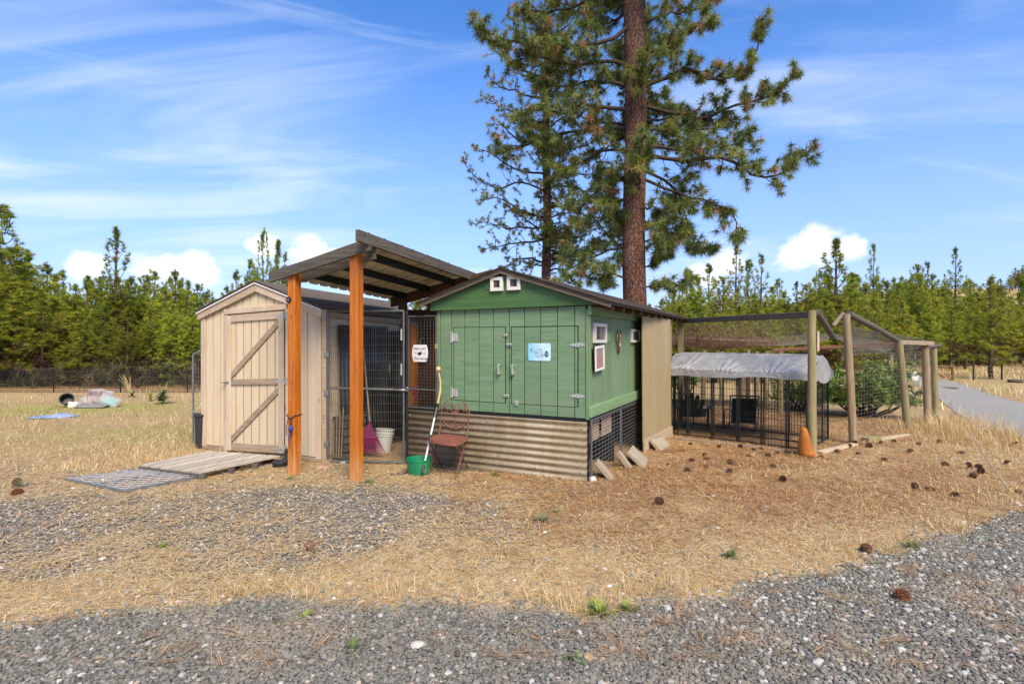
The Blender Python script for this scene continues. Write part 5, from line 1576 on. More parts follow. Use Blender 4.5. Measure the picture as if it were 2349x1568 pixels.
for P, r0, kw in (
    ([(1478, 240), (1540, 258), (1602, 270), (1675, 246), (1740, 230), (1802, 192), (1822, 170)], .040, {}),
    ([(1475, 215), (1530, 175), (1584, 160), (1638, 182), (1697, 168), (1722, 140), (1742, 88), (1747, 44)], .040, dict(twig=.42)),
    ([(1478, 352), (1566, 366), (1640, 362), (1693, 376), (1740, 404), (1790, 400), (1830, 368), (1862, 342)], .042, {}),
    ([(1478, 330), (1560, 345), (1640, 338), (1700, 330), (1718, 310), (1720, 296)], .034, {}),
    ([(1480, 390), (1540, 420), (1570, 492), (1576, 540), (1592, 564), (1630, 566)], .028, dict(droop=.25)),
    ([(1480, 405), (1550, 440), (1612, 462), (1660, 472), (1686, 500), (1690, 545)], .030, dict(droop=.3)),
    ([(1480, 300), (1540, 300), (1600, 296), (1660, 290), (1690, 270)], .034, {}),
    ([(1478, 130), (1520, 105), (1560, 92), (1600, 60), (1628, 50)], .030, dict(twig=.4)),
    ([(1478, 60), (1530, 35), (1590, 25), (1630, 2)], .030, {}),
    ([(1480, 470), (1520, 480), (1545, 520), (1520, 560)], .022, dict(droop=.2)),
    ([(1480, 615), (1510, 602), (1531, 576), (1533, 545)], .016, dict(twig=.3)),
    ([(1482, 660), (1522, 655), (1560, 642), (1582, 636)], .016, dict(twig=.3)),
    ([(1480, 560), (1515, 540), (1550, 535), (1580, 520)], .018, dict(twig=.35)),
    ([(1438, 60), (1383, 95), (1274, 106), (1161, 95), (1106, 80), (1088, 56)], .045, {}),
    ([(1440, 20), (1395, -20), (1330, 10), (1260, 30), (1200, 20)], .040, {}),
    ([(1436, 150), (1380, 140), (1310, 150), (1240, 130), (1180, 140)], .038, {}),
    ([(1436, 200), (1370, 185), (1300, 200), (1235, 190)], .036, {}),
    ([(1436, 262), (1354, 237), (1292, 262), (1235, 250), (1190, 262)], .038, {}),
    ([(1434, 292), (1310, 303), (1201, 339), (1140, 345)], .036, {}),
    ([(1434, 340), (1370, 350), (1300, 385), (1250, 380)], .030, {}),
    ([(1434, 400), (1380, 425), (1340, 470), (1325, 500)], .026, dict(droop=.25)),
    ([(1434, 350), (1405, 420), (1412, 470), (1424, 500)], .020, dict(droop=.3, twig=.3)),
    ([(1434, 480), (1390, 500), (1350, 515)], .020, {}),
    ([(1432, 562), (1370, 585), (1319, 597), (1289, 566)], .026, dict(twig=.4)),
    ([(1432, 640), (1380, 628), (1330, 640), (1280, 655)], .022, dict(twig=.4)),
    ([(1434, 600), (1400, 622), (1385, 660)], .016, dict(twig=.3)),
):
    dy = bp.rng.uniform(-0.5, 0.5)
    pts = [L_(px, py, dy * min(1, k / 2)) for k, (px, py) in enumerate(P)]
    pts[0] = np.array((0, 0, pts[0][2]))
    bp.limb(pts, r0, **{**dict(twig=.54, dens=.070, nl=.185), **kw})
for i in range(64):   # limbs towards and away from the view, and above it
    z = bp.rng.uniform(2.9, 11.6); az = bp.rng.uniform(0, 6.28)
    if z < 4.2 and math.sin(az) < -0.2: continue
    if z < 8.5:
        az = (1 if bp.rng.random() < 0.75 else -1) * math.pi / 2 + bp.rng.normal(0, 0.55)
    ln = bp.rng.uniform(1.2, 2.6)
    if math.sin(az) < 0 and z < 8: ln *= 0.6
    P = [np.array((0, 0, z))]; e = bp.rng.uniform(-0.35, 0.2)
    for k in range(4):
        e += 0.12; P.append(P[-1] + ln / 4 * np.array((math.cos(e) * math.cos(az), math.cos(e) * math.sin(az), math.sin(e))))
    bp.limb(P, .032, twig=.5, dens=.12)
big = bp.build('ponderosa_pine', 'large ponderosa pine with red-brown trunk towering behind the green coop', 54, .0055, .62, M['crown_big'], M['bark'])

YS = 13.6
sp_ = BigPine((1254 - CX) / FP * YS, YS, .135, .075, 9.6, 9)
L_ = sp_.local
for P in ([(1247, 551), (1175, 558), (1109, 572)], [(1247, 500), (1190, 480), (1150, 455), (1100, 462)], [(1247, 520), (1180, 525), (1130, 515), (1095, 505)], [(1247, 440), (1190, 420), (1140, 430), (1080, 395), (1072, 360)],
          [(1247, 400), (1180, 385), (1120, 350), (1090, 345)], [(1247, 330), (1190, 320), (1150, 290), (1125, 285)], [(1247, 290), (1190, 265), (1140, 240), (1112, 225)], [(1247, 230), (1190, 210), (1140, 195), (1115, 160)],
          [(1247, 180), (1200, 160), (1150, 130), (1130, 110)], [(1247, 120), (1200, 90), (1180, 60), (1165, 20)], [(1247, 70), (1225, 20), (1200, -10)], [(1260, 540), (1310, 520), (1350, 530), (1400, 515)], [(1260, 470), (1310, 480), (1360, 500), (1420, 480)],
          [(1260, 430), (1320, 430), (1370, 460), (1400, 450)], [(1260, 380), (1320, 400), (1380, 390)], [(1260, 330), (1320, 340), (1370, 320)], [(1260, 250), (1310, 240), (1360, 255)], [(1260, 160), (1310, 140), (1350, 120)], [(1260, 90), (1300, 60), (1330, 20)],
          [(1247, 600), (1200, 590), (1160, 610), (1135, 635)], [(1260, 590), (1320, 575), (1370, 560)], [(1260, 620), (1310, 615), (1345, 600)], [(1250, 640), (1200, 640), (1170, 655)]):
    dy = sp_.rng.uniform(-0.8, 0.8)
    pts = [L_(px, py, dy * min(1, k / 2)) for k, (px, py) in enumerate(P)]
    pts[0] = np.array((0, 0, pts[0][2]))
    sp_.limb(pts, .026, twig=.5, dens=.10, nl=.125, dead=.05)
for i in range(78):
    z = sp_.rng.uniform(3.3, 9.4); az = sp_.rng.uniform(0, 6.28); ln = sp_.rng.uniform(0.35, 1.4) * (1 if z < 8 else .6)
    P = [np.array((0, 0, z))]; e = sp_.rng.uniform(-0.15, 0.3)
    for k in range(4):
        e += 0.1; P.append(P[-1] + ln / 4 * np.array((math.cos(e) * math.cos(az), math.cos(e) * math.sin(az), math.sin(e))))
    sp_.limb(P, .020, twig=.42, dens=.10, nl=.11, first=.08)
sp_.K = [tuple(np.array(k) * np.array((1.35, 1.25, 1.05))) for k in sp_.K]
sp_.build('ponderosa_pine', 'slimmer yellow-green pine with twiggy branches behind the awning and coop', 34, .0044, .55, M['crown_big'], M['bark'])
# ------------------------------------------------------------ ramp and grate
def quad_pt(c, s, t):
    """bilinear point in a quad of four corners (front left, front right, back right, back left)"""
    return c[0] * (1 - s) * (1 - t) + c[1] * s * (1 - t) + c[2] * s * t + c[3] * (1 - s) * t
def ramp():
    c = [G(322, 1081), G(463, 1100), Vector((-2.80, 6.62, 0)), Vector((-3.87, 6.93, 0))]
    o = c[0].copy(); t = empty('wooden_ramp', o, 0, 'low weathered plank ramp leading to the cream shed door', 'ramp')
    c = [p - o for p in c]
    zt = lambda u: .082 + .02 * u
    n = 6
    for i in range(n):
        a, b = i / n + .018, (i + 1) / n - .018
        pts = [quad_pt(c, a, -.012), quad_pt(c, b, -.012), quad_pt(c, b, 1), quad_pt(c, a, 1)]
        m = MB(); m.prism([(p.x, p.y, zt(k // 2) - .018 + random.uniform(0, .003)) for k, p in enumerate(pts)], (0, 0, .018)); m.build('deck_board', M['deck'], t)
    for tt, h in ((.0, .0), (.5, .0), (.96, .0)):
        p, q = quad_pt(c, .01, tt), quad_pt(c, .99, tt)
        MB().beam((p.x, p.y, .030), (q.x, q.y, .030), .035, .066, c=.003).build('joist', M['dark_stain'] if tt else M['grey_wood'], t)
    for s in (.992, .012):
        for tt in (.02, .35, .65):
            p = quad_pt(c, s, tt); MB().box(p.x - .03, p.x + .03, p.y - .03, p.y + .03, -.03, .062, .003).build('leg', M['grey_wood'], t)
ramp()
def grate():
    c = [G(150, 1104), G(285.5, 1132), G(455, 1098), G(320, 1082)]
    o = c[0].copy(); t = empty('metal_grate', o, 0, 'pale diamond-mesh metal grate lying on gravel in front of the ramp', 'grate')
    c = [p - o for p in c]
    Z = .035
    m = MB(); bar = .011; nu, nv = 7.0, 11.0
    def seg(a, b):
        p, q = quad_pt(c, *a), quad_pt(c, *b)
        m.beam((p.x, p.y, Z), (q.x, q.y, Z), bar, .006, c=0)
    for k in range(-12, 20):     # two diagonal families clipped to the quad
        for sgn in (1, -1):
            pts = []
            # line: s*nu + sgn*t*nv*0.5 = k
            for s in (0.0, 1.0):
                tt = (k - s * nu) / (sgn * nv * .5)
                if 0 <= tt <= 1: pts.append((s, tt))
            for tt in (0.0, 1.0):
                s = (k - sgn * tt * nv * .5) / nu
                if 0 <= s <= 1: pts.append((s, tt))
            pts = sorted(set(pts))
            if len(pts) >= 2 and (abs(pts[0][0] - pts[-1][0]) + abs(pts[0][1] - pts[-1][1])) > .05: seg(pts[0], pts[-1])
    m.build('diamond_mesh', plain('pale_zinc', (0.52, 0.51, 0.49), .5, .3, .12, 20), t, kind='stuff')
    for i in range(4):
        p, q = c[i], c[(i + 1) % 4]
        MB().beam((p.x, p.y, .018), (q.x, q.y, .018), .022, .040, c=.003).build('rim', M['galv'], t)
    p, q = quad_pt(c, .52, 0), quad_pt(c, .52, 1)
    MB().beam((p.x, p.y, .030), (q.x, q.y, .030), .012, .016, c=0).build('rib', M['galv'], t)
grate()

# ------------------------------------------------------------ things left of the shed
def bin_():
    p = at(468, 1030, 7.62)
    t = empty('charcoal_bin', (p.x, p.y, -.01), 0, 'dark charcoal bin standing behind the left corner of the cream shed', 'bin')
    MB().lathe([(.100, 0), (.103, .02), (.118, .46), (.112, .46), (.098, .03)], 24).build('body', M['grey_bin'], t, smooth=True)
    MB().lathe([(.118, .462), (.130, .465), (.130, .490), (.119, .494)], 24).build('rim', M['grey_bin'], t, smooth=True)
bin_()
def pipe_frame():
    o = at(443, 960, 8.0); o.z = 0
    t = empty('pipe_frame', o, -fB.a, 'thin silver pipe cage frame behind the cream shed', 'frame')
    r = .014; H = 1.30
    pts = [((0, 0, 0), (0, 0, H)), ((0, 1.2, 0), (0, 1.2, H)), ((0, 0, H), (0, 1.2, H)), ((0, .0, H), (.35, .0, H + .12)), ((0, 1.2, H), (.35, 1.2, H + .12)), ((.35, 0, H + .12), (.35, 1.2, H + .12)), ((0, 0, .46), (.22, 0, .40)), ((0, 0, .03), (.7, 0, .03))]
    for p, q in pts: MB().tube([p, q], r, 8).build('pipe', M['galv'], t, smooth=True)
    g = MB(); wire_grid(g, (0, 0, .02), (1, 0, 0), (0, 0, 1), .7, H - .05, .06, .06, .0012); g.build('wire_mesh', M['wire_light'], t, kind='stuff')
pipe_frame()
def underbrush():
    global rng
    keep = rng; rng = np.random.default_rng(77); n = 900
    C = np.stack([rng.uniform(-19, -5.2, n), rng.uniform(16.6, 19.5, n), rng.uniform(0.05, 0.75, n) ** 1.2], 1)
    K = np.array([(0.09, 0.062, 0.042), (0.15, 0.10, 0.065), (0.055, 0.042, 0.03), (0.12, 0.13, 0.045)])[rng.integers(0, 4, n)]
    V, F, cc = tufts(C, np.tile(np.array([0, 0, 1.0]), (n, 1)), rng.uniform(.25, .5, n), 16, .008, .8, K); rng = keep
    tag(link('underbrush', np_mesh('underbrush', V, F, cc), M['bark_thin']), 'dark dead twigs and brush under the young pines behind the fence', 'underbrush', kind='stuff')
underbrush()
def low_fence():
    t = empty('wire_fence', (-17, 15.6, 0), 0, 'low dark wire fence along the foot of the young pines', 'fence')
    g = MB(); L = 9.6
    wires(g, [(0, .012, z) for z in np.arange(.04, .66, .05)], [(L, .012, z) for z in np.arange(.04, .66, .05)], .006)
    wires(g, [(x, .02, .0) for x in np.arange(.1, L, .15)], [(x, .02, .66) for x in np.arange(.1, L, .15)], .003)
    g.build('wire_mesh', M['dark_mesh'], t, kind='stuff')
    for i in range(6): MB().box(i * 1.92 - .012, i * 1.92 + .012, .03, .055, -.1, .68, .003).build('post', M['dark_mesh'], t)
low_fence()
def pillow(w, h, d, seed, sag=.2):
    r = np.random.default_rng(seed); m = MB(); n, k = 10, 10
    ph = r.uniform(0, 6, 6)
    def shape(sg):
        def fn(i, j):
            u, v = i * 2 - 1, j * 2 - 1
            e = max(0, 1 - abs(u) ** 3.2) * max(0, 1 - abs(v) ** 3.2)
            th = d * (.02 + .98 * e ** .5) * (1 + .22 * math.sin(5 * u + ph[0]) * math.sin(4 * v + ph[1]))
            return Vector((u * w * (1 - .06 * (1 - abs(v)) * math.sin(3 * v + ph[2])), sg * th, v * h * (1 - .05 * math.sin(3 * u + ph[3])) - sag * .03 * math.cos(2 * u)))
        return fn
    m.grid(n, k, shape(1)); m.grid(n, k, shape(-1))
    return m
def bag(name, label, p, size, rot, mat, seed):
    o = pillow(*size, seed).build(name, M[mat], None, smooth='all')
    o.location = (bx + (p[0] - bx) * .85, p[1], p[2] * .82); o.rotation_euler = rot; o.scale = (.8, .8, .8)
    tag(o, label, 'bag', 'bags dumped on the old pile')
    return o
def print_bag(name, base, prints, sc):
    m, t, b, out = new_mat(name); o = ocoord(t)
    c = t.mix(t.rng(t.noise(o, 14, 5, .6), .4, .65), base, tuple(q * .7 for q in base))
    for (x0, x1, z0, z1), col in prints:
        sp = t.new('ShaderNodeSeparateXYZ'); t.put(sp.inputs[0], o)
        f = t.math('MULTIPLY', t.math('MULTIPLY', t.rng(sp.outputs[0], x0 - .005, x0 + .005), t.rng(sp.outputs[0], x1 + .005, x1 - .005)), t.math('MULTIPLY', t.rng(sp.outputs[2], z0 - .005, z0 + .005), t.rng(sp.outputs[2], z1 + .005, z1 - .005)))
        c = t.mix(t.math('MULTIPLY', f, .85), c, col)
    t.put(b.inputs['Base Color'], c); b.inputs['Roughness'].default_value = .4
    bump(t, b, t.noise(o, 22, 4, .6, .8), .6, .02)
    return m
M['bag_print'] = print_bag('printed_soil_bag', (0.30, 0.265, 0.235), [((-.11, .11, .06, .17), (0.17, 0.08, 0.08)), ((-.12, .12, -.19, .03), (0.42, 0.30, 0.28)), ((-.10, .10, -.24, -.21), (0.30, 0.04, 0.05))], 1)
M['bag_mint'] = print_bag('mint_soil_bag', (0.33, 0.325, 0.30), [((-.05, .24, -.15, .06), (0.19, 0.38, 0.31)), ((-.24, -.10, -.05, .10), (0.36, 0.27, 0.24))], 1)
b0 = G(215, 934); bx, by = b0.x, b0.y
bag('soil_bag', 'white soil bag with pink printed panel standing upright in the pile', (bx - .02, by + .02, .27), (.17, .25, .07), (R(-10), R(4), R(8)), 'bag_print', 3)
bag('soil_bag', 'torn teal and white soil bag sloping down the right of the pile', (bx + .30, by + .10, .20), (.30, .17, .06), (R(-38), R(26), R(6)), 'bag_mint', 4)
bag('soil_bag', 'grey printed soil bag half under the others in the pile', (bx + .16, by + .05, .14), (.20, .15, .08), (R(-30), R(38), R(10)), 'bag_grey', 5)
bag('soil_bag', 'crumpled white soil bag slumped at the left foot of the pile', (bx - .30, by + .0, .12), (.20, .13, .09), (R(-20), R(-38), R(-8)), 'bag_white', 6)
bag('soil_bag', 'white soil bag folded over the top of the pile', (bx + .10, by + .22, .38), (.22, .10, .07), (R(-50), R(14), R(4)), 'bag_white', 7)
bag('soil_bag', 'flat dark bag lying under the pile', (bx + .02, by - .10, .05), (.42, .12, .05), (R(-80), 0, R(3)), 'bag_grey', 8)
def junk():
    t = empty('black_pot', (bx - .62, by + .05, 0), 0, 'broken black nursery pot in the grass left of the bag pile', 'pot')
    MB().lathe([(.10, 0), (.13, .16), (.145, .165), (.145, .185), (.12, .18), (.09, .02)], 14).build('body', M['black_plastic'], t, smooth=True)
    t.rotation_euler = (R(60), 0, R(30)); t.location.z = .12
    o = MB().box(-.10, .10, -.06, .06, 0, .13, .01).build('white_box', M['white_plastic'], None); o.location = (bx - .42, by - .04, 0); o.rotation_euler = (0, R(6), R(20))
    tag(o, 'small dirty white box between pot and bag pile', 'box')
junk()
def tarp():
    c = G(124, 956); m = MB(); r = np.random.default_rng(4)
    def fn(i, j):
        x, y = (i - .5) * .86, (j - .5) * .62
        e = max(0, 1 - (2 * abs(i - .5)) ** 3) * max(0, 1 - (2 * abs(j - .5)) ** 3)
        return Vector((x + .02 * math.sin(14 * y), y + .02 * math.sin(11 * x), .012 + .055 * e * (.5 + .5 * math.sin(9 * x + 4 * y)) + .03 * e * math.sin(17 * x) ** 2))
    m.grid(26, 16, fn); o = m.build('blue_tarp', M['blue_tarp'], None, smooth='all'); o.location = c; o.scale = (.85, .8, .8)
    tag(o, 'crumpled faded blue tarp lying flat in the dry grass', 'tarp')
tarp()

# ------------------------------------------------------------ plants
def leaf_mesh(m, base, az, el, L, w, droop=.6):
    base = Vector(base); n = 4; pts = []
    d = Vector((math.cos(az), math.sin(az), 0)); s = Vector((-math.sin(az), math.cos(az), 0))
    p = base.copy(); e = el; vs = []
    for k in range(n + 1):
        f = k / n; ww = w * math.sin(math.pi * (.12 + .86 * f)) * .5
        vs += [p - s * ww, p + s * ww]
        p = p + (d * math.cos(e) + Vector((0, 0, math.sin(e)))) * (L / n); e -= droop / n
    m.add(vs, [(2 * k, 2 * k + 1, 2 * k + 3, 2 * k + 2) for k in range(n)])
M['mullein'] = plain('mullein_leaf', (0.13, 0.19, 0.05), .8, 0, .35, 12)
M['weed'] = plain('weed_leaf', (0.105, 0.155, 0.030), .7, 0, .4, 14)
M['weed_grey'] = plain('grey_green_leaf', (0.15, 0.18, 0.09), .8, 0, .35, 14)
M['weed_lime'] = plain('lime_leaf', (0.20, 0.24, 0.03), .7, 0, .35, 14)
M['stalk'] = plain('dry_stalk', (0.38, 0.28, 0.13), .85, 0, .25, 14)
M['red_stalk'] = plain('red_dry_stalk', (0.23, 0.085, 0.035), .85, 0, .3, 14)
def mullein(px, py, h, n, label, mat='mullein', spikes=4):
    p = G(px, py); t = empty('mullein_plant', p, 0, label, 'plant'); r = random.Random(px)
    m = MB()
    for i in range(n): leaf_mesh(m, (0, 0, .02 + h * .5 * r.random()), r.uniform(0, 6.28), r.uniform(.2, 1.3), h * r.uniform(.45, .75), h * .16, 1.0)
    m.build('leaves', M[mat], t, smooth='all')
    for i in range(spikes):
        a = r.uniform(0, 6.28); x, y = .10 * math.cos(a), .06 * math.sin(a)
        MB().tube([(x * .3, y * .3, 0), (x, y, h * .8), (x * 1.2, y * 1.2, h * r.uniform(1.15, 1.5))], [.010, .012, .006], 6).build('flower_spike', M['stalk'] if i % 2 else M['mullein'], t)
mullein(372, 926, .40, 46, 'broad-leaved green mullein plant in the dry field before the fence')
mullein(346, 920, .26, 16, 'small yellowing mullein beside the larger green one', 'weed_lime', 2)
def stalks():
    p = G(303, 912); t = empty('dry_stalk_clump', p, 0, 'leaning clump of dead pale stalks between bag pile and mullein', 'plant'); r = random.Random(2)
    for i in range(12):
        dx = -.10 - .26 * r.random(); h = r.uniform(.35, .62)
        MB().tube([(r.uniform(-.05, .05), r.uniform(-.05, .05), 0), (dx * .4, .02, h * .5), (dx + r.uniform(-.04, .1), .03, h)], [.010, .008, .004], 5).build('stalk', M['stalk'], t)
    m = MB()
    for i in range(14): leaf_mesh(m, (0, 0, .02 + .1 * r.random()), r.uniform(0, 6.28), r.uniform(.5, 1.4), .16, .035, .8)
    m.build('leaves', M['weed'], t)
stalks()
def weed(px, py, rad, mat, label, n=46, tall=1.0, name='weed'):
    p = G(px, py); p.z = float(gz(np.array([p.x]), np.array([p.y]))[0])
    t = empty(name, p, 0, label, 'weed'); r = random.Random(px * 7 + py); m = MB()
    for i in range(n):
        a = r.uniform(0, 6.28); q = rad * .35 * r.random()
        leaf_mesh(m, (q * math.cos(a), q * math.sin(a) * .8, .0), a + r.uniform(-.6, .6), r.uniform(.25, 1.35), rad * r.uniform(.5, 1.1) * tall, rad * .055 + .003, r.uniform(.2, 1.3))
    m.build('leaves', M[mat], t, smooth='all')
for args in ((848, 1110, .085, 'weed_grey', 'grey-green weed tuft at the foot of the nearer orange post', 70), (1135, 1092, .07, 'weed', 'dark green weed tuft below the corrugated skirt', 60), (1050, 1086, .05, 'weed', 'small green weed under the rusty chair', 40),
             (375, 1258, .075, 'weed_lime', 'bright green grass tuft alone on the gravelly yard', 60), (1243, 1198, .10, 'weed_grey', 'spreading pale green weed on bare ground before the coop', 60), (1280, 1180, .08, 'weed_lime', 'yellow-green weed beside the spreading pale one', 36), (1672, 1280, .075, 'weed', 'round dark green weed in the straw near the gravel edge', 70),
             (1375, 1408, .10, 'weed_lime', 'mossy green grass clump at the driveway edge', 80), (1440, 1400, .08, 'weed_lime', 'smaller mossy clump beside the green one at the driveway edge', 60), (810, 1488, .07, 'weed', 'green tuft under a spray of needles in the gravel', 40), (1320, 1520, .06, 'weed', 'low green weed deep in the driveway gravel', 40),
             (48, 1118, .10, 'weed_grey', 'grey-green weed beside the two cones at the field edge', 50), (700, 1418, .06, 'weed_lime', 'small lime grass tuft at the gravel edge under dry grass', 40), (665, 1100, .07, 'weed_lime', 'short grass tuft at the foot of the post by the shed', 40), (560, 1080, .06, 'weed_grey', 'pale weed growing under the plank ramp edge', 30),
             (2090, 1258, .09, 'weed_lime', 'green patch of grass at the right gravel edge', 50), (335, 1470, .05, 'weed', 'tiny green sprout in the gravel with red needles', 24), (1310, 890, .12, 'weed', 'weed hidden behind coop', 0)):
    if args[-1]: weed(*args)
def redtwig(px, py):
    p = G(px, py); t = empty('dry_weed', p, 0, 'red-brown dead weed stalks sticking out of the yard', 'weed'); r = random.Random(1)
    for i in range(7): MB().tube([(0, 0, 0), (r.uniform(-.05, .05), r.uniform(-.03, .03), .06), (r.uniform(-.10, .08), r.uniform(-.05, .05), r.uniform(.07, .13))], [.003, .0025, .0015], 4).build('stalk', M['red_stalk'], t)
redtwig(712, 1268)
# juniper-like bushes in the run
def bush(px, py, Y, w, h, label, seed, n=420, stems=26):
    X = (px - CX) / FP * Y
    t = empty('bush', (X, Y, -.02), 0, label, 'bush'); r = np.random.default_rng(seed)
    m = MB(); C = []; A = []; K = []
    for i in range(stems):
        a = r.uniform(0, 6.28); rr = r.uniform(.3, 1.0); e = np.array((w * rr * math.cos(a), .55 * w * rr * math.sin(a), h * r.uniform(.38, .95)))
        mid = np.array((e[0] * .45 + r.normal(0, .05), e[1] * .45, e[2] * .28 + r.normal(0, .04)))
        m.tube([(r.normal(0, .06), r.normal(0, .04), 0), tuple(mid), tuple(e * np.array((.8, .8, .75))), tuple(e)], [.022, .016, .010, .004], 5)
        for q in range(n // stems):
            p = mid + (e - mid) * r.uniform(.35, 1.1) + r.normal(0, .10, 3)
            p[2] = max(p[2], h * .33)
            C.append(p); A.append(unit(e - mid + np.array((0, 0, .4)))); g = r.random()
            K.append((0.13, 0.21, 0.04) if g < .5 else ((0.22, 0.30, 0.06) if g < .85 else (0.40, 0.42, 0.16)))
    m.build('stems', M['branch'], t)
    global rng
    keep = rng; rng = r
    V, F, cc = tufts(np.array(C), np.array(A), np.full(len(C), .13), 13, .015, .7, np.array(K)); rng = keep
    link('foliage', np_mesh('foliage', V, F, cc), M['crown_big'], t)
bush(1985, 960, 10.7, 1.05, 1.02, 'wide green bush with bare twisted lower stems inside the run', 3, 900, 34)
bush(1830, 960, 11.5, .55, .85, 'smaller leafy bush behind the kennel end', 5, 260, 14)
bush(1575, 860, 15.0, .8, .9, 'shrub at the back of the run behind the kennel', 7, 200, 12)

# ------------------------------------------------------------ things in the passage
def rake():
    Y = 7.05
    apex = at(848, 967, Y); top = at(834, 800, Y + .25)
    t = empty('leaf_rake', (apex.x, apex.y, 0), 0, 'magenta plastic leaf rake leaning behind the wire gate', 'rake')
    L = lambda p: (p.x - apex.x, p.y - apex.y, p.z)
    MB().tube([L(apex), L((apex + top) / 2), L(top)], .011, 8).build('handle', M['pole_wood'], t, smooth=True)
    z0 = apex.z; zb = .06; a0, a1 = -.52, .50; n = 24; H = z0 - zb
    def pt(f, s):
        a = a0 + (a1 - a0) * f; rr = s * (H / math.cos(a) if abs(a) < .8 else H)
        rr = min(rr, H * 1.12 * s)
        return Vector((rr * math.sin(a), -.02 - .05 * s, z0 - rr * math.cos(a)))
    m = MB(); m.grid(24, 6, lambda i, j: pt(i, .04 + .56 * j) + Vector((0, .006 * math.sin(i * 24 * math.pi), 0)))
    o = m.build('fan', M['magenta'], t, smooth='all'); o.modifiers.new('thickness', 'SOLIDIFY').thickness = .003
    for i in range(n + 1): MB().tube([tuple(pt(i / n, .58)), tuple(pt(i / n, .85)), tuple(pt(i / n, 1.0) + Vector((0, -.015, 0)))], [.0055, .005, .004], 5).build('tine', M['magenta'], t)
    for f in (0, 1): MB().tube([tuple(pt(f, .03)), tuple(pt(f, 1.0))], .007, 6).build('edge_rib', M['magenta'], t)
rake()
def white_bucket():
    p = at(878, 1029, 7.35)
    t = empty('white_bucket', (p.x, p.y, 0), 0, 'dirty white pail standing behind the rake in the passage', 'bucket')
    MB().lathe([(.118, 0), (.122, .01), (.140, .34), (.134, .34), (.116, .02)], 24).build('body', M['white_plastic'], t, smooth=True)
    for z, r in ((.335, .147), (.285, .144), (.25, .141)): MB().lathe([(r - .008, z - .008), (r, z - .006), (r, z + .008), (r - .008, z + .010)], 24).build('rim', M['white_plastic'], t, smooth=True)
    t.rotation_euler = (R(-3), R(5), 0); t.scale = (.88, .88, .9)
white_bucket()
def passage_backdrop():  # dark boards added across the open end to give the passage its shade
    t = fthing('dark_backdrop', fA, 'added dark boards standing in for the shade at the back of the passage', 'wall')
    for i in range(9):
        u0 = -1.02 + i * .16; MB().box(u0 + .003, u0 + .157, 2.55, 2.572, -.02, 1.98, .002).build('board', M['dark_stain'], t)
passage_backdrop()
o = MB().box(-.052, .052, -.052, .052, -.06, 1.75, .006).build('inner_post', M['orange'], None); o.location = fA.world(-.58, 2.03, 0); o.rotation_euler = (0, 0, -fA.a)
tag(o, 'short orange post at the back of the passage behind the wire panel', 'post')
m = MB(); m.grid(6, 8, lambda i, j: Vector(((i - .5) * (.06 + .03 * math.sin(5 * j)), .012 * math.sin(9 * i + 3 * j), -.21 * j)))
o = m.build('red_rag', M['red_cloth'], None, smooth='all'); o.location = at(953, 884, 7.55); o.rotation_euler = (0, 0, .3); o.modifiers.new('thickness', 'SOLIDIFY').thickness = .004
tag(o, 'red rag hanging beside the inner orange post', 'rag')
def crate():
    p = fB.world(.06, .34, 0); t = empty('scrap_crate', p, -fB.a, 'weathered grey crate of sticks behind the gate beside the shed', 'crate')
    for i in range(5):
        MB().box(-.02, .16, -.18, -.165, .02 + i * .10, .10 + i * .10, .002).build('slat', M['grey_wood'], t); MB().box(.16, .175, -.18, .2, .02 + i * .10, .10 + i * .10, .002).build('slat', M['grey_wood'], t)
    MB().box(-.03, .18, -.19, .21, .52, .55, .003).build('lid', M['grey_wood'], t)
    for i in range(4): MB().tube([(.0 + .04 * i, -.2, .05), (.03 + .05 * i, -.23, .5 + .06 * i)], .008, 6).build('stick', M['pole_wood'], t)
crate()
# ground cover in the passage
def stone_thing(name, label, p, r, mat, seed, cat='rock', fl=.65):
    q = np.random.default_rng(seed); v, f = ICO_V.copy(), ICO_F
    bm = bmesh.new(); bmesh.ops.create_icosphere(bm, subdivisions=2, radius=1)
    for vv in bm.verts:
        n = vv.co; k = 1 + .18 * math.sin(3.1 * n.x + seed) * math.cos(2.3 * n.y + seed) + .10 * math.sin(5 * n.z + 2 * n.x)
        vv.co = Vector((n.x * r * k * 1.2, n.y * r * k, n.z * r * fl * k))
    me = bpy.data.meshes.new(name); bm.to_mesh(me); bm.free()
    o = link(name, me, M[mat]); o.location = (p.x, p.y, r * fl * .55); o.rotation_euler = (0, 0, seed)
    return tag(o, label, cat)
stone_thing('rock', 'tan rock under the shed corner by the gate hinge', G(752, 1062), .055, 'rock_brown', 1)
stone_thing('rock', 'pale rock on the ground below the wire gate', G(786, 1064), .036, 'rock_white', 2)
stone_thing('rock', 'flat orange-brown rock half buried between shed corner and post', G(742, 1075), .075, 'rock_brown', 3, fl=.4)
stone_thing('rock', 'angular white stone lying in the driveway gravel', G(958, 1482), .030, 'rock_white', 4, fl=.5)
stone_thing('rock', 'pinkish stone in the driveway gravel', G(1352, 1510), .024, 'rock_brown', 5)
stone_thing('rock', 'upright white stone against the coop corner post', G(1359, 1106), .032, 'rock_white', 6, fl=1.5)
def elbow():
    p = G(640, 1072); t = empty('drain_elbow', p, 0, 'black plastic drain pipe elbow lying beside the shed step', 'pipe')
    MB().tube([(-.06, 0, .05), (.02, .0, .05), (.075, .02, .07), (.095, .04, .13), (.10, .05, .20)], [.045, .047, .046, .045, .047], 14).build('pipe_body', M['black_plastic'], t, smooth=True)
    MB().lathe([(.047, -.02), (.053, -.02), (.053, .02), (.047, .02)], 14, (.10, .05, .19)).build('collar', M['black_plastic'], t, smooth=True)
elbow()

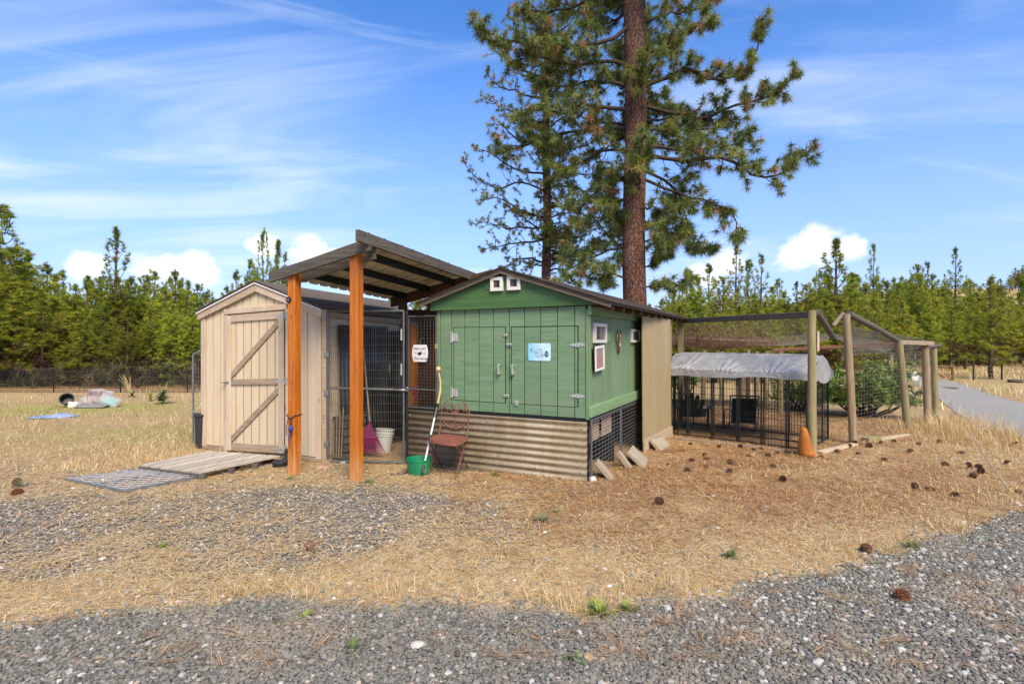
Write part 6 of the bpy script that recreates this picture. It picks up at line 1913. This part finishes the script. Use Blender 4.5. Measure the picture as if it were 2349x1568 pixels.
# ------------------------------------------------------------ bucket, thrower pole, chair
def green_bucket():
    p = G(961, 1086); t = empty('green_bucket', p, 0, 'shallow green bucket with white marks in front of the corrugated skirt', 'bucket')
    MB().lathe([(.120, 0), (.125, .01), (.142, .165), (.148, .17), (.146, .176), (.136, .17), (.118, .02)], 28).build('body', M['green_bucket'], t, smooth=True)
    m = MB()
    r = random.Random(3)
    for i in range(16):
        a = R(-62) + r.uniform(-.30, .30); z = r.uniform(.04, .13); rr = .1225 + .0175 * (z / .165) + .0015
        d = r.uniform(.02, .07); dz = r.uniform(-.03, .03)
        m.tube([(rr * math.cos(a), rr * math.sin(a), z), (rr * math.cos(a + d), rr * math.sin(a + d), z + dz)], .0018, 4)
    m.build('white_marks', M['white_plastic'], t)
green_bucket()
def pole():
    b = at(969, 1084, 5.98); e = at(998, 952, 6.45); j = at(1003, 934, 6.50)
    t = empty('ball_thrower', (b.x, b.y, 0), 0, 'white pole with cream curved ball thrower leaning on the coop', 'pole')
    L = lambda p: Vector((p.x - b.x, p.y - b.y, p.z))
    MB().tube([L(b), L(e)], .0115, 8).build('pole', M['white_pole'], t, smooth=True)
    d = (L(e) - L(b)).normalized()
    MB().tube([L(b) - d * .0, L(b) + d * .10], .015, 8).build('grip', M['black'], t)
    q = L(b) + (L(e) - L(b)) * .60
    MB().tube([q - d * .03, q + d * .03], .015, 8).build('grip', M['black'], t)
    MB().tube([L(e) - d * .03, L(j), L(at(1003, 925, 6.5))], .020, 8).build('joint', M['black'], t)
    pts = [L(at(x, y, 6.52)) for x, y in ((1003, 930), (1007, 913), (1010, 895), (1010.5, 878), (1008, 862), (1006, 850))]
    MB().tube(pts, [.012, .014, .013, .011, .010, .014], 8).build('arm', M['cream_plastic'], t, smooth=True)
    bm = MB(); c = L(at(1005.7, 846, 6.50)); n = 8
    bm.lathe([(.030 * math.sin(math.pi * k / n), -.030 * math.cos(math.pi * k / n)) for k in range(n + 1)], 14, c, False)
    bm.build('ball', M['cream_plastic'], t, smooth='all')
pole()
def chair():
    FL, FR, BR, BL = G(982, 1090), G(1042, 1103), G(1076, 1074), G(1012, 1066)
    o = (FL + FR + BR + BL) / 4
    t = empty('metal_chair', o, 0, 'rusty red folding metal chair with round scroll back before the coop', 'chair')
    L = lambda p, z: Vector((p.x - o.x, p.y - o.y, z))
    SZ = .375; ctr = lambda s, tt, z: L(FL * (1 - s) * (1 - tt) + FR * s * (1 - tt) + BR * s * tt + BL * (1 - s) * tt, z)
    # front foot -> rear of seat -> back post ; rear foot -> front of seat
    for s in (0, 1):
        MB().tube([ctr(s, 0, -.01), ctr(s, .82, SZ)], .0085, 7).build('leg', M['rust_leg'], t, smooth=True)
        MB().tube([ctr(s, 1, -.01), ctr(s, .10, SZ - .01)], .0085, 7).build('leg', M['rust_leg'], t, smooth=True)
        MB().tube([ctr(s, .82, SZ), ctr(s, .93, SZ + .09), ctr(s + (.02 if s == 0 else -.02), 1.0, SZ + .24)], .0085, 7).build('back_post', M['rust_leg'], t, smooth=True)
    MB().tube([ctr(0, .9, .045), ctr(1, .9, .045)], .007, 6).build('stretcher', M['rust_leg'], t)
    # seat plate with rounded rim
    m = MB(); n = 22; rim = []
    for k in range(n):
        a = 2 * math.pi * k / n; ca, sa = math.cos(a), math.sin(a)
        ex = lambda v: math.copysign(abs(v) ** .62, v)
        rim.append((.5 + .60 * ex(ca), .46 + .44 * ex(sa)))
    m.prism([ctr(s, tt, SZ + .0) for s, tt in rim], (0, 0, .016)); m.build('seat', M['rust'], t)
    m = MB(); m.tube([ctr(s, tt, SZ - .004) for s, tt in rim + rim[:1]], .010, 6, False); m.build('seat_rim', M['rust'], t, smooth='all')
    # round back with scrolls
    cx_, cz_, rx, rz = .5, SZ + .255, .50, .175
    bp_ = lambda a, b: ctr(cx_ + a * rx, .97 + .10 * (b + 1) * .5, cz_ + b * rz)
    ring = [bp_(math.cos(q), math.sin(q)) for q in np.linspace(0, 2 * math.pi, 30)]
    m = MB(); m.tube(ring, .0085, 7, False); m.build('back_frame', M['rust'], t, smooth='all')
    m = MB()
    m.tube([bp_(.80 * math.cos(q), .80 * math.sin(q)) for q in np.linspace(0, 2 * math.pi, 26)], .0035, 5, False)
    for k in range(12):
        a = k * math.pi / 6
        m.tube([bp_(.82 * math.cos(a), .82 * math.sin(a)), bp_(.90 * math.cos(a + .2), .90 * math.sin(a + .2)), bp_(.99 * math.cos(a + .1), .99 * math.sin(a + .1))], .003, 5)
    for k in range(7):
        a = k * 2 * math.pi / 7 + .3
        m.tube([bp_(q * .78 * math.cos(a + 1.1 * q), q * .78 * math.sin(a + 1.1 * q)) for q in np.linspace(.1, 1, 8)], .0035, 5)
        m.tube([bp_(.45 * math.cos(a) + .2 * math.cos(q), .45 * math.sin(a) + .2 * math.sin(q)) for q in np.linspace(0, 5.2, 10)], .003, 5)
    m.build('scrollwork', M['rust'], t)
    m = MB(); m.prism([bp_(.22 * math.cos(q) * (1 + .4 * math.sin(3 * q)), .18 * math.sin(q)) for q in np.linspace(0, 6.28, 14)[:-1]], (0, -.006, .001)); m.build('medallion', M['rust'], t)
chair()
o = MB().beam((-.20, .035, .012), (.20, -.035, .012), .055, .018, c=.002).build('plank', M['grey_wood'], None); o.location = G(1076, 1078)
tag(o, 'short grey plank on the ground beside the rusty chair', 'plank')
m = MB(); q0 = G(925, 1088); m.tube([(x, y, .008) for x, y in ((-.16, -.02), (-.10, .03), (0, .06), (.06, .1), (.02, .02), (-.05, -.03), (-.13, -.05))], .004, 5); o = m.build('cable', M['black'], None, smooth='all'); o.location = q0
tag(o, 'thin black cable curled on the dirt beside the green bucket', 'cable')

# ------------------------------------------------------------ pavers leaning on the coop side
def paver(p, w, h, th, lean, label, turn=0.0, roll=0.0):
    """stands on its lower edge and leans against the coop side; c(): local x away from the wall, y along it"""
    o = MB().obox(Vector((0, 0, 0)), Vector((0, 1, 0)), Vector((1, 0, 0)), Vector((0, 0, 1)), w / 2, th / 2, h / 2, .006).build('paver', M['stone'], None)
    o.rotation_mode = 'XYZ'
    mt = Matrix.Rotation(-fG.a + turn, 4, 'Z') @ Matrix.Rotation(-lean, 4, 'Y') @ Matrix.Rotation(roll, 4, 'X')
    up = mt @ Vector((0, 0, 1)); rt = mt @ Vector((1, 0, 0))
    o.rotation_euler = mt.to_euler()
    o.location = Vector((p.x, p.y, -.012)) + up * (h / 2)
    tag(o, label, 'paver')
paver(G(1404, 1096), .15, .26, .055, R(42), 'narrow pale paver leaning on the wire panel near the coop corner', .25)
paver(G(1447, 1074), .07, .25, .06, R(38), 'slim broken paver slab beside the big slab against the coop', .1)
paver(G(1482, 1064), .40, .27, .05, R(48), 'large wide concrete slab leaning below the tan plywood', .12)
paver(G(1527, 1030), .42, .20, .05, R(46), 'end slab leaning on the tan plywood near the kennel', -.1, R(-6))

# ------------------------------------------------------------ kennel with cover
KD = 42.0
kf = Vector((4.00, 7.37, 0)); KL, KW, KH = 2.10, 1.15, 1.02
fK = Frame((0, 0), KD)
fK.o = kf - fK.ux * KL
def kennel():
    t = fthing('dog_kennel', fK, 'black wire dog kennel with a sagging grey fabric cover', 'kennel')
    def rect(o, a, L):
        """posts and rails of one side"""
        o = Vector(o); a = Vector(a); up = Vector((0, 0, 1))
        def post(d, r=.012): MB().tube([o + a * d, o + a * d + up * KH], r, 8).build('post', M['black'], t, smooth=True)
        return post
    for d in (.0, .035, .25, .40, .43, .78, .815, 1.16, 1.19, 1.50, 1.535, 1.83, 1.86, 2.10 - .015):
        MB().tube([(d, 0, -.01), (d, 0, KH)], .012, 8).build('post', M['black'], t, smooth=True)
    for z in (.035, KH - .012, .12): MB().tube([(0, .001 * z, z), (KL, .001 * z, z)], .009, 6).build('rail', M['black'], t, smooth=True)
    for d in (.03, .36, .42, .80, KW):
        MB().tube([(KL, d, -.01), (KL, d, KH)], .012, 8).build('post', M['black'], t, smooth=True); MB().tube([(0, d, -.01), (0, d, KH)], .012, 8).build('post', M['black'], t, smooth=True)
    for d in (.0, .52, 1.04, 1.56, KL): MB().tube([(d, KW, -.01), (d, KW, KH)], .012, 8).build('post', M['black'], t, smooth=True)
    for x in (0, KL):
        for z in (.035, KH - .012): MB().tube([(x, 0, z), (x, KW, z)], .009, 6).build('rail', M['black'], t, smooth=True)
    for z in (.035, KH - .012): MB().tube([(0, KW, z), (KL, KW, z)], .009, 6).build('rail', M['black'], t, smooth=True)
    for d, z in ((.035, .88), (.43, .10), (.815, .14), (.815, .90), (1.17, .86), (1.19, .10), (1.51, .16), (1.85, .84), (1.52, .92), (1.85, .12)): MB().box(d - .022, d + .022, -.02, .012, z - .018, z + .018, .004).build('clamp', M['black'], t)
    for args in (((0, .004, .02), (1, 0, 0), KL), ((0, KW - .004, .02), (1, 0, 0), KL), ((.004, 0, .02), (0, 1, 0), KW), ((KL - .004, 0, .02), (0, 1, 0), KW)):
        g = MB(); wire_grid(g, args[0], args[1], (0, 0, 1), args[2], KH - .03, .042, .11, .0022); g.build('wire_mesh', M['black'], t, kind='stuff')
    # ridge pole and cover
    MB().tube([(-.02, KW / 2, KH + .262), (KL + .02, KW / 2, KH + .262)], .012, 8).build('ridge_pole', M['black'], t)
    m = MB(); NU, NV = 64, 44
    def fn(i, j):
        x = -.05 + (KL + .10) * i
        s = j * 2 - 1      # -1 front hem .. 1 back hem
        a = abs(s); hem = .30
        if a < .80:
            f = a / .80; y = math.copysign(f * (KW / 2 + .03), s); z = KH + .285 - .24 * f
            z -= .012 * math.sin(math.pi * f) * (.6 + .8 * math.sin(7.3 * i + 1) ** 2)
        else:
            f = (a - .80) / .20; wav = (math.sin(9 * i + 3 * math.sin(4.3 * i)) * .014 + math.sin(31 * i * (1 + .2 * i)) * .004) * f
            y = math.copysign(KW / 2 + .03 + .02 * f + wav, s)
            drop = .105 + .014 * math.sin(5.1 * i + .6) + .012 * math.sin(13.7 * i + 1.9) * math.sin(3.1 * i)
            z = KH + .045 - drop * f
        # folds radiating from the tie points
        for tx in (.19, .47, .78):
            d = (i - tx); z += .010 * math.exp(-(d / .05) ** 2) * (1 - abs(a - .7)) - .010 * math.exp(-((d - .07) / .04) ** 2) * a
        y += .003 * math.sin(33 * i + 9 * a)
        cr = 0.0
        for tx, sp in ((.19, .10), (.47, .13), (.78, .12)):          # creases fanning up from each tie
            d = (i - tx) / sp; w = max(0.0, 1 - abs(d) * (1.25 - a) * 1.6)
            cr += w * (abs(math.sin(5.5 * d / max(.25, 1.25 - a))) - .5)
        hm = min(1.0, max(0.0, (1.0 - a) / .18)); z += .034 * cr * (.25 + a) * hm; y += math.copysign(.034 * cr * a * hm, s)
        # end hems droop at both ends
        e = max(0, .05 - min(i, 1 - i)) / .05
        return Vector((x, KW / 2 + y, z - .02 * e))
    m.grid(NU, NV, fn)
    # gable ends hanging down
    for x0, sg in ((-.055, -1), (KL + .055, 1)):
        m.grid(20, 6, lambda i, j: Vector((x0 + sg * .02 * j + sg * .01 * math.sin(12 * i), KW / 2 + (i * 2 - 1) * (KW / 2 + .05), (KH + .275 - .235 * abs(i * 2 - 1)) * (1 - j) + (KH - .10 + .03 * math.sin(9 * i)) * j)))
    o = m.build('cover', M['fabric'], t)
    o.modifiers.new('thickness', 'SOLIDIFY').thickness = .003
kennel()

# ------------------------------------------------------------ poultry run: posts, beams, netting
def ground_board(name, label, p, q, w, h, mat, z=0.0):
    c = (p + q) / 2
    o = MB().beam(p - c + Vector((0, 0, h / 2 + z)), q - c + Vector((0, 0, h / 2 + z)), w, h, c=.004).build(name, M[mat], None); o.location = c
    tag(o, label, 'board')
ground_board('edging_board', 'long grey edging board lying under the kennel front', G(1549, 1007), G(1822, 1040), .05, .05, 'weathered_x', -.01)
ground_board('edging_board', 'pale plank edging the run between the first two posts', G(1880, 1040), G(1962, 1021), .09, .035, 'plank_end')
ground_board('timber_block', 'short mossy timber block at the second run post', G(1984, 1013), G(2012, 1009), .12, .075, 'green_post', -.01)
ground_board('edging_board', 'pale plank running from the timber block towards the leaning post', G(2016, 1010), G(2082, 1000), .08, .04, 'plank_end')
ground_board('landscape_timber', 'dark timber lying across the floor at the back of the run', Vector((3.6, 12.9, 0)), Vector((7.0, 12.3, 0)), .14, .12, 'grey_wood')
PT = {}
def poultry_run():
    t = empty('poultry_run', (0, 0, 0), 0, 'netted poultry run of round wooden posts and log beams beside the coop', 'run')
    def post(base, top, r, mt):
        b = Vector(base); e = Vector(top); n = 6
        pts = [b + (e - b) * (k / n) + Vector((random.uniform(-.005, .005), random.uniform(-.005, .005), 0)) for k in range(n + 1)]
        pts[0].z -= .05
        MB().tube(pts, [r * (1.06 - .10 * k / n) for k in range(n + 1)], 14).build('post', M[mt], t, smooth=True)
    Y1 = G(1866, 1043).y; p1 = at(1864, 1043, Y1); q1 = at(1862, 712, Y1)
    post(p1, q1, .052, 'green_post')
    p2 = G(1958, 1018); q2 = at(1942, 720, p2.y); post(p2, q2, .052, 'brown_post')
    p3 = G(2082, 985); q3 = at(2062, 781, p3.y); post(p3, q3, .056, 'green_post')
    q3b = at(2056, 750, p3.y)
    p4 = G(2129, 972); q4 = at(2122, 790, p4.y); post(p4, q4, .058, 'brown_post')
    p5 = G(2146, 967); q5 = at(2142, 792, p5.y); post(p5, q5, .052, 'green_post')
    for px, y0, y1, Y in ((1575, 850, 912, 12.4), (1613, 850, 905, 13.2), (1655, 850, 900, 13.6), (1702, 848, 905, 12.6), (1716, 846, 900, 13.2), (1735, 846, 902, 12.9), (1757, 846, 908, 12.2), (1790, 850, 930, 11.2), (1822, 850, 905, 12.6), (2045, 830, 900, 14.5)):
        X = (px - CX) / FP * Y; post((X, Y, 0), (X + random.uniform(-.03, .03), Y, 1.25 + random.uniform(-.1, .15)), .055, random.choice(('green_post', 'brown_post')))
    def beam(p, q, w, h, mt, name='beam'): MB().beam(p, q, w, h, c=.006).build(name, M[mt], t)
    def log(p, q, r, mt='grey_wood'): MB().tube([p, (Vector(p) + Vector(q)) / 2 + Vector((0, 0, .012)), q], [r, r * .95, r * .9], 12).build('log', M[mt], t, smooth=True)
    e0 = fG.world(.24, 4.70, 1.93)
    beam(Vector((e0.x, e0.y, 1.86)), q1 + Vector((-.02, 0, -.055)), .045, .085, 'grey_wood')
    log(q1 + Vector((.06, 0, -.02)), at(1912, 775, Y1 + .9), .045)
    log(q2 + Vector((.03, .0, .0)), q3 + Vector((-.02, 0, .0)), .048)
    beam(q3 + Vector((.02, 0, -.03)), q4 + Vector((.14, 0, .02)), .05, .075, 'weathered_x')
    log(q4 + Vector((-.1, .1, -.1)), q5 + Vector((.12, .0, 0)), .04)
    log(q2 + Vector((-.02, .02, .01)), at(1913, 745, p2.y + .1), .034, 'plank_end')
    beam(at(1772, 803, 9.0), at(2058, 788, 9.4), .02, .055, 'rusty_board', 'board')
    beam(at(1560, 775, 10.5), at(1762, 783, 9.9), .03, .035, 'weathered_x', 'board')
    beam(at(2072, 790, 9.3), at(2130, 790, 9.9), .02, .045, 'rusty_board', 'board')
    MB().box(q1.x + .058, q1.x + .085, Y1 - .03, Y1 + .03, 1.36, 1.62, .003).build('cleat', M['plank_end'], t)
    # netting: a sagging sheet over the run and down its right side
    def net(name, fn, nu, nv, r, su=18, sv=18, mat='net'):
        m = MB()
        for i in range(nu + 1):
            pts = [fn(i / nu, k / sv) for k in range(sv + 1)]; wires(m, pts[:-1], pts[1:], r)
        for j in range(nv + 1):
            pts = [fn(k / su, j / nv) for k in range(su + 1)]; wires(m, pts[:-1], pts[1:], r)
        m.build(name, M[mat], t, kind='stuff')
    A = Vector((e0.x, e0.y, 1.84)); B = q1 - Vector((0, 0, .05)); C = Vector((7.4, 12.6, 1.65)); D = Vector((3.4, 13.0, 1.55))
    def roof(i, j):
        p = A * (1 - i) * (1 - j) + B * i * (1 - j) + C * i * j + D * (1 - i) * j
        p = p.copy(); sag = math.sin(math.pi * min(1, j * 1.0)) * (.6 + .4 * math.sin(math.pi * i))
        p.z += -.36 * sag + .03 * math.sin(9 * i + 5 * j)
        return p
    net('netting', roof, 60, 60, .0014)
    def roof2(i, j):
        p = q2 * (1 - i) * (1 - j) + q3 * i * (1 - j) + Vector((8.6, 12.8, 1.5)) * i * j + C * (1 - i) * j
        p = p.copy(); p.z += -.22 * math.sin(math.pi * j) - .10 * math.sin(math.pi * i) * (1 - j)
        return p
    net('netting', roof2, 50, 54, .0015)
    def side(i, j):
        p = q2 * (1 - i) + q4 * i; lo = Vector((p2.x * (1 - i) + p4.x * i, p2.y * (1 - i) + p4.y * i + .3, 1.20 + .1 * math.sin(5 * i)))
        p = Vector((p.x, p.y, 1.70 - .18 * i)); return p * (1 - j) + lo * j
    net('netting', side, 70, 18, .0021, mat='wire_light')
    def wallnet(i, j):
        P = [p2, p3, p4, p5]; s = i * 3; k = min(int(s), 2); b = P[k] * (1 - (s - k)) + P[k + 1] * (s - k)
        return Vector((b.x, b.y + .03, .02 + 1.45 * j))
    net('netting', wallnet, 60, 26, .0009, 3, 1)
    # needles and twigs caught on the net
    n = 13000; i = rng.beta(1.6, 2.2, n) * .85; j = rng.beta(2.2, 2.0, n)
    P = np.array([tuple(roof(a, b)) for a, b in zip(i, j)])
    az = rng.uniform(0, 6.28, n)
    V, F, C_ = blades(P[:, 0], P[:, 1], az, rng.normal(0.1, .35, n), rng.uniform(.08, .22, n), np.full(n, .006), rng.normal(0, .5, n), pick([(0.26, 0.13, 0.065), (0.34, 0.19, 0.10), (0.17, 0.09, 0.05), (0.42, 0.27, 0.15)], n), P[:, 2] + rng.uniform(0, .05, n))
    o = link('caught_needles', np_mesh('caught_needles', V, F, C_), M['straw'], t); tag(o, kind='stuff')
poultry_run()

# chairs inside the run
def adirondack():
    p = G(1588, 983); t = empty('adirondack_chair', p, R(-20), 'dark green plastic fan-back chair seen through the kennel wire', 'chair')
    mt = M['dark_green_plastic']
    for k in range(5):
        x = (k - 2) * .085; h = .62 - .035 * abs(k - 2) ** 1.6
        MB().prism([(x * .55 - .03, .0, .20), (x * .55 + .03, .0, .20), (x * 1.0 + .038, -.06, h - .03), (x * 1.0 + .02, -.065, h), (x * 1.0 - .02, -.065, h), (x * 1.0 - .038, -.06, h - .03)], (0, .018, 0)).build('back_slat', mt, t)
    for k in range(5): MB().box(-.22, .22, .03 + k * .085, .105 + k * .085, .205 + .012 * k, .225 + .012 * k, .004).build('seat_slat', mt, t)
    for s in (-1, 1):
        MB().box(s * .27 - .045, s * .27 + .045, -.05, .46, .345, .362, .004).build('arm', mt, t)
        MB().box(s * .25 - .02, s * .25 + .02, .38, .46, .0, .344, .004).build('leg', mt, t)
        MB().prism([(s * .24 - .012, -.10, .0), (s * .24 - .012, -.04, .0), (s * .24 - .012, .40, .24), (s * .24 - .012, .40, .31)], (.024, 0, 0)).build('leg', mt, t)
    MB().beam((-.25, -.02, .33), (.25, -.02, .33), .02, .05).build('brace', mt, t)
adirondack()
def lawn_chair():
    p = G(1706, 985); t = empty('lawn_chair', p, R(-12), 'folding lawn chair with dark green sling behind the kennel bars', 'chair')
    m = MB(); m.grid(10, 10, lambda i, j: Vector(((i - .5) * .40, .05 * math.sin(j * 3) - .12 * j + .03 * math.sin(math.pi * i), .12 + .42 * j))); o = m.build('sling', M['dark_green_plastic'], t, smooth='all'); o.modifiers.new('thickness', 'SOLIDIFY').thickness = .006
    for s in (-1, 1):
        MB().tube([(s * .225, .10, 0), (s * .225, .02, .12), (s * .225, -.10, .58)], .012, 8).build('frame_tube', M['galv'], t, smooth=True)
        MB().tube([(s * .24, .45, 0), (s * .24, .35, .30), (s * .24, -.02, .34)], .012, 8).build('leg', M['galv'], t, smooth=True)
        for k in range(9): MB().tube([(s * .198, -.01 - .012 * k, .14 + .045 * k), (s * .226, -.012 - .012 * k, .15 + .045 * k)], .004, 5).build('lacing', M['white_plastic'], t)
    MB().tube([(-.225, -.10, .58), (.225, -.10, .58)], .012, 8).build('frame_tube', M['rust_leg'], t, smooth=True)
    MB().tube([(-.225, .03, .11), (.225, .03, .11)], .012, 8).build('frame_tube', M['galv'], t, smooth=True)
    o = MB().grid(6, 6, lambda i, j: Vector(((i - .5) * .42, .02 + .36 * j, .27 + .02 * math.sin(3 * j)))).build('seat', M['dark_green_plastic'], t)
lawn_chair()
# traffic cone
def cone():
    p = G(1850, 1046); t = empty('traffic_cone', p, 0, 'faded orange traffic cone leaning beside the first run post', 'cone')
    m = MB(); n = 18; prof = [(.118, .01), (.108, .06), (.090, .15), (.070, .25), (.052, .33), (.044, .355), (.030, .372), (.012, .378)]
    m.lathe(prof, n); m.build('body', M['cone'], t, smooth='all', fn=lambda q: Vector((q.x * .88 - .10 * q.z, q.y, q.z)))
    MB().prism([(.06, -.10, .0), (.155, -.06, .0), (.165, .10, .0), (.02, .12, .0)], (0, 0, .022)).build('base', M['cone_base'], t)
cone()
# cane
o = MB().tube([(0, 0, 0), (-.02, .25, .28), (-.03, .52, .62)], [.007, .0065, .005], 6).build('cane', M['stalk'], None); o.location = G(2318, 1130); o.rotation_euler = (0, 0, R(0))
o.data.materials.clear(); o.data.materials.append(M['pole_wood']); tag(o, 'thin bare cane stuck slanting in the dry grass by the road', 'stick')

# ------------------------------------------------------------ beyond the run: tote, fence, posts
def tote():
    p = G(2090, 872); t = empty('white_tote', p, 0, 'white plastic tote with yellow lid beyond the run', 'container')
    MB().prism([(-.19, -.14, 0), (.19, -.14, 0), (.19, .14, 0), (-.19, .14, 0)], (0, 0, .30)).build('body', M['white_plastic'], t, fn=lambda q: Vector((q.x * (1 + .1 * q.z), q.y, q.z)))
    MB().box(-.17, .17, -.12, .12, .302, .335, .01).build('lid', M['white_plastic'], t); MB().lathe([(.06, .336), (.06, .37), (.05, .375)], 12).build('cap', M['yellow_plastic'], t)
    q = G(2066, 873); o = MB().box(-.16, .16, -.12, .12, 0, .10, .01).build('grey_tray', plain('blue_grey_plastic', (0.30, 0.34, 0.40), .5), None); o.location = q; tag(o, 'blue-grey plastic tray on the ground beside the white tote', 'tray')
    o = MB().lathe([(.10, 0), (.12, .34), (.11, .34), (.09, .02)], 14).build('dark_pail', M['black_plastic'], None, smooth=True); o.location = G(2058, 866); tag(o, 'small dark pail standing behind the grey tray', 'pail')
tote()
o = MB().box(-.03, .03, -.03, .03, -.05, .95, .004).build('white_post', M['white_plastic'], None); o.location = G(2099, 861); tag(o, 'slim white post standing behind the white tote', 'post')
def field_fence():
    y0 = 20.6; X = lambda px: (px - CX) / FP * y0
    t = empty('field_fence', (0, 0, 0), 0, 'rusty pipe and wire fence crossing the dry field past the road', 'fence')
    for px, h in ((2100, .62), (2185, .56)): MB().tube([(X(px), y0, -.1), (X(px), y0, h)], .04, 8).build('post', M['red_steel'], t)
    MB().tube([(X(2100), y0, .52), (X(2185), y0, .52)], .03, 8).build('rail', M['red_steel'], t)
    MB().tube([(X(2118), y0, .45), (X(2183), y0, .02)], .025, 8).build('brace', M['red_steel'], t)
    MB().tube([(X(1960), y0, .55), (X(2100), y0, .52)], .03, 8).build('rail', M['grey_wood'], t)
    for px in (2233, 2298, 2365, 2430): MB().box(X(px) - .02, X(px) + .02, y0 - .02, y0 + .02, -.1, .62).build('post', M['dark_mesh'], t)
    g = MB(); wires(g, [(X(2185), y0, z) for z in (.1, .25, .4, .52)], [(X(2440), y0, z) for z in (.1, .25, .4, .52)], .004); g.build('wire', M['wire_light'], t, kind='stuff')
field_fence()
for px, py, r, lb in ((2188, 892, .13, 'dark clod heap at the far road edge'), (2172, 890, .09, 'small dark clods lying on the far road verge'), (2336, 878, .3, 'dark burnt stump lying in the dry field by the lone pine')):
    stone_thing('clod', lb, G(px, py), r, 'bark_young', px % 7, 'clod', .3)
def pole_wire():
    p = at(2092, 860, 60); t = empty('utility_pole', (p.x, 60, 0), 0, 'thin distant utility pole rising from the woods past the run', 'pole')
    MB().tube([(0, 0, 0), (0, 0, 1.5 + (781 - 740) / FP * 60)], .09, 8).build('shaft', M['white_frame'], t); MB().box(-.5, .5, -.06, .06, 3.2, 3.32).build('crossarm', M['white_frame'], t)
pole_wire()

# ------------------------------------------------------------ pine cones
def cone_mesh(mat, name):
    m = MB(); n = 46; H, Rr = .085, .036
    for k in range(n):
        f = k / n; z = H * f; a = k * 2.39996; r = Rr * math.sin(math.pi * min(.97, .22 + .72 * f)) ** .8
        d = Vector((math.cos(a), math.sin(a), 0)); s = Vector((-math.sin(a), math.cos(a), 0))
        b = d * r * .25 + Vector((0, 0, z)); e = d * r * 1.12 + Vector((0, 0, z + .010)); w = .011 * (.6 + .6 * math.sin(math.pi * (.2 + .7 * f)))
        m.add([b - s * w * .5, b + s * w * .5, e + s * w, e - s * w, e + d * .003 + Vector((0, 0, -.005))], [(0, 1, 2, 3), (3, 2, 4)])
    m.lathe([(.004, 0), (.018, .02), (.018, .055), (.004, .084)], 6)
    me = m.mesh(name); me.materials.append(M[mat]); return me
CM = {'d': cone_mesh('cone_scale', 'pine_cone'), 'r': cone_mesh('cone_red', 'pine_cone')}
for k in bp.rng.choice(len(bp.C), 46, replace=False):
    s_ = bp.rng.uniform(1.0, 1.5)
    link('hanging_cone', CM['d'], None, big, Vector(bp.C[k]) + Vector((0, 0, -.03)), (bp.rng.uniform(1.8, 3.6), bp.rng.uniform(-.5, .5), bp.rng.uniform(0, 6.28)), (s_, s_, s_))
def cone_at(px, py, s, kind, label, group=None):
    p = G(px, py); z = float(gz(np.array([p.x]), np.array([p.y]))[0])
    o = link('pine_cone', CM[kind], None, None, (p.x, p.y, z + .028 * s), (R(random.uniform(55, 110)), R(random.uniform(-20, 20)), random.uniform(0, 6.28)), (s, s * random.uniform(.8, 1.1), s * random.uniform(.85, 1.2)))
    tag(o, label, 'pine cone', group)
ZC = [(230, 230), (255, 260), (230, 305), (355, 272), (400, 285), (375, 330), (470, 240), (515, 205), (575, 235), (605, 295), (700, 225), (722, 222), (890, 240), (1020, 215), (1140, 224), (1075, 184), (1100, 168), (1145, 168), (1205, 178), (1245, 162),
      (1330, 150), (1425, 208), (1480, 167), (1260, 257), (1615, 282), (1710, 217), (1615, 157), (1980, 277), (2025, 174), (145, 164), (25, 288), (105, 322), (155, 268), (300, 190), (640, 215), (420, 190), (560, 195)]
for zx, zy in ZC:
    cone_at((2000 + zx * .511) * .7646, (1250 + zy * .511) * .7646, random.uniform(.65, .95), 'd', 'dark open pine cone lying in the needle litter before the run', 'pine cones before the run')
for (zx, zy), lb in (((670, 388), 'long pine cone lying alone on the litter in front of the kennel'), ((1155, 795), 'pine cone standing in dry grass at the driveway edge'), ((1765, 304), 'topmost cone of the cluster in the yellow grass'), ((1758, 280), 'upright cone behind the cluster in the yellow grass'), ((1805, 302), 'cone at the right of the grass cluster'), ((1775, 354), 'cone just below the grass cluster'), ((1840, 342), 'small cone beside the grass cluster'), ((1470, 437), 'flat cone beside the touching pair in the grass'), ((1530, 434), 'larger cone of the touching pair in the grass'), ((1555, 444), 'smaller cone of the touching pair in the grass'), ((1720, 472), 'big round cone alone in the yellow grass'), ((2080, 460), 'cone in the grass below the slanting cane')):
    cone_at((2000 + zx * .511) * .7646, (1250 + zy * .511) * .7646, random.uniform(.7, .92), 'd', lb)
cone_at(2062, 1372, 1.0, 'r', 'red-brown pine cone on needles in the middle of the gravel driveway')
cone_at(1520, 1160, 1.05, 'd', 'dark pine cone alone on the straw before the coop side')
cone_at(48, 1134, 1.1, 'r', 'red-brown cone at the field edge near the grate')
cone_at(40, 1112, 1.0, 'd', 'brown cone behind the red one at the field edge')
make_straw()
